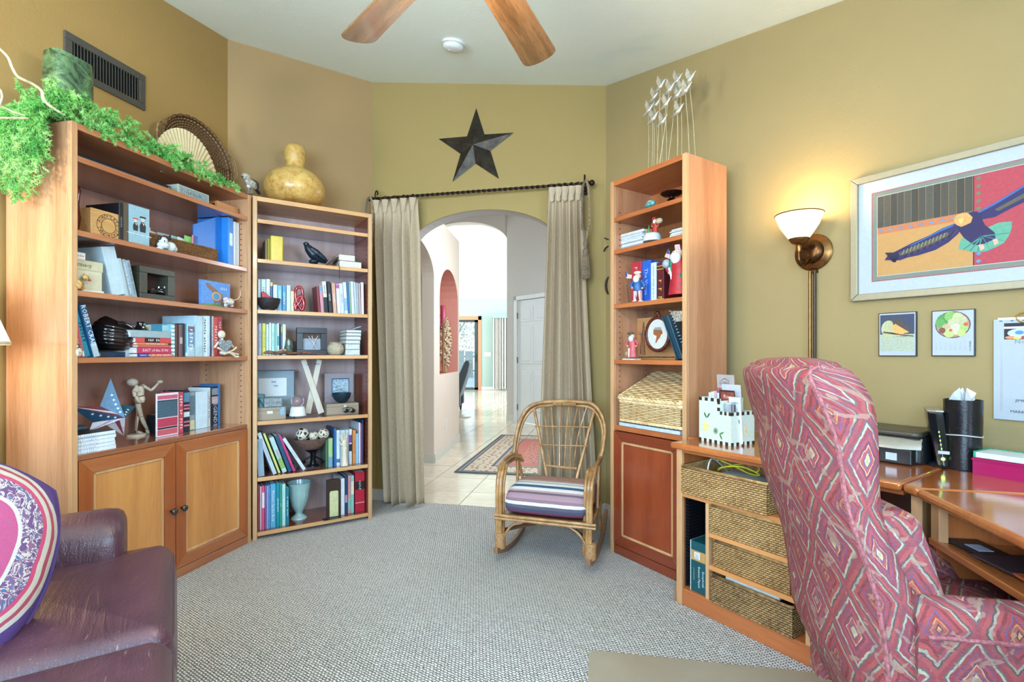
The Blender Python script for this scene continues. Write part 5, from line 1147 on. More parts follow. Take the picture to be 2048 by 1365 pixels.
q = M(); q.box(.05, .28, .03, .25, zz(1421, 1149) - zd['bot'] - .008, zz(1421, 1149) - zd['bot'] + .004); q.obj('papers', pm('#d8dcd6', .6), None, loc=b4.location, rz=DK.rz, label='sheaf of papers lying in the lowest rattan basket', cat='paper')
# cables and router in the top basket
hb_ = zz(1361, 930) - zd['s1']
t = thing('router', 'pale grey router lying in the open top rattan basket', 'router', DK.P(uba + .13, .05, zd['s1'] + hb_ - .05), DK.rz)
q = M(); puff(q, 0, .19, 0, .14, 0, .032, .01, .002, .02); q.obj('case', pm('#b9c4cc', .35), t, smooth=True)
for k in range(4): q = M(); q.box(.03 + k * .02, .036 + k * .02, -.001, .004, .012, .018); q.obj('indicator', pm('#3f7f4a', .4), t)
for lab, col, off in (('yellow network cable coiled in the top rattan basket', '#d8cf3a', 0), ('white cable looping over the rim of the top rattan basket', '#cfd8dc', 1)):
    q = M(); zc_ = zd['s1'] + hb_
    P = [(uba + .12 + .09 * (1 + .15 * sin(3 * a)) * cos(a) + .08 * (1 - off), .10 + .05 * sin(a) , zc_ + .010 + .022 * sin(a * 1.5 + off)) for a in [k * .45 for k in range(22)]] if not off else [(uba + .10, .2, zc_ - .04), (uba + .10, .10, zc_ + .03), (uba + .105, .05, zc_ + .035), (uba + .11, .03, zc_ - .02), (uba + .15, .06, zc_ - .03)]
    q.tube(interp([DK.P(*p) for p in P], 4), .0032, 7); q.obj('cable', pm(col, .4), None, smooth=True, label=lab, cat='cable')
# media rack and document box in the left slot
s0_, s1_ = .024, ud['div0'] - .002; t = thing('cd_rack', 'black slotted plastic rack in the narrow left slot of the desk', 'rack', DK.P(s0_, .03, zd['bot'] + .001), DK.rz)
BLK = pm('#17181c', .35, 0, .05); hh = zd['s1'] - .024 - zd['bot']
q = M(); q.box(0, .004, 0, .4, 0, hh); q.obj('side_panel', BLK, t); q = M(); q.box(.004, s1_ - s0_ - .002, .396, .4, 0, hh); q.obj('back_panel', BLK, t)
for k in range(28):
    z = .008 + (hh - .02) * k / 27; q = M(); q.box(.003, .02, .0, .38, z, z + .0025); q.box(.003, .01, .0, .012, z, z + .006); q.obj('slot_rail', BLK, t)
bz = zd['bot'] + .001; u0 = DK.px(1381, 1100, .02)[0]; hb2 = DK.px(1381, 1080, .02)[1] - bz; dw = s1_ - u0 - .004
t = thing('document_box', 'dark teal boxed paper ream lettered Business Papers in the desk slot', 'box', DK.P(u0, .02, bz), DK.rz)
q = M(); q.box(0, dw, 0, .28, 0, hb2); q.obj('box_body', pm('#0f4a52', .35, 0, .04), t, bevel=.001)
q = M(); q.box(-.0006, .003, -.0006, .28, 0, hb2); q.obj('page_edge', pm('#c9d6d8', .5), t)
q = M(); q.box(.003, dw, -.0008, 0, hb2 * .62, hb2 * .82); bn = q.obj('label_band', pm('#b98f52', .6), t); q = M(); q.box(dw * .25, dw * .6, -.0014, -.0006, hb2 * .66, hb2 * .79); q.obj('barcode', pm('#dfe2e2', .6), bn)
for k in range(6): q = M(); q.box(dw * .3, dw * .55, -.0018, -.0012, hb2 * (.67 + .018 * k), hb2 * (.675 + .018 * k)); q.obj('barcode_bar', pm('#22262a', .6, 0, 0), bn)
text(t, 'Exceptional', dw * .80, -.0012, hb2 * .30, .015, '#cfe6ea', turn=-pi / 2); text(t, 'Business Papers', dw * .55, -.0012, hb2 * .31, .015, '#cfe6ea', turn=-pi / 2); text(t, 'SOUTHWORTH', dw * .22, -.0012, hb2 * .35, .008, '#c9b26a', turn=-pi / 2)
# ================================================================== on the desk
def dz_(x, y, z=DH): d = ray(x, y); tq = (z - CH) / d.z; return CAM + d * tq
# letter box: faces parallel to the tower side; front-left corner px (1398,885), corner (1462,888+), right side back along
pA, pB, pC = dz_(1398, 881), dz_(1462, 894), dz_(1492, 882)
e1_ = (pB - pA); wA = e1_.length; e1_.normalize(); e2_ = Vector((-e1_.y, e1_.x, 0)); hd_ = math.degrees(atan2(e1_.x, e1_.y)); LB = Fr(pA.x, pA.y, hd_)
LBH = LB.px(1399, 794, 0)[1] - DH; LBm = LB.px(1462, 826, 0)[1] - DH; st_x = LB.px(1440, 800, 0)[0]
t = thing('letter_box', 'white letter box painted with pears and checked borders, on the desk', 'letter box', LB.P(0, 0, DH), LB.rz)
CREAM = pm('#cdd5c8', .35, 0, .02); dpt = .15; CHK = pm('#33281e', .4, 0, .02)
print('letterbox', wA, LBH, LBm, st_x)
for nm, pl, y0, y1, T in (('front_panel', [(0, 0), (wA, 0), (wA, LBm), (st_x, LBm), (st_x, LBH), (0, LBH)], 0, .006, None), ('back_panel', [(0, 0), (wA, 0), (wA, LBm), (st_x, LBm), (st_x, LBH), (0, LBH)], dpt - .006, dpt, None)):
    q = M(); q.plate(pl, y0, y1, T=T); q.obj(nm, CREAM, t, bevel=.001)
for x, hh_ in ((0, LBH), (wA - .006, LBm)): q = M(); q.box(x, x + .006, .006, dpt - .006, 0, hh_); q.obj('side_panel', CREAM, t)
q = M(); q.box(.006, wA - .006, .006, dpt - .006, 0, .006); q.obj('bottom', CREAM, t)
q = M(); q.box(st_x - .004, st_x, .006, dpt - .006, .006, LBH - .01); q.obj('divider', CREAM, t)
cs_ = .0155
def checks(x0, x1, z, n, rows_=1, y=-.0006, T=None):
    for i in range(n):
        if i % 2 == 0: q = M(); q.box(x0 + (x1 - x0) * i / n, x0 + (x1 - x0) * (i + 1) / n, y, y + .0006, z, z + cs_, T=T); q.obj('check', CHK, t)
checks(0, st_x, LBH - cs_, 7); checks(st_x, wA, LBm - cs_, 5); checks(0, wA, .0, 12)
nv = max(2, int((LBH - LBm) / cs_))
for i in range(0, nv, 2): q = M(); q.box(st_x - cs_, st_x, -.0006, 0, LBm + cs_ * i, LBm + cs_ * (i + 1)); q.obj('check', CHK, t)
SDT = TR((wA, 0, 0), rz=pi / 2)
checks(0, dpt, LBm - cs_, 9, T=SDT); checks(0, dpt, 0, 9, T=SDT)
def blobpoly(cx_, cz__, rx, rz2, taper=0, n=16, rot=0):
    out = []
    for i in range(n):
        a = 2 * pi * i / n; x = rx * cos(a) * (1 - taper * sin(a)); z = rz2 * sin(a); out.append((cx_ + x * cos(rot) - z * sin(rot), cz__ + x * sin(rot) + z * cos(rot)))
    return out
def deco(name, pts, col, T=None, y=-.0006): q = M(); q.plate(pts, y, y + .0006, T=T); q.obj(name, pm(col, .5, 0, .08), t)
deco('painted_pear', blobpoly(wA * .22, LBH * .36, .017, .024, .45), '#e2da8c')
for r, x in ((.5, .21), (-.6, .31)): deco('painted_leaf', blobpoly(wA * x, LBH * .60, .004, .015, 0, 10, r), '#2f6a3c')
deco('painted_flower', blobpoly(wA * .54, LBH * .28, .013, .014), '#7fa082'); deco('painted_flower_centre', blobpoly(wA * .54, LBH * .28, .006, .006), '#4d7a56', y=-.001)
for r, x, z in ((-1.1, .72, .25), (.5, .70, .17)): deco('painted_leaf', blobpoly(wA * x, LBH * z, .004, .014, 0, 10, r), '#4a8a4c')
deco('painted_pear', blobpoly(dpt * .62, LBm * .45, .012, .028, .3), '#e0d3a6', SDT); deco('painted_leaf', blobpoly(dpt * .35, LBm * .7, .004, .012, 0, 10, .4), '#4d4a44', SDT)
def card(label, x0, x1, h, y, col, lean=0, extra=None, name='card', cat='card', z0=.008, th=.0014):
    o = thing(name, label, cat, LB.P(x0, y, DH + z0), LB.rz); o.rotation_euler = (radians(lean), 0, LB.rz)
    q = M(); q.box(0, x1 - x0, 0, th, 0, h); s = q.obj('sheet', pm(col, .5, 0, .05, 0, 25), o); return o
o = card('tall silver-grey folder printed LONG sticking out of the letter box', .02, .118, LBH + .098, .115, '#b3a8a6', 4, name='folder', cat='folder', th=.004); text(o, 'LONG', .045, -.0008, LBH + .058, .02, '#2c2826')
q = M(); q.plate([(.024, LBH + .070), (.045, LBH + .082), (.070, LBH + .070), (.070, LBH + .068), (.045, LBH + .079), (.024, LBH + .068)], -.0006, 0); q.obj('roof_mark', pm('#2c2826', .5), o)
card('pink brochure behind the cards in the letter box', .03, .15, LBH + .035, .10, '#b0606a', 3)
card('plastic sleeve of white papers rising at the back right of the letter box', .06, .165, LBH + .055, .105, '#c9cdd6', 5)
o = card('dark framed card lettered in white, centre of the letter box', .075, .16, LBH + .030, .075, '#3a2a26', 6); q = M(); q.box(.006, .08, -.001, 0, LBH - .03, LBH + .022); pp = q.obj('printed_panel', pm('#9a4a3c', .5, 0, .2), o); text(pp, 'Kno', .045, -.0015, LBH + .0, .026, '#e6dcd0')
for k, (c_, nm) in enumerate((('#c9d2da', 'pale grey'), ('#dfe4ea', 'white'), ('#d8b0b4', 'pinkish'), ('#dbe2e8', 'bluish white'), ('#2a5aa0', 'blue'), ('#18222e', 'black'))):
    card(f'{nm} envelope, one of six filed upright in the left bay of the letter box', .012 + k * .0085, .03 + k * .009, LBH + .012 + .004 * (k % 3), .05 + .006 * k, c_, 0, name='envelope', cat='envelope')
o = card('white scalloped tag with HAPPY handwritten, at the right of the letter box', wA - .052, wA + .012, LBm + .058, .06, '#dde2ea', 4, name='gift_tag', cat='tag'); text(o, 'HAPPY', .03, -.0008, LBm + .03, .014, '#35393f')
o = card('small white price card at the front of the letter box', st_x + .012, st_x + .04, LBm + .03, .03, '#cfd6dc', 2)
for k in range(7):
    o = thing('pen', ('dark blue', 'pale blue', 'navy', 'white', 'blue', 'silver', 'black')[k] + ' pen clipped upright in the right bay of the letter box', 'pen', LB.P(wA - .05 + .0075 * k, .028, DH + .03), LB.rz)
    q = M(); q.tube([(0, 0, 0), (0, 0, LBm + .004)], .0036, 8); q.obj('barrel', pm(('#1b2f4a', '#a9c3dc', '#20304e', '#dde4ea', '#3a6ab0', '#a8b0b8', '#16181c')[k], .3), o, smooth=True)
    q = M(); q.box(-.0015, .0015, -.006, -.004, LBm - .035, LBm + .003); q.box(-.0015, .0015, -.006, 0, LBm, LBm + .003); q.obj('clip', pm('#c9ced4', .3, .8), o)

# ------------------------------------------------------------------ printer
pl_, pr_ = dz_(1700, 928), dz_(1862, 934); PRN = Fr(pl_.x, pl_.y, math.degrees(atan2((pr_ - pl_).x, (pr_ - pl_).y)))
PRN = Fr(*DK.P(.62, .30).xy, 146.0)
u1 = PRN.fl(1862, 928, DH)[0]; u0 = u1 - .45
t = thing('printer', 'low black and silver printer on the desk behind the armchair', 'printer', PRN.P(u0, 0, DH), PRN.rz)
BK = pm('#1a1c20', .3, 0, .03); SILV = pm('#a39d90', .35, .3, .03); wP = .45; dP = .26
q = M(); puff(q, 0, wP, 0.03, dP, .0, .10, .012, 0, .03); q.obj('body', BK, t, smooth=True)
q = M(); rows = []
for x0_, y0_, z0_ in ((0, 0, 0),): pass
pr = [(.05, .098), (-.0, .088), (-.02, .070), (-.024, .060), (-.018, .058), (.05, .075)]
q.grid([[(x, a * s_ + (.02 if s_ < 1 else 0), b) for a, b in pr] for x, s_ in ((.0, .5), (.02, .9), (.05, 1), (wP - .06, 1), (wP - .02, .8), (wP, .2))], cap=False); q.obj('silver_front', SILV, t, smooth=True)
q = M(); puff(q, .01, wP - .01, .04, dP, .098, .118, .008, 0, .03); q.obj('scanner_lid', pm('#433c33', .35, 0, .04), t, smooth=True)
q = M(); q.lathe([(.02, .119), (.02, .1205), (.001, .1206)], 24, T=TR((wP * .33, .12, 0), s=(1.6, 1, 1))); q.obj('lid_badge', SILV, t, smooth=True)
q = M(); q.box(.05, wP - .14, -.035, .04, .012, .018); q.box(.05, wP - .14, -.035, -.03, .012, .03); q.obj('paper_tray', BK, t, bevel=.002)
q = M(); q.box(.07, wP - .17, -.03, .03, .019, .026); q.obj('paper_stack', pm('#8fb0d0', .5), t)
q = M(); q.box(.05, wP - .14, -.004, .03, .045, .055); q.obj('output_slot', pm('#2c3440', .3), t)
q = M(); q.box(wP - .125, wP - .02, -.012, .035, .002, .06); q.obj('card_panel', BK, t, bevel=.006)
q = M(); q.box(wP - .10, wP - .065, -.0135, -.012, .015, .042); q.obj('card_slot_sticker', pm('#b9c6d6', .5), t)
# ------------------------------------------------------------------ modem
pm_ = dz_(1888, 936)
t = thing('modem', 'upright black modem with green lights leaning beside the black cylinder', 'modem', (pm_.x, pm_.y, DH), DK.rz + .35)
q = M(); q.lathe([(.055, 0), (.06, .004), (.045, .012), (.02, .018)], 28, T=TR((0, .04, 0)) @ Matrix.Diagonal((.8, 1, 1, 1))); q.obj('foot', pm('#20262a', .3), t, smooth=True)
S_ = Matrix.Shear('XZ', 4, (0, 0)) if False else Matrix(((1, 0, -.12, 0), (0, 1, 0, 0), (0, 0, 1, 0), (0, 0, 0, 1)))
q = M(); 
sec = [(-.022, .0), (-.02, -.012), (0, -.02), (.02, -.012), (.022, 0), (.022, .12), (.015, .13), (-.015, .13), (-.022, .12)]
q.loops([[(x * w_, y, z) for x, y in sec] for z, w_ in ((.006, .9), (.02, 1), (.18, 1.15), (.20, 1.1))], T=S_); q.obj('case', pm('#101418', .12, 0, .02), t, smooth=False, bevel=.004)
q = M(); q.loops([[(x * w_, y, z) for x, y in sec] for z, w_ in ((.201, 1.15), (.207, 1.1))], T=S_); q.obj('silver_cap', SILV, t)
GL = NT('green_led'); GL.b.inputs['Emission Color'].default_value = (.35, 1, .1, 1); GL.b.inputs['Emission Strength'].default_value = 4; GLM = GL.out('#6aff3a', .4)
for k, z in enumerate((.07, .085, .10, .115, .13)): q = M(); q.ball((-.12 * z, -.0215, z), (.0016, .001, .003), seg=8, rings=5); q.obj('indicator_light', GLM, t)
q = M(); q.ball((-.12 * .035, -.0215, .034), (.006, .002, .006), seg=12, rings=7); q.obj('power_light', GLM, t, smooth=True)
q = M(); q.box(-.018, .014, -.0215, -.0205, .052, .063); q.obj('name_plate', pm('#a9b0b4', .4), t)
# ------------------------------------------------------------------ black cylinder holder
pc_ = dz_(1931, 940)
t = thing('leather_cylinder', 'tall black leather cylinder with a cord around it and tissues on top', 'holder', (pc_.x, pc_.y + .01, DH)); LBK = pm('#15171b', .25, 0, .1, .0006, 180)
sc2 = pc_.y / 1000; hc = (940 - 800) * sc2; rc_ = 29 * sc2
q = M(); q.lathe([(rc_ * .97, 0), (rc_, .006), (rc_, hc * .47), (rc_ * 1.01, hc * .49)], 36); q.lathe([(rc_ * 1.01, hc * .50), (rc_ * 1.03, hc * .52), (rc_ * 1.06, hc), (rc_ * .98, hc), (rc_ * .95, hc * .8)], 36); q.obj('cylinder', LBK, t, smooth=True)
q = M(); q.tube([((rc_ * 1.03) * cos(a), (rc_ * 1.03) * sin(a), hc * .495 + .003 * sin(a * 2)) for a in [2 * pi * k / 32 for k in range(32)]], .0022, 6, closed=True); q.obj('cord', pm('#b9bcc0', .5), t, smooth=True)
q = M()
for k in range(3):
    a = 2.1 * k + .4; q.add([(0.1 * rc_ * cos(a), .1 * rc_ * sin(a), hc * .9), (.8 * rc_ * cos(a), .8 * rc_ * sin(a), hc * .97), (.7 * rc_ * cos(a + .7), .7 * rc_ * sin(a + .7), hc * 1.10), (.2 * rc_ * cos(a + .5), .2 * rc_ * sin(a + .5), hc * 1.17), (.75 * rc_ * cos(a + 1.5), .75 * rc_ * sin(a + 1.5), hc * 1.0)], [(0, 1, 2), (0, 2, 3), (0, 3, 4), (0, 1, 3)])
q.obj('tissue', pm('#d8dce2', .8), t)
# ------------------------------------------------------------------ pink tray
ta, tb = dz_(1945, 948), dz_(2046, 965); TYF = Fr(ta.x, ta.y, math.degrees(atan2((tb - ta).x, (tb - ta).y)))
PK = NT('translucent_magenta_plastic'); PK.b.inputs['Transmission Weight'].default_value = .55; PKM = PK.out('#d8307a', .15)
wT = (tb - ta).length + .06; th_ = TYF.px(1945, 915, 0)[1] - DH; dT = .12
t = thing('paper_tray', 'translucent magenta tray full of note paper at the right picture edge', 'tray', TYF.P(0, 0, DH), TYF.rz)
for nm, b in (('front_wall', (0, wT, 0, .003)), ('back_wall', (0, wT, dT - .003, dT)), ('side_wall', (0, .003, .003, dT - .003)), ('side_wall', (wT - .003, wT, .003, dT - .003))): q = M(); q.box(*b, 0, th_); q.obj(nm, PKM, t)
q = M(); q.box(.003, wT - .003, .003, dT - .003, 0, .003); q.obj('bottom', PKM, t)
q = M(); q.box(-.002, wT + .002, -.003, .0, th_ - .008, th_ - .003); q.obj('lip', PKM, t)
q = M()
for k in range(9): a = random.uniform(0, .006); q.box(.012 + a, wT - .014 - a, .008, dT - .01, .006 + k * .0035, .0085 + k * .0035)
o = q.obj('note_paper', pm('#dfc6d4', .7, 0, .05), None, loc=TYF.P(0, 0, DH), rz=TYF.rz, label='stack of note paper inside the magenta tray', cat='paper', kind='stuff')
t2 = thing('notepad', 'white notepad with a green binding lying on the magenta tray', 'notepad', TYF.P(0, 0, DH + th_ + .0015), TYF.rz)
q = M(); q.box(.008, wT - .002, .0, dT - .012, 0, .018); q.obj('pages', pm('#ced3d4', .7, 0, .04), t2, bevel=.001); q = M(); q.box(.002, .009, .0, dT - .01, 0, .021); q.box(.002, wT * .5, dT - .012, dT - .008, 0, .021); q.obj('green_binding', pm('#2f9a72', .5), t2)
# ------------------------------------------------------------------ pencil shelf items
zs_ = DH - .139
for k, (lab, col, u, v, w_, d_, h_, tn) in enumerate((('black calculator on the open shelf under the right desktop', '#171a20', .06, .05, .13, .08, .012, .1), ('dark printed folder on the open shelf under the right desktop', '#3a3036', .18, .04, .17, .2, .006, .15), ('orange-brown folder further along the open desk shelf', '#a8502c', .30, .06, .16, .2, .007, -.05), ('black case at the right end of the open desk shelf', '#15161a', .44, .05, .18, .2, .02, 0))):
    t = thing(('calculator', 'folder', 'folder', 'case')[k], lab, ('calculator', 'folder', 'folder', 'case')[k], RD.P(u, v, zs_ + .001 + .006 * (k > 0) + (.001 if k > 1 else 0)), RD.rz + tn)
    q = M(); q.box(0, w_, 0, d_, 0, h_); q.obj('body', pm(col, .4), t, bevel=.003)
    if k == 0: q = M(); q.box(.05, .10, .012, .05, h_, h_ + .001); q.obj('display', pm('#9fb4cc', .4), t)
# ================================================================== the hall: table decoration, switches, rug, chair, drapes
# niche decoration
t = thing('floral_driftwood_tree', 'tall cream carved flower sculpture standing in the coral niche', 'sculpture', HW.P(.92, .085, .93), HW.rz)
q = M(); q.tube(interp([(0, 0, 0), (.01, 0, .2), (-.01, 0, .45), (0, 0, .66)], 5), [.03 - .0011 * k for k in range(16)], 8); q.obj('trunk', pm('#a8825a', .7, 0, .2), t, smooth=True)
for k in range(60):
    a = k * 2.4; z = .08 + .58 * (k / 60); r = .03 + .06 * sin(pi * min(1, k / 60 * 1.05)) ; c = Vector((r * cos(a), r * .7 * sin(a), z)); q = M()
    rad = Vector((cos(a), sin(a), .3)).normalized(); s_ = rad.cross(Vector((0, 0, 1))).normalized(); up = s_.cross(rad)
    for m_ in range(4):
        b = m_ * pi / 2 + k; d_ = (s_ * cos(b) + up * sin(b)); e_ = rad.cross(d_); tip = c + d_ * .045 + rad * .02
        q.add([c, c + d_ * .025 + e_ * .016, tip, c + d_ * .025 - e_ * .016], [(0, 1, 2, 3)])
    q.obj('petal_cluster', pm('#cdbb9c', .7, 0, .15), t)
for u, z, h, lab in ((.66, .926, .0, 'taller dark pink pillar candle above the flower sculpture'), (.86, .926, 0, 'shorter pink pillar candle beside the taller one in the niche')):
    top = 1.157 + (.094 if u < .7 else .079) * 6.05; q = M(); 
    t = thing('pillar_candle', lab, 'candle', HW.P(u + .03, .06 if u < .7 else .16, .93), HW.rz, 'candles in the niche')
    hz = (top - .926); q.lathe([(.03, hz - .19), (.031, hz - .185), (.031, hz), (.026, hz + .004)], 18); q.obj('wax', pm('#a8435a', .4), t, smooth=True)
    q = M(); q.lathe([(.04, 0), (.045, .01), (.012, .02), (.012, hz - .22), (.036, hz - .20), (.036, hz - .19)], 16); q.obj('candle_stand', pm('#8a6a4a', .5), t, smooth=True)
# switches and outlet
def plateobj(name, lab, fr, x, y, w, h, cat, v=-.005, kind_='switch'):
    u, z = fr.px(x, y, 0); t = thing(name, lab, cat, fr.P(u, 0, z), fr.rz)
    q = M(); q.box(-w / 2, w / 2, -.006, 0, -h / 2, h / 2); q.obj('cover_plate', pm('#d8d4cc', .4, 0, .01), t, bevel=.002)
    if kind_ == 'switch': q = M(); q.box(-.008, .008, -.010, -.005, -.02, .02); q.obj('toggle', pm('#e0ddd6', .35, 0, .01), t, bevel=.002)
    else:
        for dz in (-.022, .022): q = M(); q.lathe([(.015, 0), (.014, .002)], 14, T=TR((0, -.006, dz), rx=pi / 2)); q.obj('socket', pm('#cfccc4', .4), t)
plateobj('wall_outlet', 'white outlet plate low on the hall wall below the niche', HW, 892, 851, .07, .115, 'outlet', kind_='outlet')
plateobj('light_switch', 'white triple switch plate on the far teal wall beside the glass door', Fr(-1, 16, 90), 975, 709, .22, .13, 'switch')
# rug
ra_, rb_ = Vector(flo(908, 946)), Vector(flo(1003, 871)); RG = Fr(ra_.x, ra_.y, math.degrees(atan2((rb_ - ra_).x, (rb_ - ra_).y))); rl = (rb_ - ra_).length
def rugmat():
    tt = NT('oriental_rug'); co = tt.coord(); sp = tt.add('ShaderNodeSeparateXYZ'); tt.link(co, sp.inputs[0])
    ex_ = tt.math('SUBTRACT', rl / 2, tt.math('ABSOLUTE', tt.math('SUBTRACT', sp.outputs[0], rl / 2))); ey_ = tt.math('SUBTRACT', .75, tt.math('ABSOLUTE', tt.math('SUBTRACT', sp.outputs[1], -.75)))
    e = tt.math('MINIMUM', ex_, ey_); band = tt.ramp(e, [(0, '#5c6268'), (.03, '#938e84'), (.05, '#5a626c'), (.07, '#c2b49e'), (.30, '#646a74'), (.33, '#a89e8e'), (.36, '#75686a'), (.38, '#b8766a')], 'CONSTANT')
    v = tt.add('ShaderNodeTexVoronoi'); v.inputs['Scale'].default_value = 15; v.inputs['Randomness'].default_value = .5; tt.link(co, v.inputs['Vector']); n = tt.noise(co, 16, 3, .6, 1.2)
    mo = tt.ramp(tt.math('ADD', v.outputs['Distance'], tt.math('MULTIPLY', n, .4)), [(0, '#5a6878'), (.33, '#a8685e'), (.42, '#5c646e'), (.47, '#cfc4b0')], 'CONSTANT'); mk = tt.ramp(tt.math('ADD', v.outputs['Distance'], tt.math('MULTIPLY', n, .4)), [(0, (1, 1, 1, 1)), (.47, (0, 0, 0, 1)), (.62, (1, 1, 1, 1)), (.66, (0, 0, 0, 1))], 'CONSTANT')
    inb = tt.math('ADD', tt.math('MULTIPLY', tt.math('GREATER_THAN', e, .07), tt.math('LESS_THAN', e, .30)), tt.math('GREATER_THAN', e, .52)); inb = tt.math('MINIMUM', inb, 1)
    return tt.out(tt.mix(tt.math('MULTIPLY', inb, mk), band, mo), .95, 0, 0, spec=.1)
q = M(); q.box(0, rl, -1.5, 0, .001, .011); q.obj('oriental_rug', rugmat(), None, loc=RG.o, rz=RG.rz, bevel=.002, label='red and cream bordered oriental rug on the hall tiles beyond the arch', cat='rug')
# recliner in the great room
t = thing('recliner', 'dark slate armchair half hidden behind the hall wall, facing the glass door', 'armchair', (-1.32, 10.1, -.003), .0)
SL = pm('#3c4a54', .6, 0, .1)
q = M(); q.loops([[(a, -.38, z), (b, -.38, z), (b, .38, z), (a, .38, z)] for z, a, b in ((.30, .12, .30), (.5, .18, .36), (.8, .30, .46), (.98, .38, .50), (1.03, .41, .47))]); q.obj('backrest', SL, t, bevel=.04, segs=3)
q = M(); puff(q, -.5, .28, -.28, .28, .25, .46, .05, .02, .06); q.obj('seat_cushion', SL, t, smooth=True)
for y in (-.40, .30): q = M(); puff(q, -.45, .32, y, y + .12, .12, .62, .04, .01, .05); q.obj('arm', SL, t, smooth=True)
for x in (-.4, .25):
    for y in (-.32, .32): q = M(); q.lathe([(.02, 0), (.03, .14)], 10, T=TR((x, y, 0))); q.obj('leg', pm('#2a2420', .5), t)
# far drapes
t = thing('window_drapes', 'striped white and slate drapes hanging by the far window, right of the glass door', 'drapes', (-.62, 15.75, 0))
for k in range(2):
    x0 = .02 + k * .36; rows = []; 
    for j in range(2): rows.append([(x0 + .32 * i / 40, .04 * cos(i * 2 * pi / 8), [.05, 2.28][j]) for i in range(41)])
    q = M(); q.grid(rows); o = q.obj('panel', pm('#ded8cc', .8, 0, .05), t, smooth=True)
    for i in (6, 20, 33): q = M(); q.grid([[(x0 + .32 * (i + a) / 40, .04 * cos((i + a) * 2 * pi / 8) - .004, z) for a in (0, 1, 2)] for z in (.05, 2.28)]); q.obj('stripe', pm('#5f6c78', .8), o)
q = M(); q.box(-.02, .9, -.08, .12, 2.28, 2.40); q.obj('valance', pm('#8aa0a0', .6), t, bevel=.004)
# dark iron scroll on the arch wall behind the tower
t = thing('iron_wall_hook', 'small dark iron bracket on the wall, half hidden left of the tower bookcase', 'wall bracket', WA.P(WA.px(1216, 480)[0], 0, WA.px(1216, 490)[1]), WA.rz)
q = M(); q.tube(interp([(.03, -.005, .03), (0, -.02, .035), (-.025, -.02, .045)], 4), .004, 6); q.tube(interp([(.03, -.005, -.01), (-.01, -.02, -.02), (-.03, -.02, -.05)], 4), .005, 6); q.obj('bracket', IRON, t, smooth=True)
t = thing('iron_ring_plate', 'dark oval iron ornament on the wall, half hidden left of the tower bookcase', 'wall ornament', WA.P(WA.px(1222, 572)[0], 0, WA.px(1222, 572)[1]), WA.rz)
q = M(); q.tube([(.035 * cos(a), -.012, .065 * sin(a)) for a in [2 * pi * k / 24 for k in range(24)]], .009, 8, closed=True); q.lathe([(.028, 0), (.02, .008), (.002, .01)], 16, T=TR(rx=pi / 2)); q.obj('ring', IRON, t, smooth=True)
# ================================================================== books and shelf objects
K2 = (130, 230, .2418); K3 = (130, 480, .1904); K4 = (130, 700, .1904); K5 = (480, 360, .2198); K6 = (490, 620, .1758); K7 = (490, 830, .1904); T2 = (1200, 300, .2345); T3 = (1200, 580, .2344)
ORD = 'first second third fourth fifth sixth seventh eighth ninth tenth eleventh twelfth thirteenth fourteenth fifteenth sixteenth seventeenth eighteenth'.split()
_pg = {}; title_ = title
def book_geo(t, w, h, d, col, title=None, tc='#f2f2ee', ts=.62, pg='#ddd8c8', tz=.5, flat=False, var=.04, bands=None):
    """upright book: spine on the front (y=0) face; width w, height h, depth d"""
    k = ('b', round(w, 3), round(h, 3), round(d, 3), col, var)
    if k not in _pg:
        q = M(); c = min(.0022, w * .15); q.box(0, w, 0, c, 0, h); q.box(0, c, c, d, 0, h); q.box(w - c, w, c, d, 0, h); _pg[k] = q.obj('cover', pm(col, .42, 0, var, 0, 35), t, bevel=.0008, segs=1)
        q = M(); q.box(c, w - c, c, d - .003, .002, h - .003); _pg[k + (1,)] = q.obj('pages', pm(pg, .8, 0, .05), t)
    else:
        for kk in (k, k + (1,)): o = _pg[kk].copy(); C.objects.link(o); o.parent = t
    if bands:
        for z0, z1, c2 in bands: q = M(); q.box(.0004, w - .0004, -.0005, 0, h * z0, h * z1); q.obj('spine_band', pm(c2, .5, 0, .05), t)
    if title:
        n = max(len(title), 3); size = min(w * ts * 1.35, h * .86 / (n * .60)); title_(t, title, w / 2, h * tz, size, tc, -pi / 2)
def book(fr, u0, w, h, z, v0, d, col, label, group, lean=0, **k):
    if lean > 0: loc = fr.P(u0 + w, v0, z + .0005); T0 = Matrix.Translation((-w, 0, 0))
    else: loc = fr.P(u0, v0, z + .0005)
    t = thing('book', label, 'book', loc, fr.rz, group)
    if lean:
        t.rotation_euler = (Matrix.Rotation(fr.rz, 4, 'Z') @ Matrix.Rotation(radians(lean), 4, 'Y')).to_euler()
        if lean > 0:
            t.location = fr.P(u0 + w * (1 - cos(radians(lean))), v0, z + .0005) + Vector((0, 0, w * sin(radians(lean)))); 
    book_geo(t, w, h, d, col, **k); return t
def row(fr, K, z, v0, place, group, specs, d=.15, lean=0, base_y=None):
    ox, oy, k = K
    for i, s in enumerate(specs):
        x0, x1, yt, col, desc = s[:5]; kw = dict(s[5]) if len(s) > 5 else {}
        vv = kw.pop('v', v0); dd = kw.pop('d', d); ln = kw.pop('lean', lean); vv += .004 * ((i * 7) % 3)
        X0, X1 = ox + x0 * k, ox + x1 * k; u0, u1 = fr.px(X0, HY, vv)[0], fr.px(X1, HY, vv)[0]
        h = fr.px((X0 + X1) / 2, oy + yt * k, vv)[1] - z; w = max(.006, (u1 - u0) - .0012)
        if ln: h = h / cos(radians(abs(ln))); w = w * cos(radians(abs(ln)))
        book(fr, u0, w, max(.08, h), z, vv, dd, col, f"{desc}, {ORD[i]} {place}", group, ln, **kw)
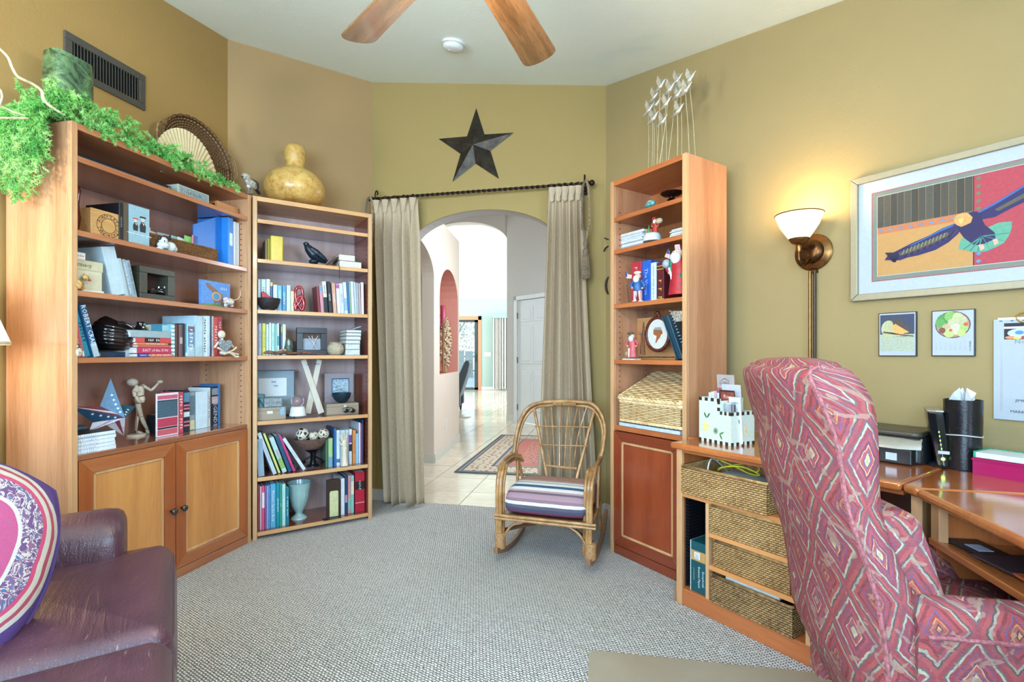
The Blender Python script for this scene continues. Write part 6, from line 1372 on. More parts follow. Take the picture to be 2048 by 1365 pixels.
def lying(fr, K, x0, x1, yt, z, h, v0, d, col, label, group, title=None, tc='#f2f2ee', turn=0, ts=.7, pg='#ddd8c8', tx=.5, pages_front=False, bands=None):
    ox, oy, k = K; u0, u1 = fr.px(ox + x0 * k, HY, v0)[0], fr.px(ox + x1 * k, HY, v0)[0]; w = u1 - u0
    t = thing('book', label, 'book', fr.P(u0, v0, z + .0004), fr.rz + turn, group); c = min(.002, h * .15)
    q = M(); q.box(0, w, 0, d, 0, c); q.box(0, w, 0, d, h - c, h)
    if not pages_front: q.box(0, w, 0, c, c, h - c)
    q.obj('cover', pm(col, .42, 0, .04, 0, 35), t, bevel=.0006, segs=1)
    q = M(); q.box(.003, w - .003, c if not pages_front else .003, d - .002, c, h - c); q.obj('pages', pm(pg, .8, 0, .07), t)
    if bands:
        for a, b, c2 in bands: q = M(); q.box(w * a, w * b, -.0005, 0, c * .5, h - c * .5); q.obj('spine_band', pm(c2, .5), t)
    if title: title_(t, title, w * tx, h * .5, min(h * ts, w * .9 / (len(title) * .6)), tc)
    return t, w
def Zf(fr, K, x, y, v): return fr.px(K[0] + x * K[2], K[1] + y * K[2], v)[1]
WHT = pm('#e4ddcb', .45, 0, .05); STONE = pm('#8d9290', .6, 0, .25, .003, 40); BLKG = pm('#121214', .08, 0, .02, 0, 20, 1.0)
# ---------------------------------------------------------------- cabinet bookcase, top compartment
zA, zB, zC, zD, zK = (ZS1[k] for k in 'ABCDK')
t = thing('black_case', 'long flat black case lying in the top compartment of the cabinet bookcase', 'case', B1.P(.045, .04, zA), B1.rz)
q = M(); q.box(0, .46, 0, .22, 0, .028); q.obj('body', pm('#14161c', .25, 0, .05), t, bevel=.004); q = M(); q.box(.0, .46, -.001, 0, .012, .015); q.obj('seam', pm('#4a566a', .4), t)
q = M(); q.box(.44, .452, -.003, 0, .008, .02); q.obj('latch', pm('#8a9098', .3, .8), t)
it = It(B1, K2, .05, 'patterned_box', 'pale box printed with fine lettering in the top compartment, cabinet bookcase', 'box', 1010, zA); zt_ = B1.px(K2[0] + 935 * K2[2], K2[1] + 568 * K2[2], .05)[1] - zA
a, b = it.x(935), it.x(1192); q = M(); q.box(a, b, 0, .12, 0, zt_); q.obj('body', pm('#aab4a2', .5, 0, .03), it.t, bevel=.002)
q = M(); q.box(a + .008, b - .008, -.0008, 0, .006, zt_ - .006); pl2 = q.obj('printed_label', pm('#8d9c9c', .5, 0, .3, 0, 160), it.t); title_(pl2, 'Ornaments', (a + b) / 2, zt_ * .5, .02, '#3a4446')
it = It(B1, K2, .05, 'wooden_block_box', 'small plain wooden box at the right end of the top compartment', 'box', 1330, zA); a, b = it.x(1262), it.x(1432); hz = .05
q = M(); q.box(a, b, 0, .12, 0, hz); q.obj('body', wood('#a86a3a', '#cf9258', 'x', .4, .2), it.t, bevel=.002); q = M(); q.box(b - .035, b - .012, -.001, 0, .003, .012); q.obj('paper_tag', pm('#d8dce0', .5), it.t); q = M(); q.box(a - .006, a, .02, .03, .012, .035); q.obj('clasp', pm('#2c2c2e', .4, .6), it.t)
# ---------------------------------------------------------------- shelf B
it = It(B1, K2, .12, 'brown_vase', 'glossy dark red-brown vase at the left end of the second shelf', 'vase', 78, zB)
it.lathe('body', 78, [(20, 960), (34, 930), (44, 850), (30, 740), (38, 660), (44, 620), (34, 590), (26, 585)], pm('#5a1f12', .12, 0, .1, 0, 20, .8)); 
it = It(B1, K2, .05, 'wooden_box', 'oak box with a round branded inscription on its front, cabinet bookcase', 'box', 300, zB)
OAK = wood('#a8743c', '#d8ab6c', 'x', .4, .2, name='oak'); a, b = it.x(272), it.x(446); ht = it.p(272, 778)[2]; q = M(); q.box(a - .03, b, 0, .2, 0, ht); q.obj('body', OAK, it.t, bevel=.003)
q = M(); xc_, zc__ = (a + b) / 2 - .0, ht * .47
def ringp(r0, r1, n=30): return [(xc_ + r1 * cos(2 * pi * i / n), zc__ + r1 * sin(2 * pi * i / n)) for i in range(n)]
q.tube([(xc_ + ht * .26 * cos(a_), -.0005, zc__ + ht * .26 * sin(a_)) for a_ in [2 * pi * k / 30 for k in range(30)]], .0012, 5, closed=True); q.tube([(xc_ + ht * .42 * cos(a_), -.0005, zc__ + ht * .42 * sin(a_)) for a_ in [2 * pi * k / 30 for k in range(30)]], .0010, 5, closed=True); q.obj('branded_ring', pm('#4a2a14', .6), it.t)
for k, ch in enumerate('FORDULRES STATRONAL '): 
    if ch != ' ': a_ = pi * .9 - 2 * pi * k / 20; text(it.t, ch, xc_ + ht * .34 * cos(a_), -.001, zc__ + ht * .34 * sin(a_), .022, '#4a2a14', turn=a_ - pi / 2, name='branded_letter')
gB = 'books on the second shelf of the cabinet bookcase'
row(B1, K2, zB, .045, 'after the oak box', gB, [(450, 482, 730, '#17191c', 'tall black book', dict(title='CLOWNS', tc='#8a8f94', d=.2)), (484, 528, 735, '#5a4a38', 'tall brown book', dict(d=.2))], d=.2)
it = It(B1, K2, .045, 'book', 'pale blue book facing front with two dark-coated figures on its cover', 'book', 615, zB, gB)
a, b = it.x(532), it.x(698); h_ = it.p(615, 760)[2]; q = M(); q.box(a, b, 0, .003, 0, h_); q.box(a, b, .027, .03, 0, h_); q.box(a, a + .003, .003, .027, 0, h_); q.obj('cover', pm('#8fb0ba', .4, 0, .04), it.t); q = M(); q.box(a + .003, b - .002, .003, .027, .002, h_ - .002); q.obj('pages', pm('#ddd8c8', .8), it.t)
for sx_, sc_, hat in ((.30, .8, '#b5483e'), (.66, 1.0, '#1e2024')):
    w_ = b - a; xm = a + w_ * sx_; z0 = h_ * .36; S = h_ * .42 * sc_
    for nm, pts, c_, y in (('printed_coat', [(-.22, 0), (.22, 0), (.26, .35), (.12, .62), (-.12, .62), (-.26, .35)], '#2a2e34', -.0006), ('printed_face', disc(0, .78, .14, .16, 12), '#cfc8bc', -.0008), ('printed_hat', [(-.26, .86), (.26, .86), (.22, .96), (-.22, .96)], hat, -.0012), ('printed_scarf', [(-.12, .56), (.14, .56), (.06, .40), (0, .52)], '#d8b0a0', -.0012)):
        q = M(); q.plate([(xm + x * S * .8, z0 + z * S) for x, z in pts], y, y + .0005); q.obj(nm, pm(c_, .6), it.t)
title_(it.t, 'xxxxxxxx xxx xxxx xxxxxx', (a + b) / 2, h_ * .28, .009, '#e6eef0')
# card basket
it = It(B1, K2, .06, 'card_basket', 'long rattan basket full of greeting cards on the second shelf', 'basket', 980, zB)
a, b = it.x(702), it.x(1262); hb_ = it.p(900, 1030)[2]
q = M(); W_b = b - a
for T, w_, n_ in ((Matrix.Identity(4), W_b, 60), (TR((W_b, 0, 0), rz=pi / 2), .16, 16), (TR((W_b, .16, 0), rz=pi), W_b, 60), (TR((0, .16, 0), rz=-pi / 2), .16, 16)): weave(q, w_, hb_, n_, 11, .002, TR((a, 0, 0)) @ T)
n0 = len(q.v); q.box(a + .004, b - .004, .004, .156, .001, .004); q.at += [.3] * (len(q.v) - n0); q.obj('woven_body', RATD, it.t)
q = M(); q.tube([(x + a, y, hb_) for x, y in rrect(0, W_b, 0, .16, .01, 3)], .005, 6, closed=True); q.at = [.8] * len(q.v); q.obj('rim', RATD, it.t)
cc = [('white card lettered And', '#c9ccd6', 720, 855, 890, 'And'), ('pale blue card', '#9fc0c8', 705, 800, 935, None), ('white envelope', '#cfd6dc', 800, 860, 945, None), ('grey printed card', '#a9b4ba', 865, 960, 965, None), ('teal card', '#8cc0ba', 955, 1020, 990, None), ('white slanting card', '#d6dade', 985, 1050, 1000, None), ('lime green card', '#8cc46a', 1040, 1110, 995, None), ('pink-edged card', '#c98a9c', 1080, 1130, 990, None)]
for k, (nm, col, x0, x1, y, tt_) in enumerate(cc):
    o = thing('greeting_card', f'{nm} standing in the long card basket', 'card', it.fr.P(it.uc + it.x(x0), it.v + .03 + .012 * (7 - k), zB + .006), B1.rz, 'cards in the basket'); w_ = it.x(x1) - it.x(x0); hh_ = it.p(x0, y)[2] - .004
    o.rotation_euler = (Matrix.Rotation(B1.rz, 4, 'Z') @ Matrix.Rotation(radians((k % 3) * 3), 4, 'Y')).to_euler(); q = M(); q.box(0, w_, 0, .0015, 0, hh_); q.obj('sheet', pm(col, .6, 0, .05), o)
    if tt_: text(o, tt_, w_ * .6, -.0006, hh_ - .02, .022, '#3a3e44')
it = It(B1, K2, .025, 'cow_figurine', 'white ceramic cow figurine with black ears before the card basket', 'figurine', 840, zB)
CW = pm('#c9d0d0', .3, 0, .04); it.ball('body', 870, 1092, 42, 42, CW); it.ball('muzzle', 800, 1080, 42, 30, CW, dv=-.01); it.ball('head', 815, 1045, 32, 34, CW); it.ball('haunch', 905, 1110, 22, 26, CW); it.ball('foot', 770, 1105, 22, 14, CW, dv=-.01)
for x in (785, 862): it.ball('ear', x, 1020, 14, 16, pm('#1c1c1e', .4))
for x in (800, 830): it.ball('eye', x, 1045, 5, 6, pm('#1c1c1e', .2), dv=-.017)
it.tube('halo_wreath', [(790, 1010), (825, 1000), (855, 1012)], 5, pm('#3a3a30', .6))
# blue binder, pads
it = It(B1, K2, .045, 'ring_binder', 'bright blue ring binder leaning at the right of the second shelf', 'binder', 1250, zB); a, b, c_ = it.x(1118), it.x(1350), it.x(1392); h0, h1 = it.p(1120, 895)[2], it.p(1370, 850)[2]
BLU = pm('#1f6fc0', .35, 0, .04); q = M(); q.plate([(a, 0), (b, 0), (b, h1), (b - .03, h1 * .985), (a, h0 * .97)], .045, .05); q.obj('cover', BLU, it.t)
q = M(); q.box(b, c_, 0, .22, 0, h1); q.obj('spine', pm('#2f80cc', .35, 0, .04), it.t, bevel=.003); q = M(); q.box(b + .01, c_ - .006, -.001, 0, h1 * .42, h1 * .68); q.obj('spine_label', pm('#cfe0e6', .5), it.t)
row(B1, K2, zB, .05, 'right of the blue binder', gB, [(1396, 1412, 885, '#e4e6e8', 'thin white pad', dict()), (1414, 1426, 890, '#d6dade', 'thin grey-white pad', dict()), (1428, 1440, 895, '#e8eaec', 'thin spiral-bound white pad', dict())], d=.2)
# ---------------------------------------------------------------- shelf C
gC = 'books on the third shelf of the cabinet bookcase'
zz_ = zC
lying(B1, K3, 78, 410, 545, zC, .010, .03, .2, '#d8d6ce', 'thin white book at the bottom of the lying stack, third shelf', gC)
h1_ = Zf(B1, K3, 200, 318, .04) - zC - .011
lying(B1, K3, 75, 388, 310, zC + .011, h1_, .04, .2, '#c9c1a4', 'thick cream book with rounded page edges in the lying stack', gC)
h2_ = Zf(B1, K3, 200, 215, .05) - zC - .012 - h1_
lying(B1, K3, 75, 400, 205, zC + .012 + h1_, h2_, .045, .2, '#c4bd9c', 'cream book with dark script lettering in the lying stack', gC, title='Pharmacy', tc='#4a4a40', ts=.6, tx=.25)
lying(B1, K3, 75, 215, 130, zC + .013 + h1_ + h2_, Zf(B1, K3, 150, 130, .05) - zC - .013 - h1_ - h2_, .05, .12, '#dfdcd6', 'small white book with red lettering on top of the lying stack', gC, title='reserve', tc='#b8323a', ts=.5)
row(B1, K3, zC, .05, 'of the leaning third-shelf books', gC, [(500, 640, 110, '#b9ccd4', 'large pale blue-white book', dict(lean=-13, d=.22, v=.06)), (645, 680, 215, '#a9b6ba', 'grey-blue book', dict(lean=-13)), (682, 722, 225, '#98a6ac', 'grey book with small white lettering', dict(lean=-13, title='SOMETHING LIKE DREAM', tc='#e8ecee')), (724, 765, 235, '#8c9aa2', 'outermost grey leaning book', dict(lean=-13, title='THE UNBROKEN MARKETS', tc='#3a4248'))], d=.17)
it = It(B1, K3, .012, 'bear_figurine', 'carved honeycomb-textured little bear figurine at the left of the third shelf', 'figurine', 160, zC); HC = pm('#b58a4e', .5, 0, .3, .003, 90)
it.ball('body', 130, 470, 60, 55, HC); it.ball('head', 215, 400, 34, 30, HC); it.ball('snout', 258, 425, 16, 13, pm('#a8583c', .5)); it.ball('ear', 205, 365, 12, 13, HC); it.ball('hind_leg', 170, 505, 34, 26, HC); it.ball('tail', 78, 490, 10, 10, HC); it.tube('green_collar', [(178, 395), (165, 420), (190, 445)], 7, pm('#3f7a4a', .5))
def shadowbox(it, x0, y0, x1, y1, mx, my, depth, mat, inner='#2a1c18'):
    a, b = it.x(x0), it.x(x1); h = it.p((x0 + x1) / 2, (y0 + y1) / 2)[2] if False else it.p((x0 + x1) / 2, y0)[2]; m1 = (b - a) * mx; m2 = h * my
    for bx in ((a, b, 0, m2), (a, b, h - m2, h), (a, a + m1, m2, h - m2), (b - m1, b, m2, h - m2)): q = M(); q.box(bx[0], bx[1], 0, depth, bx[2], bx[3]); q.obj('frame_side', mat, it.t, bevel=.002)
    q = M(); q.box(a + m1, b - m1, depth - .004, depth, m2, h - m2); q.obj('back_board', pm(inner, .6), it.t); return a, b, h, m1, m2
it = It(B1, K3, .05, 'shadow_box_frame', 'deep dark green-grey shadow box frame on the third shelf', 'frame', 965, zC)
a, b, h, m1, m2 = shadowbox(it, 790, 300, 1155, 630, .2, .19, .075, pm('#3c3a2e', .35, 0, .1), '#3a241e')
it2 = It(B1, K3, .075, 'cat_figurine', 'black and white lying cat figurine inside the shadow box frame', 'figurine', 985, zC + m2 + .001)
BW = pm('#15161a', .2, 0, .05, 0, 20, .5); it2.tube('body', [(885, 555), (950, 540), (1020, 555), (1085, 590)], [22, 28, 24, 10], BW); it2.ball('head', 1015, 525, 24, 20, BW)
for x in (985, 1048): it2.ball('ear', x, 500, 8, 12, pm('#d8dce0', .4)); 
it2.ball('face_blaze', 1015, 525, 8, 8, pm('#e6e8ea', .3), dv=-.006); it2.tube('orange_back', [(890, 548), (930, 530), (970, 535)], [14, 18, 10], pm('#8a5a2c', .5)); it2.ball('paw', 1085, 598, 10, 7, pm('#e6e8ea', .3))
it = It(B1, K3, .05, 'painted_tile', 'small blue canvas painted with a llama, right of the third shelf', 'canvas', 1580, zC); a, b = it.x(1432), it.x(1735); h = it.p(1580, 440)[2]
q = M(); q.box(a, b, 0, .018, 0, h); q.obj('canvas', pm('#5b8fd0', .5, 0, .08), it.t, bevel=.001); w_ = b - a
def pt_(name, pts, col, y): q = M(); q.plate([(a + w_ * x, h * z) for x, z in pts], y, y + .0005); q.obj(name, pm(col, .6, 0, .05), it.t)
pt_('painted_ground', [(0, 0), (1, 0), (1, .1), (.5, .14), (0, .08)], '#6d8a5a', -.0006); pt_('painted_llama', [(.45, .1), (.5, .2), (.62, .2), (.66, .1), (.74, .1), (.72, .5), (.6, .62), (.36, .8), (.22, .9), (.14, .88), (.2, .72), (.34, .62), (.42, .45), (.4, .25)], '#8a6a5e', -.0010)
pt_('painted_blanket', disc(.5, .42, .17, .18, 16), '#d09a6a', -.0014); pt_('painted_blanket_centre', disc(.5, .42, .11, .13, 16), '#4f8fb4', -.0018); 
for k in range(4): pt_('painted_mark', [(.66 + k * .06, .72), (.69 + k * .06, .72), (.68 + k * .06, .82)], '#dfe6ea', -.0010)
it = It(B1, K3, .02, 'elephant_figurine', 'small multicoloured ceramic elephant with a long curved trunk, right end of third shelf', 'figurine', 1725, zC); MC = NT('mosaic_glaze'); v_n = MC.add('ShaderNodeTexVoronoi'); v_n.inputs['Scale'].default_value = 110; MC.link(MC.coord(), v_n.inputs['Vector']); hs_ = MC.add('ShaderNodeHueSaturation'); hs_.inputs['Saturation'].default_value = .8; MC.link(v_n.outputs['Color'], hs_.inputs['Color']); MCM = MC.out(MC.mix(.45, hs_.outputs[0], '#d8a0a0'), .25, 0, .5)
it.ball('body', 1720, 650, 48, 42, MCM); it.ball('head', 1690, 625, 24, 24, MCM)
for x in (1688, 1752): it.ball('leg', x, 690, 16, 20, MCM)
it.tube('trunk', [(1765, 635), (1810, 625), (1838, 590), (1845, 535)], [7, 6, 5, 4], pm('#d8b58a', .5))
# ---------------------------------------------------------------- shelf D
gD = 'books on the fourth shelf of the cabinet bookcase'
row(B1, K3, zD, .05, 'of the leaning fourth-shelf books', gD, [(156, 184, 815, '#b03a44', 'worn red book', dict(lean=-9.5, title='SELECTED STORIES', tc='#e8c9c0', v=.04)), (186, 214, 800, '#c25a66', 'pinkish red book', dict(lean=-11, v=.045, bands=[(.02, .15, '#e6e6ea')])), (217, 300, 735, '#3f9ab4', 'thick turquoise ribbed book', dict(lean=-15, v=.055, title='ESCAPE', tc='#1c4a5c')), (303, 372, 705, '#1f5f8c', 'tall blue book with a white author name', dict(lean=-15, v=.045, title='ROBERT CRAIS', tc='#eef4f6', ts=.85, tz=.6, bands=[(.0, .26, '#a9c0cc')]))], d=.15)
it = It(B1, K3, .012, 'owl_figurine', 'small cream and brown owl figurine at the left of the fourth shelf', 'figurine', 128, zD); OWL = pm('#c9b8a0', .6, 0, .35, .002, 120)
it.ball('body', 128, 1180, 50, 55, OWL); it.ball('head', 125, 1120, 38, 30, pm('#5a4436', .6, 0, .3)); it.ball('red_wing', 168, 1185, 16, 34, pm('#a83a34', .5))
for x in (108, 140): it.ball('eye', x, 1120, 8, 8, pm('#e6e0d0', .3), dv=-.011)
# black ribbed vessel
it = It(B1, K3, .15, 'ribbed_vessel', 'large glossy black ribbed clay vessel with overlapping leaf-like folds', 'vessel', 510, zD + .026)
P0 = it.p(510, 1040); q = M(); rows = []; NR, NS = 120, 36
aR = 232 * it.k; zt_v = it.p(510, 868)[2]; zbv = 0.0
for j in range(NR + 1):
    f = j / NR; z = zbv + (zt_v - zbv) * f; e = sin(pi * min(.985, .12 + f * .80)) ** .62; rib = 1 + .045 * abs(sin(f * pi * 8 + .3)) - .03
    rows.append([(P0[0] + aR * e * rib * cos(2 * pi * i / NS) * (1 + .05 * f) + .012 * f, .085 * e * rib * sin(2 * pi * i / NS), z + .018 * cos(2 * pi * i / NS + .4) * (.3 + f) * -1 * (1 if 0 < j else 0) + .006) for i in range(NS)])
q.grid(rows, cu=True, cap=True); q.obj('ribbed_body', BLKG, it.t, smooth=True)
it.tube('upper_fold', [(455, 880), (520, 885), (610, 930), (690, 985)], [14, 26, 24, 10], BLKG, dv=-.05); it.tube('lower_fold', [(480, 925), (560, 955), (640, 985), (700, 1000)], [14, 24, 24, 12], BLKG, dv=-.06); it.tube('right_fold', [(560, 1000), (650, 1010), (730, 1060), (750, 1110)], [18, 30, 30, 14], BLKG, dv=-.05)
t, w_ = lying(B1, K3, 380, 632, 1195, zD, .024, .10, .2, '#16324a', 'dark navy book lying under the black ribbed vessel', gD)
lying(B1, K3, 636, 752, 1100, zD, Zf(B1, K3, 690, 1150, .1) - zD, .10, .2, '#9fb0b4', 'grey-green box file between the black vessel and the red books', gD)
sp_ = [(760, 1140, 1195, '#3a3486', 'navy and orange book at the bottom of the stack beside the black vessel', 'JAMES A. THE LOST STORIES', '#f0e0d0', [(.33, 1, '#c96a4a')]), (756, 1132, 1130, '#b83a58', 'crimson book with large white lettering in the stack', 'EAST of the SUN', '#f0dfe0', None), (765, 1115, 1108, '#c9685a', 'thin salmon book in the middle of the stack', None, '', None), (756, 1130, 1083, '#d07a52', 'orange book with cream lettering in the stack', 'THE MARTIAN ANDY WEIR', '#f4eadc', [(.86, .96, '#2c3a2c')]), (742, 1115, 1030, '#c94a48', 'red book with a black title box in the stack', 'THE 17', '#eef0ea', [(.24, .66, '#1c1e20')]), (690, 1112, 955, '#98a8ac', 'thick silver-grey book on top of the stack', None, '', None)]
zc_ = zD
for x0, x1, yt, col, lab, ti, tcx, bd in sp_:
    zt1 = Zf(B1, K3, (x0 + x1) / 2, yt, .05); h_ = zt1 - zc_ - .0006; lying(B1, K3, x0, x1, yt, zc_, h_, .05, .2, col, lab, gD, title=ti, tc=tcx, bands=bd, ts=.75); zc_ = zt1 + .0002
lying(B1, K3, 905, 1112, 890, zc_, Zf(B1, K3, 1000, 893, .07) - zc_, .07, .18, '#2a7a96', 'teal book with a pale label topping the right of the stack', gD, bands=[(.55, .9, '#9fc4cc')])
it = It(B1, K3, .10, 'glass_ornament', 'small black ornament with coloured glints on top of the silver book', 'ornament', 795, zc_); it.lathe('body', 795, [(72, 945), (50, 925), (34, 890), (38, 870), (26, 862)], BLKG)
for x, y, c_ in ((790, 890, '#5fb0c0'), (810, 905, '#d8c04a'), (830, 925, '#6aa86a'), (775, 920, '#e0e4e8')): it.ball('glass_chip', x, y, 9, 8, pm(c_, .15), dv=-.028)
row(B1, K3, zD, .05, 'of the upright fourth-shelf books', gD, [(1116, 1155, 885, '#7fb0b4', 'white and teal comb-bound notebook', dict(bands=[(.05 + .12 * i, .11 + .12 * i, '#e6ecea') for i in range(8)])), (1160, 1178, 890, '#6a4438', 'brown book', {}), (1180, 1204, 888, '#4a3440', 'dark plum book', {}), (1206, 1236, 890, '#6d4f4c', 'brown-grey book with a metal clasp', dict(bands=[(.4, .6, '#b9a9a0')])), (1238, 1262, 880, '#16202e', 'navy-black book', {}), (1264, 1288, 885, '#5aa0b0', 'thin teal book', dict(bands=[(.02, .12, '#e0e6ea')])), (1290, 1362, 882, '#a9c4d0', 'pale blue book with a pictured spine', dict(title='PUNJAB', tc='#e8f0f4', bands=[(.3, .92, '#6f8fa8'), (.75, .9, '#b98a90')])), (1366, 1448, 800, '#b4d0da', 'large pale blue book', dict(d=.22)), (1452, 1488, 800, '#cfd6da', 'white book lettered in black', dict(title='MATTRU ISSUES', tc='#16181c', ts=1.0)), (1490, 1524, 800, '#c9dce8', 'ice-blue book', {}), (1526, 1542, 802, '#3a4454', 'thin slate book', {}), (1544, 1566, 805, '#d3dade', 'white book with small lettering', dict(title='THE ART OF STONE', tc='#6a7480')), (1570, 1604, 812, '#c24a3c', 'red-orange book with white lettering', dict(title='ORDINARY', tc='#f2e6e0', ts=.9)), (1606, 1650, 808, '#b02f42', 'crimson book', dict(title='THE WORLD IN', tc='#e8c4c8'))], d=.16)
# manikin holding a heart
MW = pm('#ddd0b8', .5, 0, .06)
it = It(B1, K3, .012, 'seated_manikin', 'cream wooden artist manikin sitting cross-legged at the right of the fourth shelf', 'manikin', 1690, zD)
it.ball('head', 1645, 995, 32, 42, MW); it.tube('neck', [(1648, 1035), (1655, 1062)], 12, MW); it.tube('torso', [(1650, 1065), (1660, 1110), (1665, 1160)], [30, 34, 28], MW); it.ball('hips', 1672, 1185, 40, 26, MW)
it.tube('upper_arm', [(1615, 1075), (1580, 1120), (1575, 1135)], [14, 11, 10], MW); it.tube('forearm', [(1575, 1135), (1620, 1160), (1665, 1180)], [11, 9, 8], MW, dv=-.02)
it.tube('upper_arm', [(1700, 1070), (1745, 1100), (1768, 1130)], [14, 11, 10], MW); it.tube('forearm', [(1768, 1130), (1735, 1160), (1690, 1175)], [11, 9, 8], MW, dv=-.02)
it.tube('thigh', [(1640, 1195), (1690, 1185), (1740, 1195)], [16, 15, 12], MW, dv=-.02); it.tube('shin', [(1740, 1195), (1785, 1205)], 10, MW, dv=-.022); it.tube('shin', [(1670, 1180), (1710, 1205), (1745, 1232)], [13, 11, 9], MW, dv=-.035); it.ball('foot', 1755, 1228, 14, 10, MW, dv=-.038)
h2 = It(B1, K3, .0, 'heart_ornament', 'grey textured heart held against the chest of the seated manikin', 'ornament', 1665, it.zb + it.p(1665, 1160)[2])
hp = [(0, -.95), (.5, -.45), (.95, .1), (.95, .5), (.7, .8), (.35, .82), (0, .5), (-.35, .82), (-.7, .8), (-.95, .5), (-.95, .1), (-.5, -.45)]
q = M(); c_ = h2.p(1665, 1112); s_ = 68 * h2.k; q.plate([(c_[0] + x * s_, c_[2] + z * s_ * .85) for x, z in hp], -.022, -.006); q.obj('heart', pm('#8f989c', .6, 0, .25, .003, 120), h2.t, bevel=.006, segs=3)
# ---------------------------------------------------------------- counter of the cabinet bookcase
def ctr(x, y): return B1.fl(x, y, zK)
u_, v_ = ctr(225, 872); it = It(B1, K4, .14, 'patriotic_star', 'blue, red and white starred and striped metal star leaning on the counter', 'star', 430, zK)
cS2 = it.p(545, 712); tp_ = [it.p(480, 300), it.p(742, 575 + 20), it.p(620, 905), it.p(250, 860), it.p(62, 600)]; in_ = [it.p(552, 580), it.p(575, 735), it.p(520, 745), it.p(285, 768), it.p(365, 592)]
in_ = [it.p(552, 580), it.p(575, 738), it.p(430, 790), it.p(290, 765), it.p(368, 592)]
cS2 = Vector((cS2[0], -.05, cS2[2])); cols_ = [('#4f7fa4', '#9a8fa4'), ('#1f5468', '#b9b0b4'), ('#7a3448', '#c9c4c8'), ('#c9c8cc', '#c4c2c8'), ('#1f4a68', '#7a3a4c')]
for k in range(5):
    for a_, b_, ci in ((tp_[k], in_[k], 1), (in_[k - 1], tp_[k], 0)):
        q = M(); q.add([cS2, b_, a_, Vector((cS2[0], .01, cS2[2]))], [(0, 2, 1), (3, 1, 2)]); q.obj('facet', pm(cols_[k][ci], .4, 0, .08), it.t)
def facet_stars(A, Bp, n):
    nn = (A - cS2).cross(Bp - cS2).normalized(); nn = nn if nn.y < 0 else -nn
    for i in range(n):
        f = .25 + .62 * i / n; c_ = cS2.lerp(A, f).lerp(cS2.lerp(Bp, f), .5 * (1 - f) + .2) + nn * .0012; e1 = (A - cS2).normalized(); e2 = nn.cross(e1); r = .0075
        q = M(); q.add([c_ + (e1 * cos(a_) + e2 * sin(a_)) * (r if j % 2 == 0 else r * .42) for j, a_ in enumerate([pi * j / 5 for j in range(10)])] + [c_ - nn * .001], [tuple(range(10))]); q.obj('white_star', pm('#e6eaec', .5), it.t)
facet_stars(tp_[0], in_[4], 5); facet_stars(tp_[4], in_[3], 4); facet_stars(tp_[1], in_[0], 3)
def facet_stripe(A, Bp, f0, f1, col):
    nn = (A - cS2).cross(Bp - cS2).normalized(); nn = nn if nn.y < 0 else -nn; q = M()
    p = [cS2.lerp(Bp, f0), cS2.lerp(Bp, f1), A.lerp(Bp, f1), A.lerp(Bp, f0)]; q.add([x + nn * .0008 for x in (cS2.lerp(Bp, f0), cS2.lerp(Bp, f1), A.lerp(cS2.lerp(Bp, f1), .04), A.lerp(cS2.lerp(Bp, f0), .04))], [(0, 1, 2, 3)]); q.obj('stripe', pm(col, .5), it.t)
facet_stripe(tp_[4], in_[4], .30, .55, '#d3d0d2'); facet_stripe(tp_[3], in_[3], .25, .5, '#8f8aa8'); facet_stripe(tp_[2], in_[2], .3, .55, '#7a3448'); facet_stripe(tp_[2], in_[1], .4, .65, '#d0ccd0')
# stack of spiral notebooks
gK = 'stack of spiral notebooks on the counter'; z_ = zK + .0005; ztop_ = Zf(B1, K4, 300, 870, .03)
for k in range(5):
    h_ = (ztop_ - zK) / 5 - .0008; lab = ['bottom', 'second', 'middle', 'fourth', 'top'][k]; it = It(B1, K4, .022 + .003 * (k % 2), 'notebook', f'white spiral-bound notebook, {lab} one of the stack on the counter', 'notebook', 300, z_, gK)
    a, b = .030 - it.uc, it.x(535 - 6 * (k % 3)); q = M(); q.box(a, b, 0, .20, .0008, h_ - .0008); q.obj('pages', pm('#d8dee2', .8, 0, .05), it.t); q = M(); q.box(a, b + .001, -.001, .20, 0, .0008); q.box(a, b + .001, -.001, .20, h_ - .0008, h_); q.obj('cover', pm('#cfd8de' if k < 4 else '#1c2024', .5), it.t)
    q = M()
    for i in range(9): q.tube([(a + .012 + i * .009 + .0, -.002 + .004 * cos(a_), h_ / 2 + (h_ * .42) * sin(a_)) for a_ in [2 * pi * j / 10 for j in range(10)]], .0009, 5, closed=True)
    q.obj('spiral_wire', pm('#e6eaee', .3, .5), it.t); z_ += (ztop_ - zK) / 5
it = It(B1, K4, .07, 'dark_stone', 'dark grooved stone lying on top of the notebook stack', 'stone', 150, z_); it.ball('stone', 150, 825, 82, 36, pm('#2c4450', .5, 0, .25, .004, 50), rd=60)
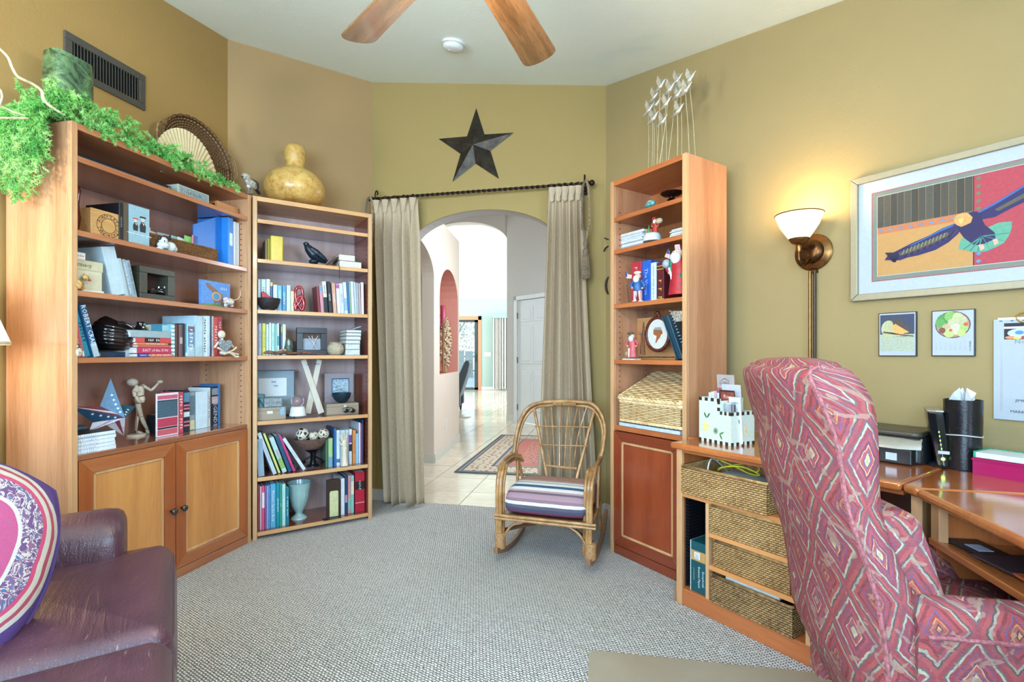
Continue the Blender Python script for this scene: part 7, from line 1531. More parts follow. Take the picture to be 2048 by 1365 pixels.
# artist manikin
uM, vM = ctr(275, 872); it = It(B1, K4, vM, 'artist_manikin', 'pale wooden artist manikin leaning with one arm raised, on the counter', 'manikin', 750, zK)
it.lathe('base', 752, [(98, 918), (100, 905), (98, 890), (92, 885)], MW, squash=.8); it.tube('support_rod', [(752, 885), (752, 600)], 4, pm('#b9b4b4', .3, .8)); it.ball('head', 708, 340, 50, 42, MW); it.tube('neck', [(735, 372), (760, 392)], 16, MW); it.tube('torso', [(765, 385), (775, 430), (780, 480)], [40, 48, 42], MW); it.tube('pelvis', [(782, 492), (785, 525), (787, 556)], [44, 50, 40], MW)
it.tube('upper_arm', [(815, 378), (855, 400), (900, 425)], [22, 18, 14], MW); it.tube('forearm', [(905, 425), (940, 395), (978, 352)], [15, 14, 10], MW); it.ball('hand', 998, 336, 28, 20, MW); it.tube('upper_arm', [(720, 405), (695, 435), (700, 490)], [20, 20, 15], MW, dv=-.02); it.tube('forearm', [(700, 490), (712, 530), (742, 548)], [16, 14, 10], MW, dv=-.03); it.ball('hand', 700, 432, 24, 14, MW, dv=-.03)
it.tube('thigh', [(765, 565), (780, 630), (800, 700)], [26, 26, 20], MW); it.tube('shin', [(802, 705), (830, 770), (862, 830)], [20, 20, 13], MW); it.tube('foot', [(862, 838), (872, 878), (868, 890)], [16, 20, 12], MW); it.tube('thigh', [(810, 562), (812, 630), (800, 690)], [22, 22, 17], MW, dv=.02); it.tube('shin', [(795, 700), (785, 770), (778, 850)], [17, 16, 10], MW, dv=.02); it.tube('foot', [(778, 862), (815, 876), (840, 880)], [12, 15, 10], MW, dv=.01)
# stone bookend
uM, vM = ctr(327, 862); it = It(B1, K4, vM, 'stone_bookend', 'grey carved stone bookend with a dark flat side, left of the counter books', 'bookend', 1030, zK)
it.loft = None; q = M(); a, b = it.x(960), it.x(1110); hq = it.p(1040, 660)[2]
q.loops([[(a + (b - a) * fx, .055 * fy, z) for fx, fy in ((0, 1), (.05, .2), (.3, 0), (.8, .0), (1, .25), (1, 1))] for z in (0, hq * .5)] + [[(a + .01 + (b - a - .02) * fx, .01 + .04 * fy, hq * .95) for fx, fy in ((0, 1), (.05, .2), (.3, 0), (.7, .0), (.9, .25), (.9, 1))]]); q.obj('stone_block', STONE, it.t, bevel=.004)
for x, y, r in ((1020, 640, 22), (1045, 670, 26), (1075, 700, 26), (1090, 760, 24), (1060, 800, 26), (1085, 830, 20), (1040, 740, 20), (1095, 680, 14)): it.ball('carved_relief', x, y, r, r * .9, STONE, dv=.0)
q = M(); q.box(a - .006, a, -.002, .06, 0, hq * .9); q.obj('dark_side', pm('#1f3a44', .4), it.t)
gKb = 'books on the counter of the cabinet bookcase'; uM, vM = ctr(368, 858)
row(B1, K4, zK, .16, 'of the cabinet counter row', gKb, [(1196, 1244, 445, '#c24a5a', 'red and white book showing its black ruled cover', dict(title='LADY BE BUSY', tc='#f4e6e4', d=.12, v=.10, ts=.8)), (1246, 1310, 430, '#1c2830', 'black book with pink stripes', dict(title='', bands=[(.72, .95, '#4f84a4'), (.62, .66, '#d8708a'), (.54, .58, '#d8708a'), (.36, .48, '#d0dcde'), (.22, .26, '#d8708a'), (.13, .17, '#d8708a')], v=.11)), (1312, 1364, 445, '#8c9ca0', 'grey book with a cream lower spine', dict(bands=[(.02, .26, '#cfcaa0'), (.4, .9, '#5f7680')], v=.12)), (1378, 1500, 440, '#c9dce4', 'thick pale blue-white book', dict(v=.13)), (1502, 1530, 400, '#d6dde0', 'white book with dark lettering', dict(title='PAPERBACK CLUES', tc='#3a4a5a', v=.14)), (1540, 1615, 385, '#16283a', 'tall navy book with big grey lettering', dict(title='LEGENDS', tc='#cfd8dc', tz=.32, ts=.55, bands=[(.78, .95, '#8c98a0'), (.56, .74, '#c9a8a8')], v=.15)), (1617, 1634, 360, '#3a6a98', 'thin blue book', dict(v=.15))], d=.14)
it = It(B1, K4, .09, 'magazine', 'striped black and red magazine propped in front of the counter books', 'magazine', 1070, zK + .001, gKb); a, b = it.x(960), it.x(1192); h_ = it.p(1070, 455)[2]
q = M(); q.box(a, b, 0, .006, 0, h_); q.obj('cover', pm('#dfd6d8', .4, 0, .03), it.t, bevel=.001); w_ = b - a
for z0, z1, c_ in ((.86, .95, '#c65a72'), (.44, .84, '#1f3a4c'), (.22, .42, '#b83a52'), (.17, .21, '#16202a'), (.03, .16, '#c65a66')): q = M(); q.box(a + .006, b - .006, -.0006, 0, h_ * z0, h_ * z1); q.obj('printed_block', pm(c_, .5, 0, .05), it.t)
for k in range(13): q = M(); q.box(a + .008, b - .01, -.001, -.0006, h_ * (.46 + .028 * k), h_ * (.466 + .028 * k)); q.obj('printed_rule', pm('#7fa4b4', .5, 0, 0), it.t)
# ================================================================== open bookcase
yA, yB, yC, yD, yE, yF, yG = (ZS2[k] for k in 'ABCDEFG')
it = It(B2, K5, .05, 'yellow_box', 'glossy yellow rectangular box on the upper shelf of the open bookcase', 'box', 320, yB); YL = pm('#d3b93e', .25, 0, .03, 0, 30, .5)
a, b = it.x(278), it.x(395); h_ = it.p(340, 508)[2]; q = M(); q.box(a, b, 0, .13, 0, h_); q.obj('body', YL, it.t, bevel=.008, segs=3)
row(B2, K5, yB, .10, 'left of the glossy yellow box', 'books on the upper shelf of the open bookcase', [(230, 250, 545, '#7a7038', 'thin olive book', {}), (252, 274, 535, '#b09a34', 'mustard book', {})], d=.13)
RV = pm('#1d2c38', .35, .2, .25, .002, 60); it = It(B2, K5, .07, 'raven_figurine', 'dark blue-black raven figurine perched on a stone, open bookcase', 'figurine', 680, yB)
it.tube('body', [(598, 590), (625, 625), (670, 680), (730, 725), (785, 755)], [16, 38, 48, 30, 8], RV); it.ball('head', 603, 588, 26, 22, RV); it.tube('beak', [(590, 582), (568, 576)], [9, 2], RV); it.tube('wing', [(640, 630), (690, 670), (760, 725), (790, 745)], [20, 30, 20, 4], RV, dv=-.025); it.ball('rock_perch', 670, 745, 44, 26, RV); it.tube('leg', [(672, 700), (672, 735)], 8, RV); it.ball('eye', 596, 586, 4, 4, pm('#c9d0d4', .1), dv=-.018)
t, w_ = lying(B2, K5, 905, 1108, 740, yB, Zf(B2, K5, 1000, 742, .04) - yB, .035, .17, '#7a3a2c', 'lower of two lying books with pale page edges, right of the raven', 'books lying beside the raven', pages_front=True)
z2_ = Zf(B2, K5, 1000, 742, .04) + .0005; lying(B2, K5, 900, 1050, 680, z2_, Zf(B2, K5, 980, 682, .04) - z2_, .04, .17, '#6a3428', 'upper of two lying books with pale page edges, right of the raven', 'books lying beside the raven', pages_front=True)
t = It(B2, K5, .03, 'open_book_cover', 'dark brown book leaning its cover against the two lying books', 'book', 860, yB, 'books lying beside the raven'); q = M(); a, b = t.x(808), t.x(898); q.plate([(a, 0), (b, t.p(898, 690)[2] - .012), (b, t.p(898, 690)[2]), (a, .014)], .02, .17); q.obj('cover', pm('#43241c', .4), t.t)
it = It(B2, K5, -.004, 'bookmark_ribbon', 'thin dark ribbon bookmark hanging over the shelf edge below the lying books', 'bookmark', 900, yB + .0); it.tube('ribbon', [(895, 760), (902, 790), (906, 840), (905, 900)], 2.5, pm('#2c2420', .7))
g2 = 'books on the third shelf of the open bookcase'
row(B2, K5, yC, .05, 'of the left group behind the woven bowl', g2, [(136, 160, 872, '#4f8fb0', 'slim steel-blue book', {}), (164, 190, 905, '#cfe0e6', 'white book', {}), (194, 236, 905, '#b9d4de', 'pale blue book', dict(title='NOVEMBER', tc='#4a6a7c')), (240, 274, 905, '#d6e2e6', 'white book with thin lettering', dict(title='SEDNA', tc='#6a7f8a')), (276, 299, 932, '#2f5a8c', 'navy book with a yellow band', dict(bands=[(.86, .99, '#d8c45a')])), (303, 341, 955, '#c9dde4', 'short white book', {}), (344, 382, 962, '#6fb0d4', 'light blue book', dict(title='VEGAN DAY', tc='#e8f2f6')), (386, 420, 962, '#3f93c8', 'sky blue book', dict(title='BRUNETTI', tc='#dff0f8')), (424, 460, 960, '#c9e0ec', 'bluish-white book', {}), (463, 492, 1013, '#d8cf9c', 'short cream book', {})], d=.13)
it = It(B2, K5, .03, 'woven_bowl', 'dark woven bowl with a red interior and frayed rim, open bookcase', 'bowl', 262, yC); it.lathe('bowl', 262, [(50, 1182), (72, 1165), (92, 1120), (98, 1080), (90, 1082), (70, 1150), (10, 1165)], pm('#241a1c', .6, 0, .3, .004, 70), cap=False)
it.plate('red_leaf', [(200, 1080), (192, 1030), (205, 1012), (232, 1030), (255, 1055), (310, 1075), (375, 1088), (330, 1100), (230, 1100)], -.012, .02, pm('#a8323a', .5, 0, .2), bevel=.003)
RED = pm('#a01420', .12, 0, .05, 0, 20, .8); it = It(B2, K5, .05, 'knotted_sculpture', 'glossy red looped knot sculpture, right of the left book group', 'sculpture', 542, yC)
it.tube('loop', [(508, 1180), (500, 1120), (545, 1060), (575, 1100), (580, 1150), (560, 1185), (520, 1120), (505, 1060), (508, 1000), (538, 975), (565, 1000), (568, 1060), (545, 1110), (512, 1150), (500, 1182)], 13, RED, seg=12); it.tube('loop', [(575, 1185), (590, 1130), (580, 1075), (545, 1120), (510, 1180)], 12, RED, seg=12, dv=.02)
row(B2, K5, yC, .05, 'in the row right of the red knot', g2, [(712, 735, 970, '#7a2c34', 'dark red book', dict(lean=-4)), (737, 766, 968, '#c98a98', 'pink book with a blue top', dict(lean=-4, bands=[(.8, .97, '#6f98d0')])), (768, 804, 928, '#dcd6cc', 'black and cream book', dict(lean=-4, bands=[(.0, .5, '#1c2024')], title='STATE', tc='#2a2c30', tz=.75)), (812, 842, 928, '#1c2226', 'black book with a white title', dict(lean=-4, title='SCOTT', tc='#e6e8ea')), (852, 884, 940, '#d0a088', 'salmon book', dict(lean=-4, title='PARKER', tc='#f0e8e0')), (888, 918, 950, '#d9d2d8', 'white book with a magenta top', dict(lean=-3.5, bands=[(.85, .98, '#b0508c')])), (920, 952, 945, '#c9d0e0', 'lilac-white book', dict(lean=-3.5, title='LOUISE', tc='#7a6a90')), (954, 984, 935, '#dfe6ec', 'white and blue book', dict(lean=-3.5, bands=[(.1, .5, '#8fb4d8')])), (986, 1002, 932, '#3f70b4', 'slim blue book', dict(lean=-3)), (1004, 1016, 938, '#8fb088', 'slim green book', dict(lean=-2.5)), (1018, 1044, 928, '#d6e4e8', 'white paperback', dict(lean=-2.5)), (1046, 1066, 932, '#b9c8cc', 'pale grey paperback', dict(lean=-2.5)), (1068, 1084, 938, '#a9b4b8', 'grey paperback', dict(lean=-2)), (1086, 1104, 945, '#c9a4a8', 'dusty pink paperback', dict(lean=-2)), (1106, 1130, 935, '#dbe4ea', 'wide white paperback', dict(lean=-1))], d=.13)
# shelf D
g3 = 'books on the fourth shelf of the open bookcase'
row(B2, K6, yD, .06, 'above the driftwood branch', g3, [(120, 134, 160, '#cfe0ea', 'slim white book', {}), (137, 149, 165, '#6f8cb4', 'slim blue book', {}), (152, 192, 156, '#b9bcd6', 'lilac book', dict(title='SCHEHERAZADE', tc='#6a6c90')), (197, 238, 156, '#ccc84a', 'acid yellow book', dict(title='FLY FISHING', tc='#7a7a2a')), (242, 272, 165, '#c4e0dc', 'pale mint book', dict(title='GLORY', tc='#4a7a7c')), (275, 299, 150, '#d6e6ec', 'tall white book', {}), (302, 341, 156, '#a9d8d6', 'pale turquoise book', dict(title='HOLD STILL', tc='#3a7a80')), (345, 364, 165, '#9fcfc4', 'sea-green book', {}), (367, 390, 155, '#dbe6e8', 'white book with a teal stripe', dict(bands=[(.3, .6, '#5fa0a8')])), (394, 408, 162, '#16202a', 'slim black book', {}), (410, 424, 170, '#3f78b4', 'slim royal blue book', dict(bands=[(.75, .95, '#d0c84a')])), (427, 466, 166, '#d3dcb4', 'pale yellow and white book', dict(bands=[(.0, .6, '#dfe6ec')]))], d=.13)
it = It(B2, K6, .05, 'stone_figurine', 'dark green carved stone figurine right of the fourth-shelf books', 'figurine', 498, yD); SG = pm('#4f5a50', .5, 0, .35, .004, 40)
q = M(); it.lathe('carved_body', 498, [(48, 480), (50, 440), (44, 390), (34, 345), (18, 322), (4, 315)], SG, seg=14, wob=lambda f, i: 1 + .12 * sin(f * 2 * pi * 3 + i)); it.ball('pale_face', 490, 385, 18, 46, pm('#a9b8ac', .5, 0, .2), dv=-.018)
it = It(B2, K6, .012, 'driftwood', 'gnarled brown driftwood branch lying along the front of the fourth shelf', 'driftwood', 470, yD); DFT = pm('#7a5034', .6, 0, .35, .004, 60)
it.tube('branch', [(212, 492), (270, 482), (350, 492), (430, 478), (520, 492), (620, 492), (740, 498)], [8, 20, 16, 24, 14, 12, 5], DFT); it.tube('twig', [(330, 492), (400, 465), (460, 458), (470, 490)], [6, 12, 10, 6], pm('#b8a088', .6, 0, .3)); it.tube('twig', [(600, 495), (700, 490), (800, 500), (900, 508)], [10, 9, 6, 3], pm('#8a4428', .5, 0, .2))
it = It(B2, K6, .06, 'picture_frame', 'black shadow frame holding crossed sticks, centre of the fourth shelf', 'frame', 760, yD); a, b, h, m1, m2 = shadowbox(it, 590, 205, 935, 505, .20, .20, .03, pm('#1b1d22', .3, 0, .05), '#9aa4b0')
q = M(); q.box(a + m1, b - m1, .02, .025, h * .62, h - m2); q.obj('brown_backing', pm('#4a2a20', .5), it.t)
for p0, p1 in (((835, 295), (760, 440)), ((728, 300), (830, 450)), ((765, 295), (790, 400))): it.tube('stick', [p0, p1], 4, pm('#d3ccc4', .5), dv=.012)
it = It(B2, K6, .05, 'clay_pot', 'round beige ridged clay pot, right of the black shadow frame', 'pot', 1030, yD); it.lathe('body', 1030, [(60, 512), (84, 490), (94, 450), (86, 410), (66, 388), (72, 372), (62, 372), (50, 395)], pm('#b0a288', .6, 0, .12, .002, 60), cap=False); it.lathe('inside', 1030, [(58, 505), (60, 500), (55, 390)], pm('#5a4c3c', .8))
zq = yD; gq4 = 'paperbacks stacked at the right of the fourth shelf'
for k, (x0, x1, y, col, nm) in enumerate(((1140, 1312, 452, '#8a8f98', 'bottom'), (1142, 1312, 388, '#6a7484', 'second'), (1146, 1315, 345, '#7a4450', 'third'), (1150, 1322, 300, '#4a5464', 'fourth'), (1152, 1326, 262, '#8f4a54', 'fifth'), (1155, 1328, 228, '#3a4048', 'top'))):
    zt1 = Zf(B2, K6, 1240, y, .04); lying(B2, K6, x0, x1, y, zq, zt1 - zq - .0004, .035 + .002 * (k % 2), .17, col, f'{nm} paperback of the stack with page edges forward, fourth shelf', gq4, pages_front=True, pg='#cfd4cc'); zq = zt1
it = It(B2, K6, .04, 'letter', 'curled sheet of paper on top of the paperback stack', 'paper', 1250, zq); it.plate('sheet', [(1170, 228), (1230, 215), (1300, 190), (1330, 186), (1310, 200), (1235, 222)], 0, .10, pm('#9aa4b0', .6))
# shelf E
def f2(x, y, z): return B2.fl(x, y, z)
it = It(B2, K6, .25, 'framed_drawing', 'grey matted drawing in a thin dark frame leaning at the left of the fifth shelf', 'picture', 330, yE); a, b = .03 - it.uc, it.x(570); h_ = it.p(400, 685)[2]; q = M(); q.box(a, b, 0, .01, 0, h_); q.obj('frame', pm('#3a4450', .4), it.t, bevel=.001)
q = M(); q.box(a + .008, b - .008, -.001, 0, .008, h_ - .008); q.obj('mat_board', pm('#8fa0a8', .7, 0, .03), it.t); q = M(); q.box(it.x(155), it.x(472), -.002, -.001, it.p(300, 985)[2], it.p(300, 778)[2]); pp = q.obj('drawing_sheet', pm('#dfe6ea', .7, 0, .02), it.t)
for x, y in ((325, 820), (350, 865)):
    for dx in (-1, 1): it.tube('drawn_wing', [(x, y), (x + dx * 22, y - 6), (x + dx * 14, y + 8), (x, y + 4)], 2.2, pm('#4a6a6c', .7), par=pp, dv=-.003)
cg = wood('#8f7f6a', '#ab9a82', 'x', .5, .1, name='pale_cigar_box_wood')
it = It(B2, K6, .05, 'cigar_box', 'long pale wooden cigar box with a clasp at the left of the fifth shelf', 'box', 285, yE); a, b = .03 - it.uc, it.x(465); h_ = it.p(300, 1112)[2]; q = M(); q.box(a, b, 0, .15, 0, h_); q.obj('box_body', cg, it.t, bevel=.002)
q = M(); q.box(it.x(250), it.x(315), -.003, 0, h_ * .5, h_ * .72); q.obj('clasp', pm('#dfe6ea', .3, .5), it.t, bevel=.001); q = M(); q.box(it.x(400), it.x(448), -.0012, 0, h_ * .35, h_); q.obj('blue_stamp', pm('#7fa8c4', .5, 0, .2), it.t); q = M(); q.box(a, b, -.0006, 0, h_ * .74, h_ * .76); q.obj('lid_seam', pm('#4a3f34', .6), it.t)
it = It(B2, K6, .07, 'glass_tent', 'small green-edged glass prism standing on the pale cigar box', 'ornament', 165, yE + h_ + .001); gb = pm('#2f5a64', .15, 0, .1, 0, 20, .6)
for p0, p1 in (((110, 1108), (158, 1010)), ((158, 1010), (215, 1108)), ((112, 960), (225, 965)), ((222, 965), (222, 1108)), ((158, 1010), (158, 1108)), ((112, 1000), (225, 1000))): it.tube('glass_edge', [p0, p1], 5, gb)
q = M(); a, b = it.x(112), it.x(224); q.box(a, b, .02, .024, .0, it.p(160, 962)[2]); q.obj('glass_plate', pm('#7fa8b0', .1, 0, .05), it.t)
it = It(B2, K6, .055, 'carved_word_stone', 'grey stone block carved with raised letters on the cigar box', 'stone', 322, yE + h_ + .001); a, b = it.x(218), it.x(425); hh_ = it.p(322, 1003)[2]; q = M(); q.box(a, b, 0, .03, 0, hh_); q.obj('block', pm('#8a9294', .6, 0, .2, .002, 60), it.t, bevel=.006, segs=3); title_(it.t, 'xxxxxx', (a + b) / 2, hh_ / 2, .026, '#6a7274')
it = It(B2, K6, .04, 'snow_globe', 'snow globe with a pink cat on a white footed base, fifth shelf', 'snow globe', 600, yE)
it.lathe('base', 600, [(88, 1205), (90, 1190), (82, 1170), (78, 1130), (70, 1105), (60, 1100)], pm('#dfe2e0', .4, 0, .04)); it.tube('green_ribbon', [(535, 1150), (580, 1158), (620, 1150), (660, 1162)], 4, pm('#4a8a6a', .5), dv=-.03)
GG = NT('globe_glass'); GG.b.inputs['Transmission Weight'].default_value = .85; GGM = GG.out('#d8e4e8', .03); it.ball('glass_globe', 597, 1040, 78, 72, GGM); it.ball('pink_cat', 597, 1045, 42, 34, pm('#b8585c', .5, 0, .1), dv=.0, rd=18)
for x in (570, 625): it.ball('cat_ear', x, 1016, 9, 12, pm('#b8585c', .5))
# crossed wooden pieces
it = It(B2, K6, .12, 'crossed_boards', 'two pale wooden slats crossed in an X on the fifth shelf', 'sculpture', 790, yE); PW = wood('#c9bfae', '#ded6c6', 'z', .5, .1, name='whitewashed_wood')
for p0, p1, dv in (((665, 568), (870, 1178), 0), ((855, 568), (718, 1182), .014)):
    A, B_ = it.p(*p1), it.p(*p0); d_ = (B_ - A).normalized(); s_ = Vector((d_.z, 0, -d_.x)) * (36 * it.k); q = M()
    q.plate([((A - s_)[0], max(0, (A - s_)[2])), ((A + s_)[0], max(0, (A + s_)[2])), ((B_ + s_ * .8)[0], (B_ + s_)[2]), ((B_ - s_ * .8)[0], (B_ - s_)[2])], dv, dv + .012); bd = q.obj('slat', PW, it.t, bevel=.002)
    m_ = A.lerp(B_, .9); it.tube('wire_wrap', [tuple((700, 625)) if p0[0] < 700 else (790, 620), (722, 622) if p0[0] < 700 else (850, 618)], 3, pm('#4a5258', .4, .5), dv=-.004 + dv)
it = It(B2, K6, .24, 'square_frame', 'square taupe frame around a small blue-grey drawing, right of the fifth shelf', 'picture', 1080, yE); a, b = it.x(905), it.x(1235); h_ = it.p(1080, 722)[2]; q = M(); q.box(a, b, 0, .012, 0, h_); q.obj('frame', pm('#9a8f94', .5, 0, .04), it.t, bevel=.002); q = M(); q.box(it.x(985), it.x(1185), -.002, 0, it.p(1080, 985)[2], it.p(1080, 780)[2]); pp = q.obj('drawing_border', pm('#2f5a78', .6), it.t)
q = M(); q.box(it.x(995), it.x(1175), -.003, -.002, it.p(1080, 970)[2], it.p(1080, 792)[2]); pq = q.obj('drawing_sheet', pm('#a4bcc8', .7, 0, .25, 0, 90), pp); it.tube('drawn_hill', [(1000, 930), (1040, 915), (1080, 900), (1120, 925), (1165, 930)], 3, pm('#3f6478', .7), par=pp, dv=-.004)
it = It(B2, K6, .09, 'wooden_box', 'dark-edged wooden box with a white clasp, right of the fifth shelf', 'box', 1110, yE); a, b = it.x(930), it.x(1295); h_ = it.p(1110, 1066)[2]; q = M(); q.box(a, b, 0, .12, 0, h_); q.obj('box_body', cg, it.t, bevel=.003); q = M(); q.box(it.x(1125), it.x(1152), -.003, 0, h_ * .55, h_ * .85); q.obj('clasp', pm('#dfe6ea', .3, .5), it.t, bevel=.001)
q = M(); q.box(a, b, -.0006, 0, h_ * .70, h_ * .72); q.obj('lid_seam', pm('#4a3f34', .6), it.t)
it = It(B2, K6, .13, 'dark_bowl', 'dark patterned hemispherical bowl sitting on the small wooden box', 'bowl', 1098, yE + h_ + .001); it.lathe('bowl', 1098, [(30, 1058), (62, 1040), (92, 1000), (106, 945), (100, 945), (80, 1000), (20, 1040)], pm('#16303c', .35, 0, .3, .002, 100), cap=False)
it = It(B2, K6, .03, 'sunglasses', 'pair of black sunglasses folded on the fifth shelf before the wooden box', 'sunglasses', 1190, yE)
for x in (1150, 1225): it.ball('lens', x, 1150, 32, 24, BLKG, rd=6)
it.tube('temple_arm', [(1120, 1140), (1150, 1118), (1200, 1118)], 4, BLKG, dv=.03); it.tube('temple_arm', [(1258, 1140), (1230, 1120), (1170, 1122)], 4, BLKG, dv=.035); it.tube('bridge', [(1178, 1140), (1190, 1132), (1202, 1140)], 4, BLKG)
# shelf F
g5 = 'books on the sixth shelf of the open bookcase'
row(B2, K7, yF, .05, 'of the leaning sixth-shelf books', g5, [(138, 208, 255, '#8c9fb0', 'wide grey-blue book', dict(lean=-3, d=.2, v=.03)), (298, 342, 185, '#b9c8d0', 'pale grey book with faded lettering', dict(lean=-19, title='CINDERELLA', tc='#8a98a0', v=.03)), (352, 378, 190, '#d3d67c', 'slim yellow-green book', dict(lean=-19)), (398, 448, 235, '#b4d0cc', 'white book with a green panel', dict(lean=-19, bands=[(.12, .4, '#8cb45a')], title='FRANCE', tc='#a04a5a')), (458, 500, 215, '#1f4a6a', 'slim navy book', dict(lean=-19)), (506, 534, 205, '#c23a78', 'slim magenta book', dict(lean=-20)), (612, 652, 240, '#ccd8dc', 'white book leaning furthest right', dict(lean=-30, title='STORIES', tc='#8a949c'))], d=.17)
it = It(B2, K7, .10, 'footed_bowl', 'brown bowl on twisted black iron legs, centre of the sixth shelf', 'bowl', 705, yF); IR = pm('#12181e', .25, .5, .05)
it.lathe('bowl', 700, [(60, 365), (100, 345), (150, 300), (188, 245), (180, 245), (140, 300), (90, 335), (10, 350)], pm('#6d5248', .5, 0, .2, .002, 40), cap=False, squash=.62)
it.lathe('stem', 715, [(62, 540), (60, 525), (34, 515), (26, 470), (30, 400), (50, 368), (56, 362)], IR)
for x0, s_ in ((640, -1), (790, 1)): it.tube('iron_leg', [(715 + 30 * s_, 400), (715 + 70 * s_, 375), (715 + 105 * s_, 345)], 8, IR); it.tube('iron_leg', [(715 + 24 * s_, 440), (715 + 80 * s_, 470), (715 + 120 * s_, 500)], 9, IR); it.ball('iron_foot', 715 + 118 * s_, 500, 40, 16, IR)
for x, y, r, c_, nm in ((605, 205, 72, '#2c2a26', 'dark and cream spotted decorative ball, left in the footed bowl'), (720, 222, 52, '#8a8060', 'olive woven decorative ball, middle of the footed bowl'), (825, 200, 60, '#c9c0ae', 'cream and brown scrolled decorative ball, right in the footed bowl')):
    b_ = It(B2, K7, .10, 'decorative_ball', nm, 'ornament', x, it.zb + it.p(x, y)[2], 'balls in the footed bowl'); BM = NT('patterned_ball'); vn = BM.add('ShaderNodeTexVoronoi'); vn.feature = 'DISTANCE_TO_EDGE'; vn.inputs['Scale'].default_value = 55 if nm[0] != 'd' else 38; BM.link(BM.coord(), vn.inputs['Vector']); mm = BM.out(BM.ramp(vn.outputs['Distance'], [(0, '#ded6c2'), (.16, '#ded6c2'), (.20, c_ if nm[0] != 'c' else '#5a3424')]), .5); q = M(); q.ball((0, 0, 0), r * b_.k, seg=20, rings=12); q.obj('ball', mm, b_.t, smooth=True)
row(B2, K7, yF, .06, 'right of the footed bowl', g5, [(848, 872, 245, '#4a6a50', 'dark green book', {}), (876, 922, 250, '#9fc084', 'light green book with a blue foot', dict(bands=[(.0, .35, '#6fa0b4')])), (926, 938, 145, '#1f3a5c', 'tall slim navy book', dict(d=.2)), (940, 958, 145, '#2f70b8', 'tall blue book', dict(d=.2)), (962, 998, 165, '#d3e2ea', 'white and blue book', dict(bands=[(.1, .2, '#3f70a8')])), (1002, 1052, 165, '#c0d4dc', 'thick pale book behind the wooden hand', {}), (1056, 1088, 160, '#b9ccd8', 'pale blue book', {}), (1092, 1124, 155, '#d0d8e4', 'white book with purple and black blocks', dict(bands=[(.62, .84, '#7a3a8c'), (.38, .58, '#16202a')])), (1130, 1166, 165, '#d08a4a', 'orange book', dict(title='WOMENFOLK', tc='#b84a3a')), (1168, 1196, 200, '#8fbcd8', 'sky blue book', {}), (1198, 1214, 85, '#d6dee4', 'tall white book', dict(d=.2)), (1216, 1230, 92, '#b8445c', 'tall slim crimson book', dict(d=.2)), (1232, 1245, 55, '#1f3f6a', 'tallest navy book', dict(d=.22))], d=.15)
it = It(B2, K7, .02, 'wooden_hand', 'pale wooden articulated hand model standing before the sixth-shelf books', 'hand model', 1045, yF)
it.lathe('wrist', 1045, [(38, 535), (38, 515), (28, 470), (24, 400), (30, 350), (26, 335)], MW); it.ball('palm', 1043, 305, 28, 42, MW, rd=16)
for x0, x1, y1 in ((1022, 985, 195), (1036, 1010, 180), (1050, 1042, 178), (1062, 1068, 196)): it.tube('finger', [(x0, 275), ((x0 + x1) / 2 - 2, 235), (x1, y1)], [8, 7, 5], MW)
it.tube('thumb', [(1020, 320), (998, 300), (985, 275)], [9, 8, 6], MW)
# shelf G (bottom)
g6 = 'books on the bottom shelf of the open bookcase'
row(B2, K7, yG, .04, 'left of the celadon vase', g6, [(112, 134, 745, '#2c3448', 'dark book with white lettering', dict(title='HOME LIBRARY', tc='#e0e4ea')), (136, 156, 740, '#9a4a58', 'dusty red book', {}), (158, 176, 755, '#e0c4cc', 'thin pale pink book', {}), (178, 208, 750, '#d04f7c', 'bright pink book', dict(bands=[(.5, .85, '#eed6de')])), (211, 226, 745, '#8f6aa8', 'thin violet book', {}), (229, 244, 748, '#a9b8e4', 'thin lavender book', {}), (246, 264, 738, '#5f94d4', 'cornflower blue book', {}), (267, 324, 728, '#55a4c8', 'wide sky blue garden book', dict(title='Western Garden Book', tc='#f2f6f0', ts=.55)), (327, 366, 720, '#128a9c', 'teal book', dict(title='Landscaping', tc='#e6f2f0', ts=.5)), (368, 388, 722, '#2f9a80', 'green book', dict(title='HERBS', tc='#e6f2ea')), (390, 428, 728, '#a9d8d4', 'pale aqua book', dict(title='PERENNIALS', tc='#e9f6f4')), (431, 464, 768, '#1a7888', 'short dark teal book', dict(title='My Desert Garden', tc='#cfe8ea', ts=.6))], d=.2)
CEL = pm('#9fc0bc', .22, 0, .04, 0, 20, .6); uV, vV = f2(600, 1036, yG); it = It(B2, K7, max(.07, min(.2, vV)), 'celadon_vase', 'pale green fluted pottery vase on the bottom shelf', 'vase', 575, yG)
it.lathe('vase', 568, [(80, 1098), (82, 1085), (72, 1068), (40, 1045), (34, 1030), (44, 1005), (74, 950), (98, 860), (108, 780), (118, 725), (124, 705), (116, 706), (100, 780), (60, 960), (8, 1000)], CEL, cap=False, seg=48, wob=lambda f, i: 1 + (.025 * cos(f * 2 * pi * 16) if 4 < i < 9 else 0))
for k in range(5): a = -1.9 + k * .35; it.tube('raised_leaf', [(568 + 100 * sin(a + .6), 800 + 20 * (k % 2)), (568 + 92 * sin(a + .7), 850), (568 + 60 * sin(a + .8), 930)], [3, 9, 3], CEL, dv=-.035 if abs(a + .7) < .8 else 0)
it = It(B2, K7, .05, 'bookend', 'dark wooden bookend inlaid with a cream arched panel, bottom shelf', 'bookend', 930, yG); a, b = it.x(858), it.x(1004); h_ = it.p(930, 680)[2]; q = M(); q.plate([(a, 0), (b, 0), (b, h_ - .01), (b - .008, h_), (a, h_)], 0, .018); q.obj('board', wood('#2a1a14', '#40281c', 'z', .35, .4), it.t, bevel=.002)
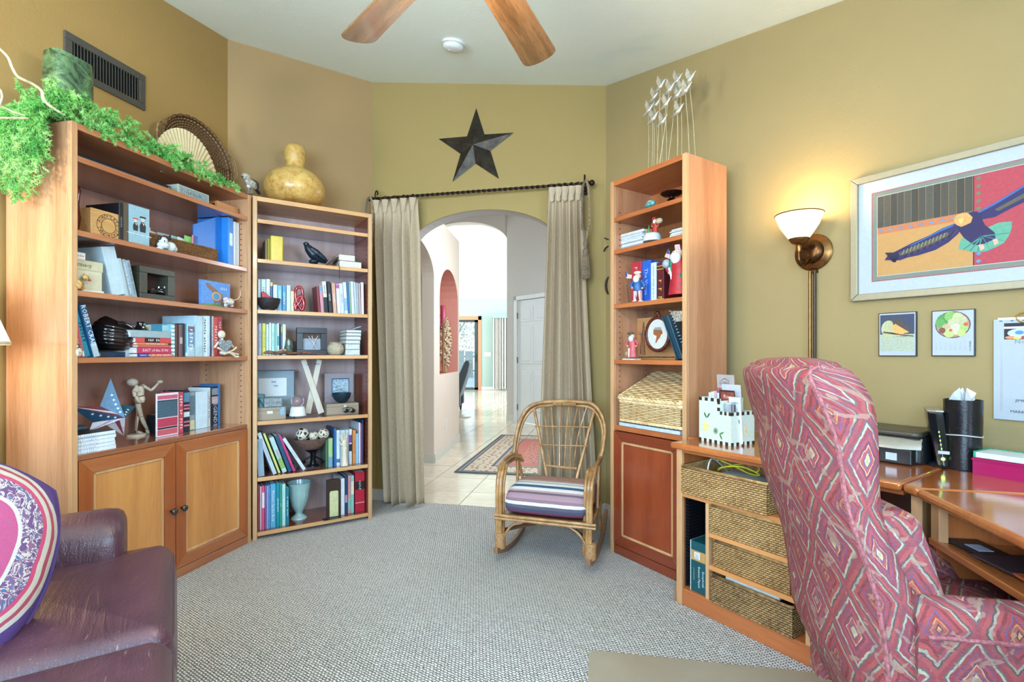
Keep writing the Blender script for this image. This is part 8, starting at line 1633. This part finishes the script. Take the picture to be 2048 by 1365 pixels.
q = M(); q.plate([(it.x(888), .004), (it.x(980), .004), (it.x(980), it.p(930, 815)[2]), (it.x(970), it.p(930, 800)[2]), (it.x(898), it.p(930, 800)[2]), (it.x(888), it.p(930, 815)[2])], -.004, 0); q.obj('cream_inlay', pm('#cfce9c', .4, 0, .05), it.t, bevel=.001); q = M(); q.box(a - .03, b - .005, -.05, .0, 0, .0018); q.obj('metal_base', pm('#3a3c3e', .3, .8), it.t)
row(B2, K7, yG, .06, 'right of the bookend', g6, [(1008, 1048, 672, '#d3dce0', 'white page-edged book', {}), (1050, 1078, 645, '#1f3a5c', 'navy book with patterned spine', dict(bands=[(.3, .5, '#b98aa0')])), (1082, 1112, 640, '#c98a8c', 'pink-orange book', dict(bands=[(.1, .4, '#7fb4a8')])), (1114, 1146, 640, '#7fb8ac', 'sea-green book', dict(bands=[(.5, .85, '#d8ccb0')])), (1156, 1258, 600, '#b01a34', 'thick red album with black title panel', dict(title='Atlas', tc='#e6dcc8', tz=.66, ts=.25, bands=[(.56, .76, '#16181a'), (.22, .235, '#e0b0b4')], d=.24))], d=.2)
# ================================================================== tower bookcase
tA, tB, tC, tD, tK = (ZS3[k] for k in 'ABCDK')
it = It(TW, T2, .08, 'turquoise_shell', 'small turquoise glazed shell ornament on the tower top shelf', 'ornament', 430, tA); TQ = pm('#5fa8a8', .25, 0, .15, 0, 30, .6); it.ball('lobe', 415, 468, 26, 22, TQ); it.ball('lobe', 445, 455, 24, 24, TQ); it.ball('lobe', 400, 480, 16, 10, TQ); it.tube('ridge', [(395, 470), (415, 440), (450, 435), (465, 450)], 5, pm('#a9d0cc', .3))
it = It(TW, T2, .12, 'pedestal_dish', 'dark metal scalloped dish on a short foot, tower top shelf', 'dish', 615, tA); it.lathe('dish', 612, [(40, 425), (22, 415), (20, 400), (70, 390), (95, 372), (92, 366), (60, 382), (5, 390)], pm('#33221a', .3, .6, .1), cap=False, wob=lambda f, i: 1 + .04 * cos(f * 2 * pi * 10)); 
def cardstack(lab, x0, x1, yt, v, n, z, grp):
    it = It(TW, T2, v, 'photo_stack', lab, 'papers', (x0 + x1) / 2, z, grp); a, b = it.x(x0), it.x(x1); H__ = it.p((x0 + x1) / 2, yt)[2]
    for k in range(n): q = M(); dx = random.uniform(-.008, .008); q.box(a + .008 + dx, b - .008 + dx, random.uniform(0, .01), .13, H__ * k / n, H__ * (k + .86) / n); q.obj('envelope', pm(['#c9d4dc', '#dbe0e2', '#aebcc8'][k % 3], .6, 0, .08), it.t)
cardstack('tall loose stack of white photo envelopes at the left of the second tower shelf', 150, 372, 700, .06, 14, tB, 'paper stacks in the tower'); cardstack('shorter stack of white envelopes at the right of the second tower shelf', 588, 735, 668, .08, 8, tB, 'paper stacks in the tower')
def old_man(name, lab, K, v, xc, yb, yt, z, coat, hat, beard='#dfe2e2', legs=None, turn=0, extra=None, robe=True):
    it = It(TW, K, v, name, lab, 'figurine', xc, z); H__ = yb - yt; Y = lambda f: yb - H__ * f; w = H__ * .17
    CO = pm(coat, .5, 0, .12, 0, 40); BE = pm(beard, .6, 0, .08, .002, 120); SKN = pm('#d8a890', .5); HT = pm(hat, .5)
    if robe: it.lathe('robe', xc, [(w * 1.25, Y(0.02)), (w * 1.15, Y(.15)), (w * .95, Y(.4)), (w * .9, Y(.62)), (w * .55, Y(.74)), (w * .3, Y(.78))], CO, squash=.75)
    else:
        for s in (-1, 1): it.tube('leg', [(xc + s * w * .45, Y(.36)), (xc + s * w * .5, Y(.18)), (xc + s * w * .55, Y(.05))], [w * .42, w * .36, w * .28], legs); it.ball('boot', xc + s * w * .6, Y(.025), w * .4, H__ * .025, pm('#e0e4e8', .4), rd=w * .55)
        it.tube('coat', [(xc, Y(.36)), (xc, Y(.55)), (xc, Y(.7))], [w * .8, w * .85, w * .55], CO)
    it.ball('head', xc, Y(.83), w * .5, w * .55, SKN); it.ball('beard', xc, Y(.74), w * .5, w * .75, BE, dv=-w * .35 * it.k); it.ball('nose', xc, Y(.83), w * .1, w * .1, SKN, dv=-w * .55 * it.k)
    for s in (-1, 1): it.ball('eye', xc + s * w * .18, Y(.85), w * .05, w * .06, pm('#20242a', .3), dv=-w * .5 * it.k)
    for s in (-1, 1): it.tube('arm', [(xc + s * w * .7, Y(.68)), (xc + s * w * 1.25, Y(.55)), (xc + s * w * 1.0, Y(.46))], [w * .3, w * .3, w * .22], CO); it.ball('hand', xc + s * w * .95, Y(.45), w * .2, w * .2, SKN, dv=-.004)
    return it, w, Y, HT
it, w, Y, HT = old_man('bearded_carrier_figurine', 'bearded figurine in a red robe carrying a sack, on a snowy base', T2, .07, 470, 715, 578, tB + .028, '#a8362c', '#a8362c'); it.ball('sack', 505, 605, 26, 24, pm('#b8ae90', .7)); it.tube('hood', [(452, 598), (455, 582), (475, 582)], 9, HT)
it2 = It(TW, T2, .07, 'snowy_base', 'white snowy musical base under the bearded figurine with small pine trees', 'ornament', 445, tB); it2.lathe('base', 445, [(76, 782), (78, 765), (70, 728), (58, 715)], pm('#c9d0d0', .5, 0, .08)); it2.tube('tiny_tree', [(418, 714), (418, 640)], [14, 1], pm('#4f8a4a', .6)); it2.tube('tiny_tree', [(396, 714), (396, 672)], [9, 1], pm('#b9a878', .6)); it2.ball('tiny_child', 434, 690, 8, 18, pm('#b8483c', .5))
g7 = 'books on the third tower shelf'
row(TW, T2, tC, .09, 'on the third tower shelf', g7, [(265, 352, 955, '#b0303c', 'thick red book', dict(title='REVENGE', tc='#d8a0a4', ts=.45)), (360, 430, 945, '#2160c4', 'thick royal blue book with silver lettering', dict(title='The Virtue', tc='#a9c0e4', ts=.75)), (434, 480, 962, '#cfdbe4', 'white book with blue lettering', dict(title='Southern Family Cookbook', tc='#3a5a90')), (484, 544, 962, '#5c1c22', 'maroon book with gold bands', dict(bands=[(.9, .92, '#c8a04a'), (.82, .84, '#c8a04a'), (.05, .07, '#c8a04a')], title='* * *', tc='#c8a04a', tz=.3))], d=.16)
SW = NT('red_white_stripes'); spx = SW.add('ShaderNodeSeparateXYZ'); SW.link(SW.coord(), spx.inputs[0]); stm = SW.math('GREATER_THAN', SW.math('SINE', SW.math('MULTIPLY', spx.outputs[0], 2 * pi / .0065)), .35); SWM = SW.out(SW.mix(stm, '#e4e4e4', '#b02c3c'), .5)
it, w, Y, HT = old_man('patriotic_figurine', 'white-bearded figurine in striped trousers holding a small flag, tower shelf', T2, .03, 322, 1298, 1035, tC, '#2f5f9c', '#dfe2e4', legs=SWM, robe=False); it.ball('fur_hat', 320, 1048, 26, 14, pm('#e0e4e6', .7)); it.tube('flag_pole', [(238, 1150), (248, 1220), (258, 1298)], 3, pm('#2c2420', .5), dv=-.01)
it.plate('flag', [(232, 1035), (250, 1062), (285, 1070), (282, 1100), (240, 1098)], -.014, -.012, SWM); it.plate('flag_canton', [(232, 1035), (246, 1058), (248, 1085), (234, 1080)], -.016, -.014, pm('#2a4a84', .5)); it.ball('red_vest', 318, 1110, 16, 20, pm('#b02c3c', .5), dv=-.012)
it, w, Y, HT = old_man('top_hat_figurine', 'tall bearded figurine in a striped top hat and green wreathed coat, tower shelf', T2, .05, 668, 1245, 812, tC, '#a8202c', '#e0e0e0'); it.lathe('hat_brim', 665, [(46, 872), (46, 866), (20, 864)], pm('#dfe0e0', .5)); q = M(); it.lathe('striped_hat', 665, [(26, 866), (25, 850), (29, 812), (2, 810)], SWM)
it.tube('green_wreath', [(640, 920), (625, 980), (640, 1050), (690, 1080), (735, 1050), (750, 980)], 20, pm('#1f7a5a', .6, 0, .3, .003, 80), dv=-.015); it.ball('long_beard', 655, 920, 34, 52, pm('#dfe2e2', .6, 0, .08, .002, 120), dv=-.016); it.tube('white_sash', [(615, 1010), (640, 1100), (655, 1230)], [14, 17, 15], pm('#dfe2e4', .6), dv=-.02); it.ball('mitten', 578, 975, 34, 40, pm('#9aa4ac', .6), dv=-.01)
it.plate('pennant', [(598, 842), (612, 900), (614, 935), (565, 915)], -.014, -.010, SWM); it.plate('pennant_canton', [(598, 842), (610, 890), (584, 890)], -.017, -.014, pm('#2a4a84', .5)); it.tube('pennant_pole', [(598, 840), (612, 960)], 3, pm('#2c2420', .5), dv=-.012)
# fourth tower shelf
it, w, Y, HT = old_man('shopping_figurine', 'white-bearded figurine in a pink-red coat holding a candle, fourth tower shelf', T3, .04, 275, 578, 362, tD + .006, '#c0585a', '#4a5a5a', '#c9d4da'); it.ball('cap', 262, 372, 26, 12, pm('#4a5450', .6)); it.tube('candle', [(268, 500), (268, 575)], 7, pm('#e0e4e6', .4), dv=-.02); q = M(); a, b = it.x(222), it.x(318); q.box(a, b, -.03, .03, -.006, 0); q.obj('base_plate', pm('#c9d4d4', .5), it.t)
it.ball('small_dog', 232, 548, 12, 22, pm('#b09070', .6), dv=-.005)
it = It(TW, T3, .2, 'wooden_plaque', 'plain light brown wooden plaque at the back of the fourth tower shelf', 'plaque', 450, tD); a, b = it.x(300), it.x(640); h_ = it.p(450, 235)[2]; q = M(); q.box(a, b, 0, .012, 0, h_); q.obj('panel', wood('#b07a48', '#cf9a62', 'x', .4, .2), it.t, bevel=.001)
it = It(TW, T3, .12, 'oval_frame', 'ornate oval brown frame with a bust silhouette on white, fourth tower shelf', 'picture frame', 490, tD); c_ = it.p(492, 378); rx, rz3 = 96 * it.k, 140 * it.kz; FRM = pm('#5c2c20', .3, .1, .25, .003, 70)
q = M(); q.tube([(c_[0] + rx * cos(a_) , 0, max(c_[2], rz3 + .006) + rz3 * sin(a_)) for a_ in [2 * pi * k / 40 for k in range(40)]], .010, 8, closed=True); q.obj('oval_rim', FRM, it.t, smooth=True); zc3 = max(c_[2], rz3 + .006)
for k in range(30): a_ = 2 * pi * k / 30; q = M(); q.ball((c_[0] + rx * 1.06 * cos(a_), -.004, zc3 + rz3 * 1.04 * sin(a_)), .0055, seg=8, rings=5); q.obj('carved_bead', FRM, it.t, smooth=True)
for dx, r in ((-.012, .010), (.012, .010), (0, .014)): q = M(); q.ball((c_[0] + dx, -.002, zc3 + rz3 + .012 + (r - .010) * 3), r); q.obj('crest', FRM, it.t, smooth=True)
q = M(); q.plate([(c_[0] + rx * .96 * cos(a_), zc3 + rz3 * .96 * sin(a_)) for a_ in [2 * pi * k / 32 for k in range(32)]], -.002, .004); q.obj('white_oval', pm('#d3d4cc', .4, 0, .03), it.t)
sil = [(460, 340), (530, 345), (538, 372), (522, 385), (512, 410), (498, 425), (484, 452), (474, 455), (482, 420), (486, 395), (470, 388), (458, 378)]; q = M(); q.plate([(it.p(*p)[0], it.p(*p)[2] + (zc3 - c_[2])) for p in sil], -.003, -.002); q.obj('silhouette', pm('#9a5a34', .6), it.t); q = M(); q.plate([(it.p(*p)[0], it.p(*p)[2] + (zc3 - c_[2])) for p in [(460, 345), (470, 322), (520, 318), (532, 346)]], -.003, -.002); q.obj('silhouette_hair', pm('#8c9aa0', .6), it.t)
it = It(TW, T3, .09, 'carved_stick', 'dark carved wooden stick standing beside the oval frame', 'ornament', 368, tD); it.tube('stick', [(378, 555), (372, 480), (370, 380), (372, 275)], [11, 9, 11, 5], FRM); it.ball('side_flower', 347, 372, 16, 12, pm('#8a7058', .5, 0, .2)); it.tube('stem', [(352, 385), (352, 450), (345, 548)], 4, FRM)
it = It(TW, T3, .05, 'beaded_chain', 'string of dark beads lying along the front of the fourth tower shelf', 'beads', 480, tD + .0035)
for k in range(22): it.ball('bead', 335 + k * 14, 575, 6.5, 6, pm('#3a241c', .3))
NV = pm('#123a4c', .4, 0, .08); it = It(TW, T3, .03, 'navy_binder', 'navy blue padded binder leaning right in the fourth tower shelf', 'binder', 690, tD)
A_, B2_ = it.p(665, 595), it.p(535, 225); d_ = B2_ - A_; it.t.rotation_euler = (0, 0, TW.rz); q = M(); w_ = 46 * it.k
q.plate([(A_[0], max(.0, A_[2])), (A_[0] + w_, max(.0, A_[2])), (B2_[0] + w_, B2_[2] + .004), (B2_[0], B2_[2])], 0, .16); q.obj('cover', NV, it.t, bevel=.005, segs=3)
q = M(); q.plate([(A_[0] - .008, .001), (A_[0] - .002, .001), (B2_[0] - .002, B2_[2]), (B2_[0] - .008, B2_[2] - .004)], .0, .16); q.obj('flap', NV, it.t, bevel=.002)
it = It(TW, T3, .06, 'spiral_album', 'spiral-bound album with a patterned top leaning behind the navy binder', 'album', 700, tD); A_, B2_ = it.p(722, 500), it.p(598, 180); w_ = 90 * it.k; q = M(); q.plate([(A_[0] + .002, max(0, A_[2])), (min(A_[0] + w_, it.x(738)), max(0, A_[2])), (it.x(738), B2_[2] - .002), (B2_[0], B2_[2])], 0, .14); q.obj('cover', pm('#15161a', .4, 0, .1), it.t, bevel=.002)
for k in range(12): p_ = B2_.lerp(A_, k / 12.0); q = M(); q.tube([(p_[0] + .006 * cos(a_), -.003 + .003 * sin(a_), p_[2] + .003 * sin(a_)) for a_ in [2 * pi * j / 8 for j in range(8)]], .0011, 5, closed=True); q.obj('spiral_wire', pm('#d8dee4', .3, .6), it.t)
it.plate('patterned_corner', [(600, 182), (735, 178), (735, 260), (640, 275)], -.001, 0, pm('#a8a090', .5, 0, .4, 0, 90))
# willow hamper
it = It(TW, T3, -.0, 'willow_hamper', 'pale woven willow hamper with a hinged lid on the tower counter', 'hamper', 440, tK + .028); a = it.x(172); b = W3 - .03 - it.uc; H__ = Zf(TW, T3, 172, 945, .0) - tK - .028; D_ = .30
q = M(); Wb = b - a
for T, w_, n_ in ((Matrix.Identity(4), Wb, 10), (TR((Wb, 0, 0), rz=pi / 2), D_, 7), (TR((Wb, D_, 0), rz=pi), Wb, 10), (TR((0, D_, 0), rz=-pi / 2), D_, 7)): weave(q, w_, H__, n_, 13, .006, TR((a, .0, 0)) @ T)
n0 = len(q.v); q.box(a + .01, b - .01, .01, D_ - .01, 0, H__ - .01); q.at += [.25] * (len(q.v) - n0); q.obj('woven_body', WILL, it.t)
def braid(name, x0, x1, y0, y1, z, r, par, zb=None):
    q = M(); pts = rrect(x0, x1, y0, y1, .012, 3); L_ = 0; out = []
    dens = []
    for i in range(len(pts)):
        p, n_ = Vector((*pts[i], 0)), Vector((*pts[(i + 1) % len(pts)], 0)); k_ = max(1, int((n_ - p).length / .008))
        for j in range(k_): dens.append(p.lerp(n_, j / k_))
    for s in (0, pi):
        out = []
        for i, p in enumerate(dens): a_ = i * .9 + s; zz3 = z + ((zb - z) * (p.y - y0) / (y1 - y0) if zb is not None else 0); out.append((p.x, p.y + r * .5 * cos(a_), zz3 + r * .5 * sin(a_)))
        q.tube(out, r * .75, 6, closed=True)
    q.at = [.75 + .25 * sin(i * .7) for i in range(len(q.v))]; return q.obj(name, WILL, par, smooth=True)
braid('rim', a - .002, b + .002, -.004, D_, H__, .009, it.t); braid('base_rim', a - .001, b + .001, -.003, D_, .008, .008, it.t)
zl0 = H__ + .014; zl1 = TW.px(1303, 747, .29)[1] - it.zb; zl1 = min(zl1, ZS3['D'] - .03 - it.zb); LW = M(); slope = atan2(zl1 - zl0, D_); Ld = sqrt(D_ ** 2 + (zl1 - zl0) ** 2)
weave(LW, Wb, Ld, 10, 16, .006, Matrix.Translation((a, -.006, zl0 + .012)) @ Matrix.Rotation(slope - pi / 2, 4, 'X') ); n0 = len(LW.v)
lid = LW.obj('lid', WILL, it.t)
q = M(); q.plate([(-.006, zl0 - .006), (D_, zl1 - .02), (D_, zl1 + .008), (-.006, zl0 + .010)], 0, Wb - .006, T=Matrix.Translation((b - .003, 0, 0)) @ Matrix.Rotation(pi / 2, 4, 'Z')); q.at = [.4] * len(q.v); q.obj('lid_core', WILL, lid)
braid('lid_rim', a - .004, b + .002, -.012, D_, zl0 + .004, .010, lid, zb=zl1)
t = thing('white_case', 'flat white case under the willow hamper', 'case', TW.P(.07, -.0, tK + .0005), TW.rz); q = M(); q.box(0, .42, .0, .28, 0, .02); q.obj('body', pm('#b9c8dc', .4, 0, .05), t, bevel=.003)
# ================================================================== tops of the bookcases
# bird sculptures on wires
VR = pm('#c9c4b4', .3, .5, .1)
t = thing('bird_sculpture', 'flock of small silver birds on tall thin wires atop the tower bookcase', 'sculpture', TW.P(.25, .17, H3), TW.rz)
q = M(); puff(q, -.17, .24, -.06, .07, 0, .012, .004, 0, .02); q.obj('base', pm('#6a5a48', .5), t, smooth=True)
KB = (1240, 130, .15385)
birds = [(520, 290, 370, -.02, 470), (640, 330, 660, .0, 490), (735, 220, 700, .06, 600), (900, 200, 985, .0, 985), (850, 340, 905, -.02, 905), (740, 400, 740, .04, 740), (440, 430, 440, 0, 440), (460, 530, 470, .05, 495), (590, 520, 605, .0, 605), (370, 600, 370, .0, 365), (425, 710, 435, -.02, 410), (545, 750, 540, .02, 545), (750, 610, 735, .03, 740), (790, 330, 935, .05, 800)]
for bx, by, _, dv, fx in birds:
    v = .17 + dv; u, z = TW.px(KB[0] + bx * KB[2], KB[1] + by * KB[2], v); ub, _z = TW.px(KB[0] + fx * KB[2], 330, v); u -= .25; ub = max(-.16, min(.23, ub - .25)); z -= H3; s = .9
    q = M(); q.tube([(ub, dv, .008), ((u + ub) / 2 + .004, dv, z / 2), (u, dv, z - .008)], .0016, 5); q.obj('wire', pm('#cfc7a8', .3, .4), t, smooth=True)
    q = M(); q.tube(interp([(u - .042, dv, z - .014), (u - .022, dv, z - .010), (u, dv, z), (u + .018, dv, z + .012), (u + .030, dv, z + .024), (u + .042, dv, z + .032)], 3), [.002, .004, .006, .008, .010, .012, .013, .012, .010, .008, .007, .007, .005, .003, .0015, .0008], 8); b_ = q.obj('bird', VR, t, smooth=True)
    for sg in (-1, 1): q = M(); q.add([(u - .010, dv + .003 * sg, z + .002), (u + .015, dv + .003 * sg, z + .008), (u + .013, dv + .014 * sg, z + .036), (u - .001, dv + .020 * sg, z + .060), (u - .016, dv + .014 * sg, z + .034)], [(0, 1, 2, 3, 4)]); o = q.obj('wing', VR, b_); sm_ = o.modifiers.new('thick', 'SOLIDIFY'); sm_.thickness = .0015
# gourd
GD = NT('dried_gourd'); gn = GD.noise(GD.coord(), 18, 5, .65, .6); gn2 = GD.noise(GD.coord(), 70, 3); GD.bump(gn2, .0015); GDM = GD.out(GD.ramp(GD.math('ADD', GD.math('MULTIPLY', gn, .7), GD.math('MULTIPLY', gn2, .3)), [(.32, '#a0713a'), (.45, '#c99a50'), (.62, '#dcb86a')]), .35, 0, .3)
it = It(B2, FULL, .17, 'gourd', 'large dried bottle gourd on top of the open bookcase', 'gourd', 588, H2); it.lathe('gourd', 590, [(34, 409), (50, 402), (57, 388), (57, 374), (51, 360), (42, 350), (29, 342), (20, 338), (17.5, 333), (17.5, 328), (20, 318), (21, 306), (18, 296), (11, 290), (3, 288)], GDM, seg=36)
# little bird
it = It(B1, FULL, .10, 'mockingbird_figurine', 'grey and white bird figurine on thin legs atop the cabinet bookcase corner', 'figurine', 500, H1)
BG = pm('#b9b4a6', .6, 0, .25, .001, 90); it.tube('body', [(491, 356), (497, 364), (505, 371), (511, 377)], [4, 8.5, 9, 4], BG); it.ball('head', 492, 354, 7, 7, BG); it.tube('beak', [(487, 353), (482, 354)], [2, .5], pm('#2a2624', .4)); it.tube('wing', [(500, 360), (509, 368), (514, 378)], [3, 6, 2], pm('#3c444c', .5, 0, .2), dv=-.008); it.tube('tail', [(510, 376), (516, 384), (519, 389)], [3.5, 3, 2], pm('#24282c', .5)); it.ball('eye', 490, 353, 1.2, 1.2, pm('#101214', .1), dv=-.013)
for x in (497, 504): it.tube('leg', [(x, 374), (x, 386)], 1.3, pm('#8f8a80', .5)); it.ball('foot', x - 1, 387.5, 4, 1.5, pm('#8f8a80', .5))
for x in (497, 504): it.ball('white_thigh', x, 373, 3.5, 4, pm('#dfe4e4', .6))
# woven tray leaning on the wall
CR1 = (0, 0, .30769); it = It(B1, CR1, .30, 'woven_tray', 'large oval woven tray with cane handles leaning on the wall atop the cabinet bookcase', 'tray', 1290, H1)
cT = it.p(1275, 985); TRY = NT('woven_tray_weave'); tw_ = TRY.add('ShaderNodeTexCoord'); sp_t = TRY.add('ShaderNodeSeparateXYZ'); TRY.link(tw_.outputs['UV'], sp_t.inputs[0]); s1 = TRY.math('SINE', TRY.math('MULTIPLY', sp_t.outputs[1], 2 * pi * 16)); s2 = TRY.math('SINE', TRY.math('ADD', TRY.math('MULTIPLY', sp_t.outputs[0], 2 * pi * 60), TRY.math('MULTIPLY', TRY.math('FLOOR', TRY.math('MULTIPLY', sp_t.outputs[1], 16)), pi))); hh2 = TRY.math('MULTIPLY', TRY.math('ADD', s1, 1), TRY.math('ADD', s2, 1.4)); TRY.bump(hh2, .002); TRYM = TRY.out(TRY.ramp(TRY.math('MULTIPLY', hh2, .25), [(.05, '#4a2f1a'), (.5, '#8f6a42'), (1, '#b08a5c')]), .5)
rxT = abs(it.x(1500) - it.x(1060)) / 2; rzT = (it.p(1290, 770)[2]) / 2 + .0; q = M(); rows = []; uvr = []
for f, dy in ((.02, 0), (.25, 0), (.5, 0), (.75, 0), (.93, -.002), (1.0, -.02), (1.01, -.026)): rows.append([(rxT * f * cos(a_), dy, rzT * f * sin(a_)) for a_ in [2 * pi * k / 48 for k in range(49)]]); uvr.append([(k / 48, f) for k in range(49)])
q.grid(rows, uvs=uvr)
it.t.location = B1.P(it.uc + cT[0] + .02, .315, H1 + rzT * .97); it.t.rotation_euler = (Matrix.Rotation(B1.rz, 4, 'Z') @ Matrix.Rotation(radians(-8), 4, 'X')).to_euler()
o = q.obj('woven_tray_floor', TRYM, it.t, smooth=True); sm_ = o.modifiers.new('thick', 'SOLIDIFY'); sm_.thickness = .004
q = M(); n_ = 150; q.tube([(rxT * 1.02 * cos(2 * pi * k / n_), -.024 + .003 * sin(k * 1.3), rzT * 1.02 * sin(2 * pi * k / n_) + .003 * cos(k * 1.3)) for k in range(n_)], .0055, 6, closed=True); q.obj('braided_rim', pm('#6a4628', .5, 0, .3), it.t, smooth=True)
for sg in (-1, 1):
    q = M(); q.tube(interp([(sg * rxT * .88, -.026, rzT * .48), (sg * (rxT + .02), -.03, rzT * .42), (sg * (rxT + .045), -.03, rzT * .0), (sg * (rxT + .02), -.03, -rzT * .42), (sg * rxT * .88, -.026, -rzT * .48)], 6), .0048, 7); q.tube(interp([(sg * rxT * .9, -.02, rzT * .46), (sg * (rxT + .012), -.024, rzT * .38), (sg * (rxT + .033), -.024, rzT * .0), (sg * (rxT + .012), -.024, -rzT * .38), (sg * rxT * .9, -.02, -rzT * .46)], 6), .0045, 7); q.obj('handle', pm('#a07c50', .45, 0, .25), it.t, smooth=True)
# paper fan
it = It(B1, CR1, .2, 'paper_fan', 'open pleated cream paper fan standing before the woven tray', 'fan', 1225, H1); cF = it.p(1250, 1120)
R_f = .30; uL, uR = it.x(985), it.x(1425); cx_ = (uL + uR) / 2; n_ = 58; q = M(); r0 = []; r1 = []
for k in range(n_ + 1): a_ = pi * (.02 + .96 * k / n_); dy = .006 * (k % 2); r1.append((cx_ + (uR - uL) / 2 * cos(a_), dy, .012 + R_f * sin(a_) * .98)); r0.append((cx_ + .02 * cos(a_), dy * .2, .012 + .02 * sin(a_)))
q.grid([r0, r1]); o = q.obj('pleated_paper', pm('#ddc79c', .7, 0, .04), it.t); sm_ = o.modifiers.new('thick', 'SOLIDIFY'); sm_.thickness = .0008
for a_ in (.02 * pi, .98 * pi): q = M(); q.tube([(cx_, -.002, .010), (cx_ + (uR - uL) / 2 * cos(a_), -.002, .012 + R_f * sin(a_))], .004, 6); q.obj('guard_stick', pm('#b8986a', .5), it.t, smooth=True)
# green raku vase
it = It(B1, CR1, .18, 'green_vase', 'squarish mottled green pottery vase with black crackle, behind the fern', 'vase', 445, H1); GV = NT('green_crackle_glaze'); vn = GV.noise(GV.coord(), 9, 6, .75, 2.2); GVM = GV.out(GV.ramp(vn, [(.36, '#141a14'), (.45, '#3c5a3c'), (.6, '#6c8c5a'), (.75, '#8fae74')]), .3, 0, .4)
zt_ = it.p(445, 385)[2]; w_ = abs(it.x(570) - it.x(320)) / 2; q = M()
def sq(z, f, dz=0): return [(w_ * f * (abs(cos(a_)) ** .55) * (1 if cos(a_) > 0 else -1), .062 * f * (abs(sin(a_)) ** .55) * (1 if sin(a_) > 0 else -1), z + dz * cos(a_ * 2)) for a_ in [2 * pi * k / 32 for k in range(32)]]
q.loops([sq(0, .8), sq(zt_ * .1, .88), sq(zt_ * .3, .96), sq(zt_ * .6, 1.03), sq(zt_ * .85, 1.02), sq(zt_, .97, .004), sq(zt_, .88, .004), sq(zt_ * .8, .9)], cap=False); q.obj('vase', GVM, it.t, smooth=True)
# curly willow branch from the lower left: three pale twisting twigs lying over the fern
t = thing('curly_branch', 'pale twisting dried willow twigs curling over the fern at the top left', 'branch', B1.P(.05, .05, H1 + .03), B1.rz)
CB = pm('#d8cba4', .6, 0, .15); 
def tp(x, y, v=.03): u, z = B1.px(x * .30769, y * .30769, v); return (u - .05, v - .05, z - H1 - .03)
for pts, r in (([(420, 748), (340, 700), (285, 650), (270, 590), (210, 545), (120, 500), (80, 440), (50, 370), (-20, 300)], [.0045, .006, .006, .0055, .005, .005, .0045, .0045, .004]), ([(155, 750), (90, 730), (40, 705), (-30, 690)], [.003, .0035, .0035, .0035]), ([(180, 770), (90, 768), (-20, 768)], [.0035, .004, .004]), ([(-10, 700), (12, 640), (5, 590), (-30, 560)], [.0035] * 4)):
    P = interp([tp(*p) for p in pts], 6); m_ = len(r) - 1; R = []
    for i in range(len(P)): f = i / (len(P) - 1) * m_; a_ = min(int(f), m_ - 1); R.append(r[a_] + (r[a_ + 1] - r[a_]) * (f - a_))
    q = M(); q.tube(P, R, 7); q.obj('twig', CB, t, smooth=True)
# asparagus fern trailing over the top and hanging down the side
t = thing('trailing_fern', 'bright green feathery fern garland trailing over the cabinet bookcase top', 'plant', B1.P(0, .1, H1), B1.rz)
q = M(); st_m = M()
def spray(P, n_leaf, ln):
    P = interp(P, 5); st_m.tube(P, .0012, 4)
    tot = len(P) - 1
    for k in range(n_leaf):
        f = k / n_leaf * tot; i = int(f); p = P[i].lerp(P[min(i + 1, tot)], f - i); tg = (P[min(i + 1, tot)] - P[i]).normalized()
        sd = Vector((random.gauss(0, 1), random.gauss(0, 1), random.gauss(0, 1))); sd = (sd - tg * sd.dot(tg)).normalized(); br = (sd * .8 + tg * .7).normalized(); L2 = ln * random.uniform(.7, 1.2)
        for j in range(5):
            c = p + br * L2 * (.25 + .75 * j / 5)
            for m_ in range(4):
                nd = (br * .55 + Vector((random.gauss(0, .6), random.gauss(0, .6), random.gauss(0, .6)))).normalized() * .014; w = nd.cross(Vector((random.random(), random.random(), random.random()))).normalized() * .0016
                q.add([c - w, c + w, c + nd], [(0, 1, 2)])
for k in range(130):   # along the top
    u = -.03 + .78 * random.random() ** 1.3; v = random.uniform(-.085, .18); hgt = .13 * (1 - u * 1.15) + .025
    spray([(u, v, .01), (u + random.uniform(-.03, .05), v - .02, hgt * random.uniform(.4, 1)), (u + random.uniform(-.02, .12), v - .05 + random.uniform(-.03, .03), hgt * random.uniform(-.1, .7))], 16, .03)
for k in range(26): u = random.uniform(.05, .85); spray([(u, -.08, .02), (u + .03, -.108, .012), (u + .05, -.118, -.03 * random.random())], 8, .022)
for k in range(120):   # cascade at the near end
    v0_ = random.uniform(-.06, .26); u0_ = random.uniform(-.02, .05); dn = random.uniform(.05, .36) * (1 - .2 * abs(v0_ - .1) / .16); oy = random.uniform(-.02, .02)
    spray([(u0_, v0_, .03), (-.05 + random.uniform(-.03, 0), v0_ + oy, .03), (-.075 + random.uniform(-.04, .01), v0_ + oy, -dn * .5), (-.06 + random.uniform(-.03, .0), v0_ + oy * 2, -dn)], 22, .03)
FG = NT('fern_green'); fn = FG.noise(FG.coord(), 14, 2); FG.b.inputs['Subsurface Weight'].default_value = 0; FGM = FG.out(FG.ramp(fn, [(.3, '#358a30'), (.5, '#6fb452'), (.7, '#b0d880')]), .5)
f = q.obj('foliage', FGM, t); f['kind'] = 'stuff'; s = st_m.obj('stems', pm('#5a8a3c', .6), t); s['kind'] = 'stuff'
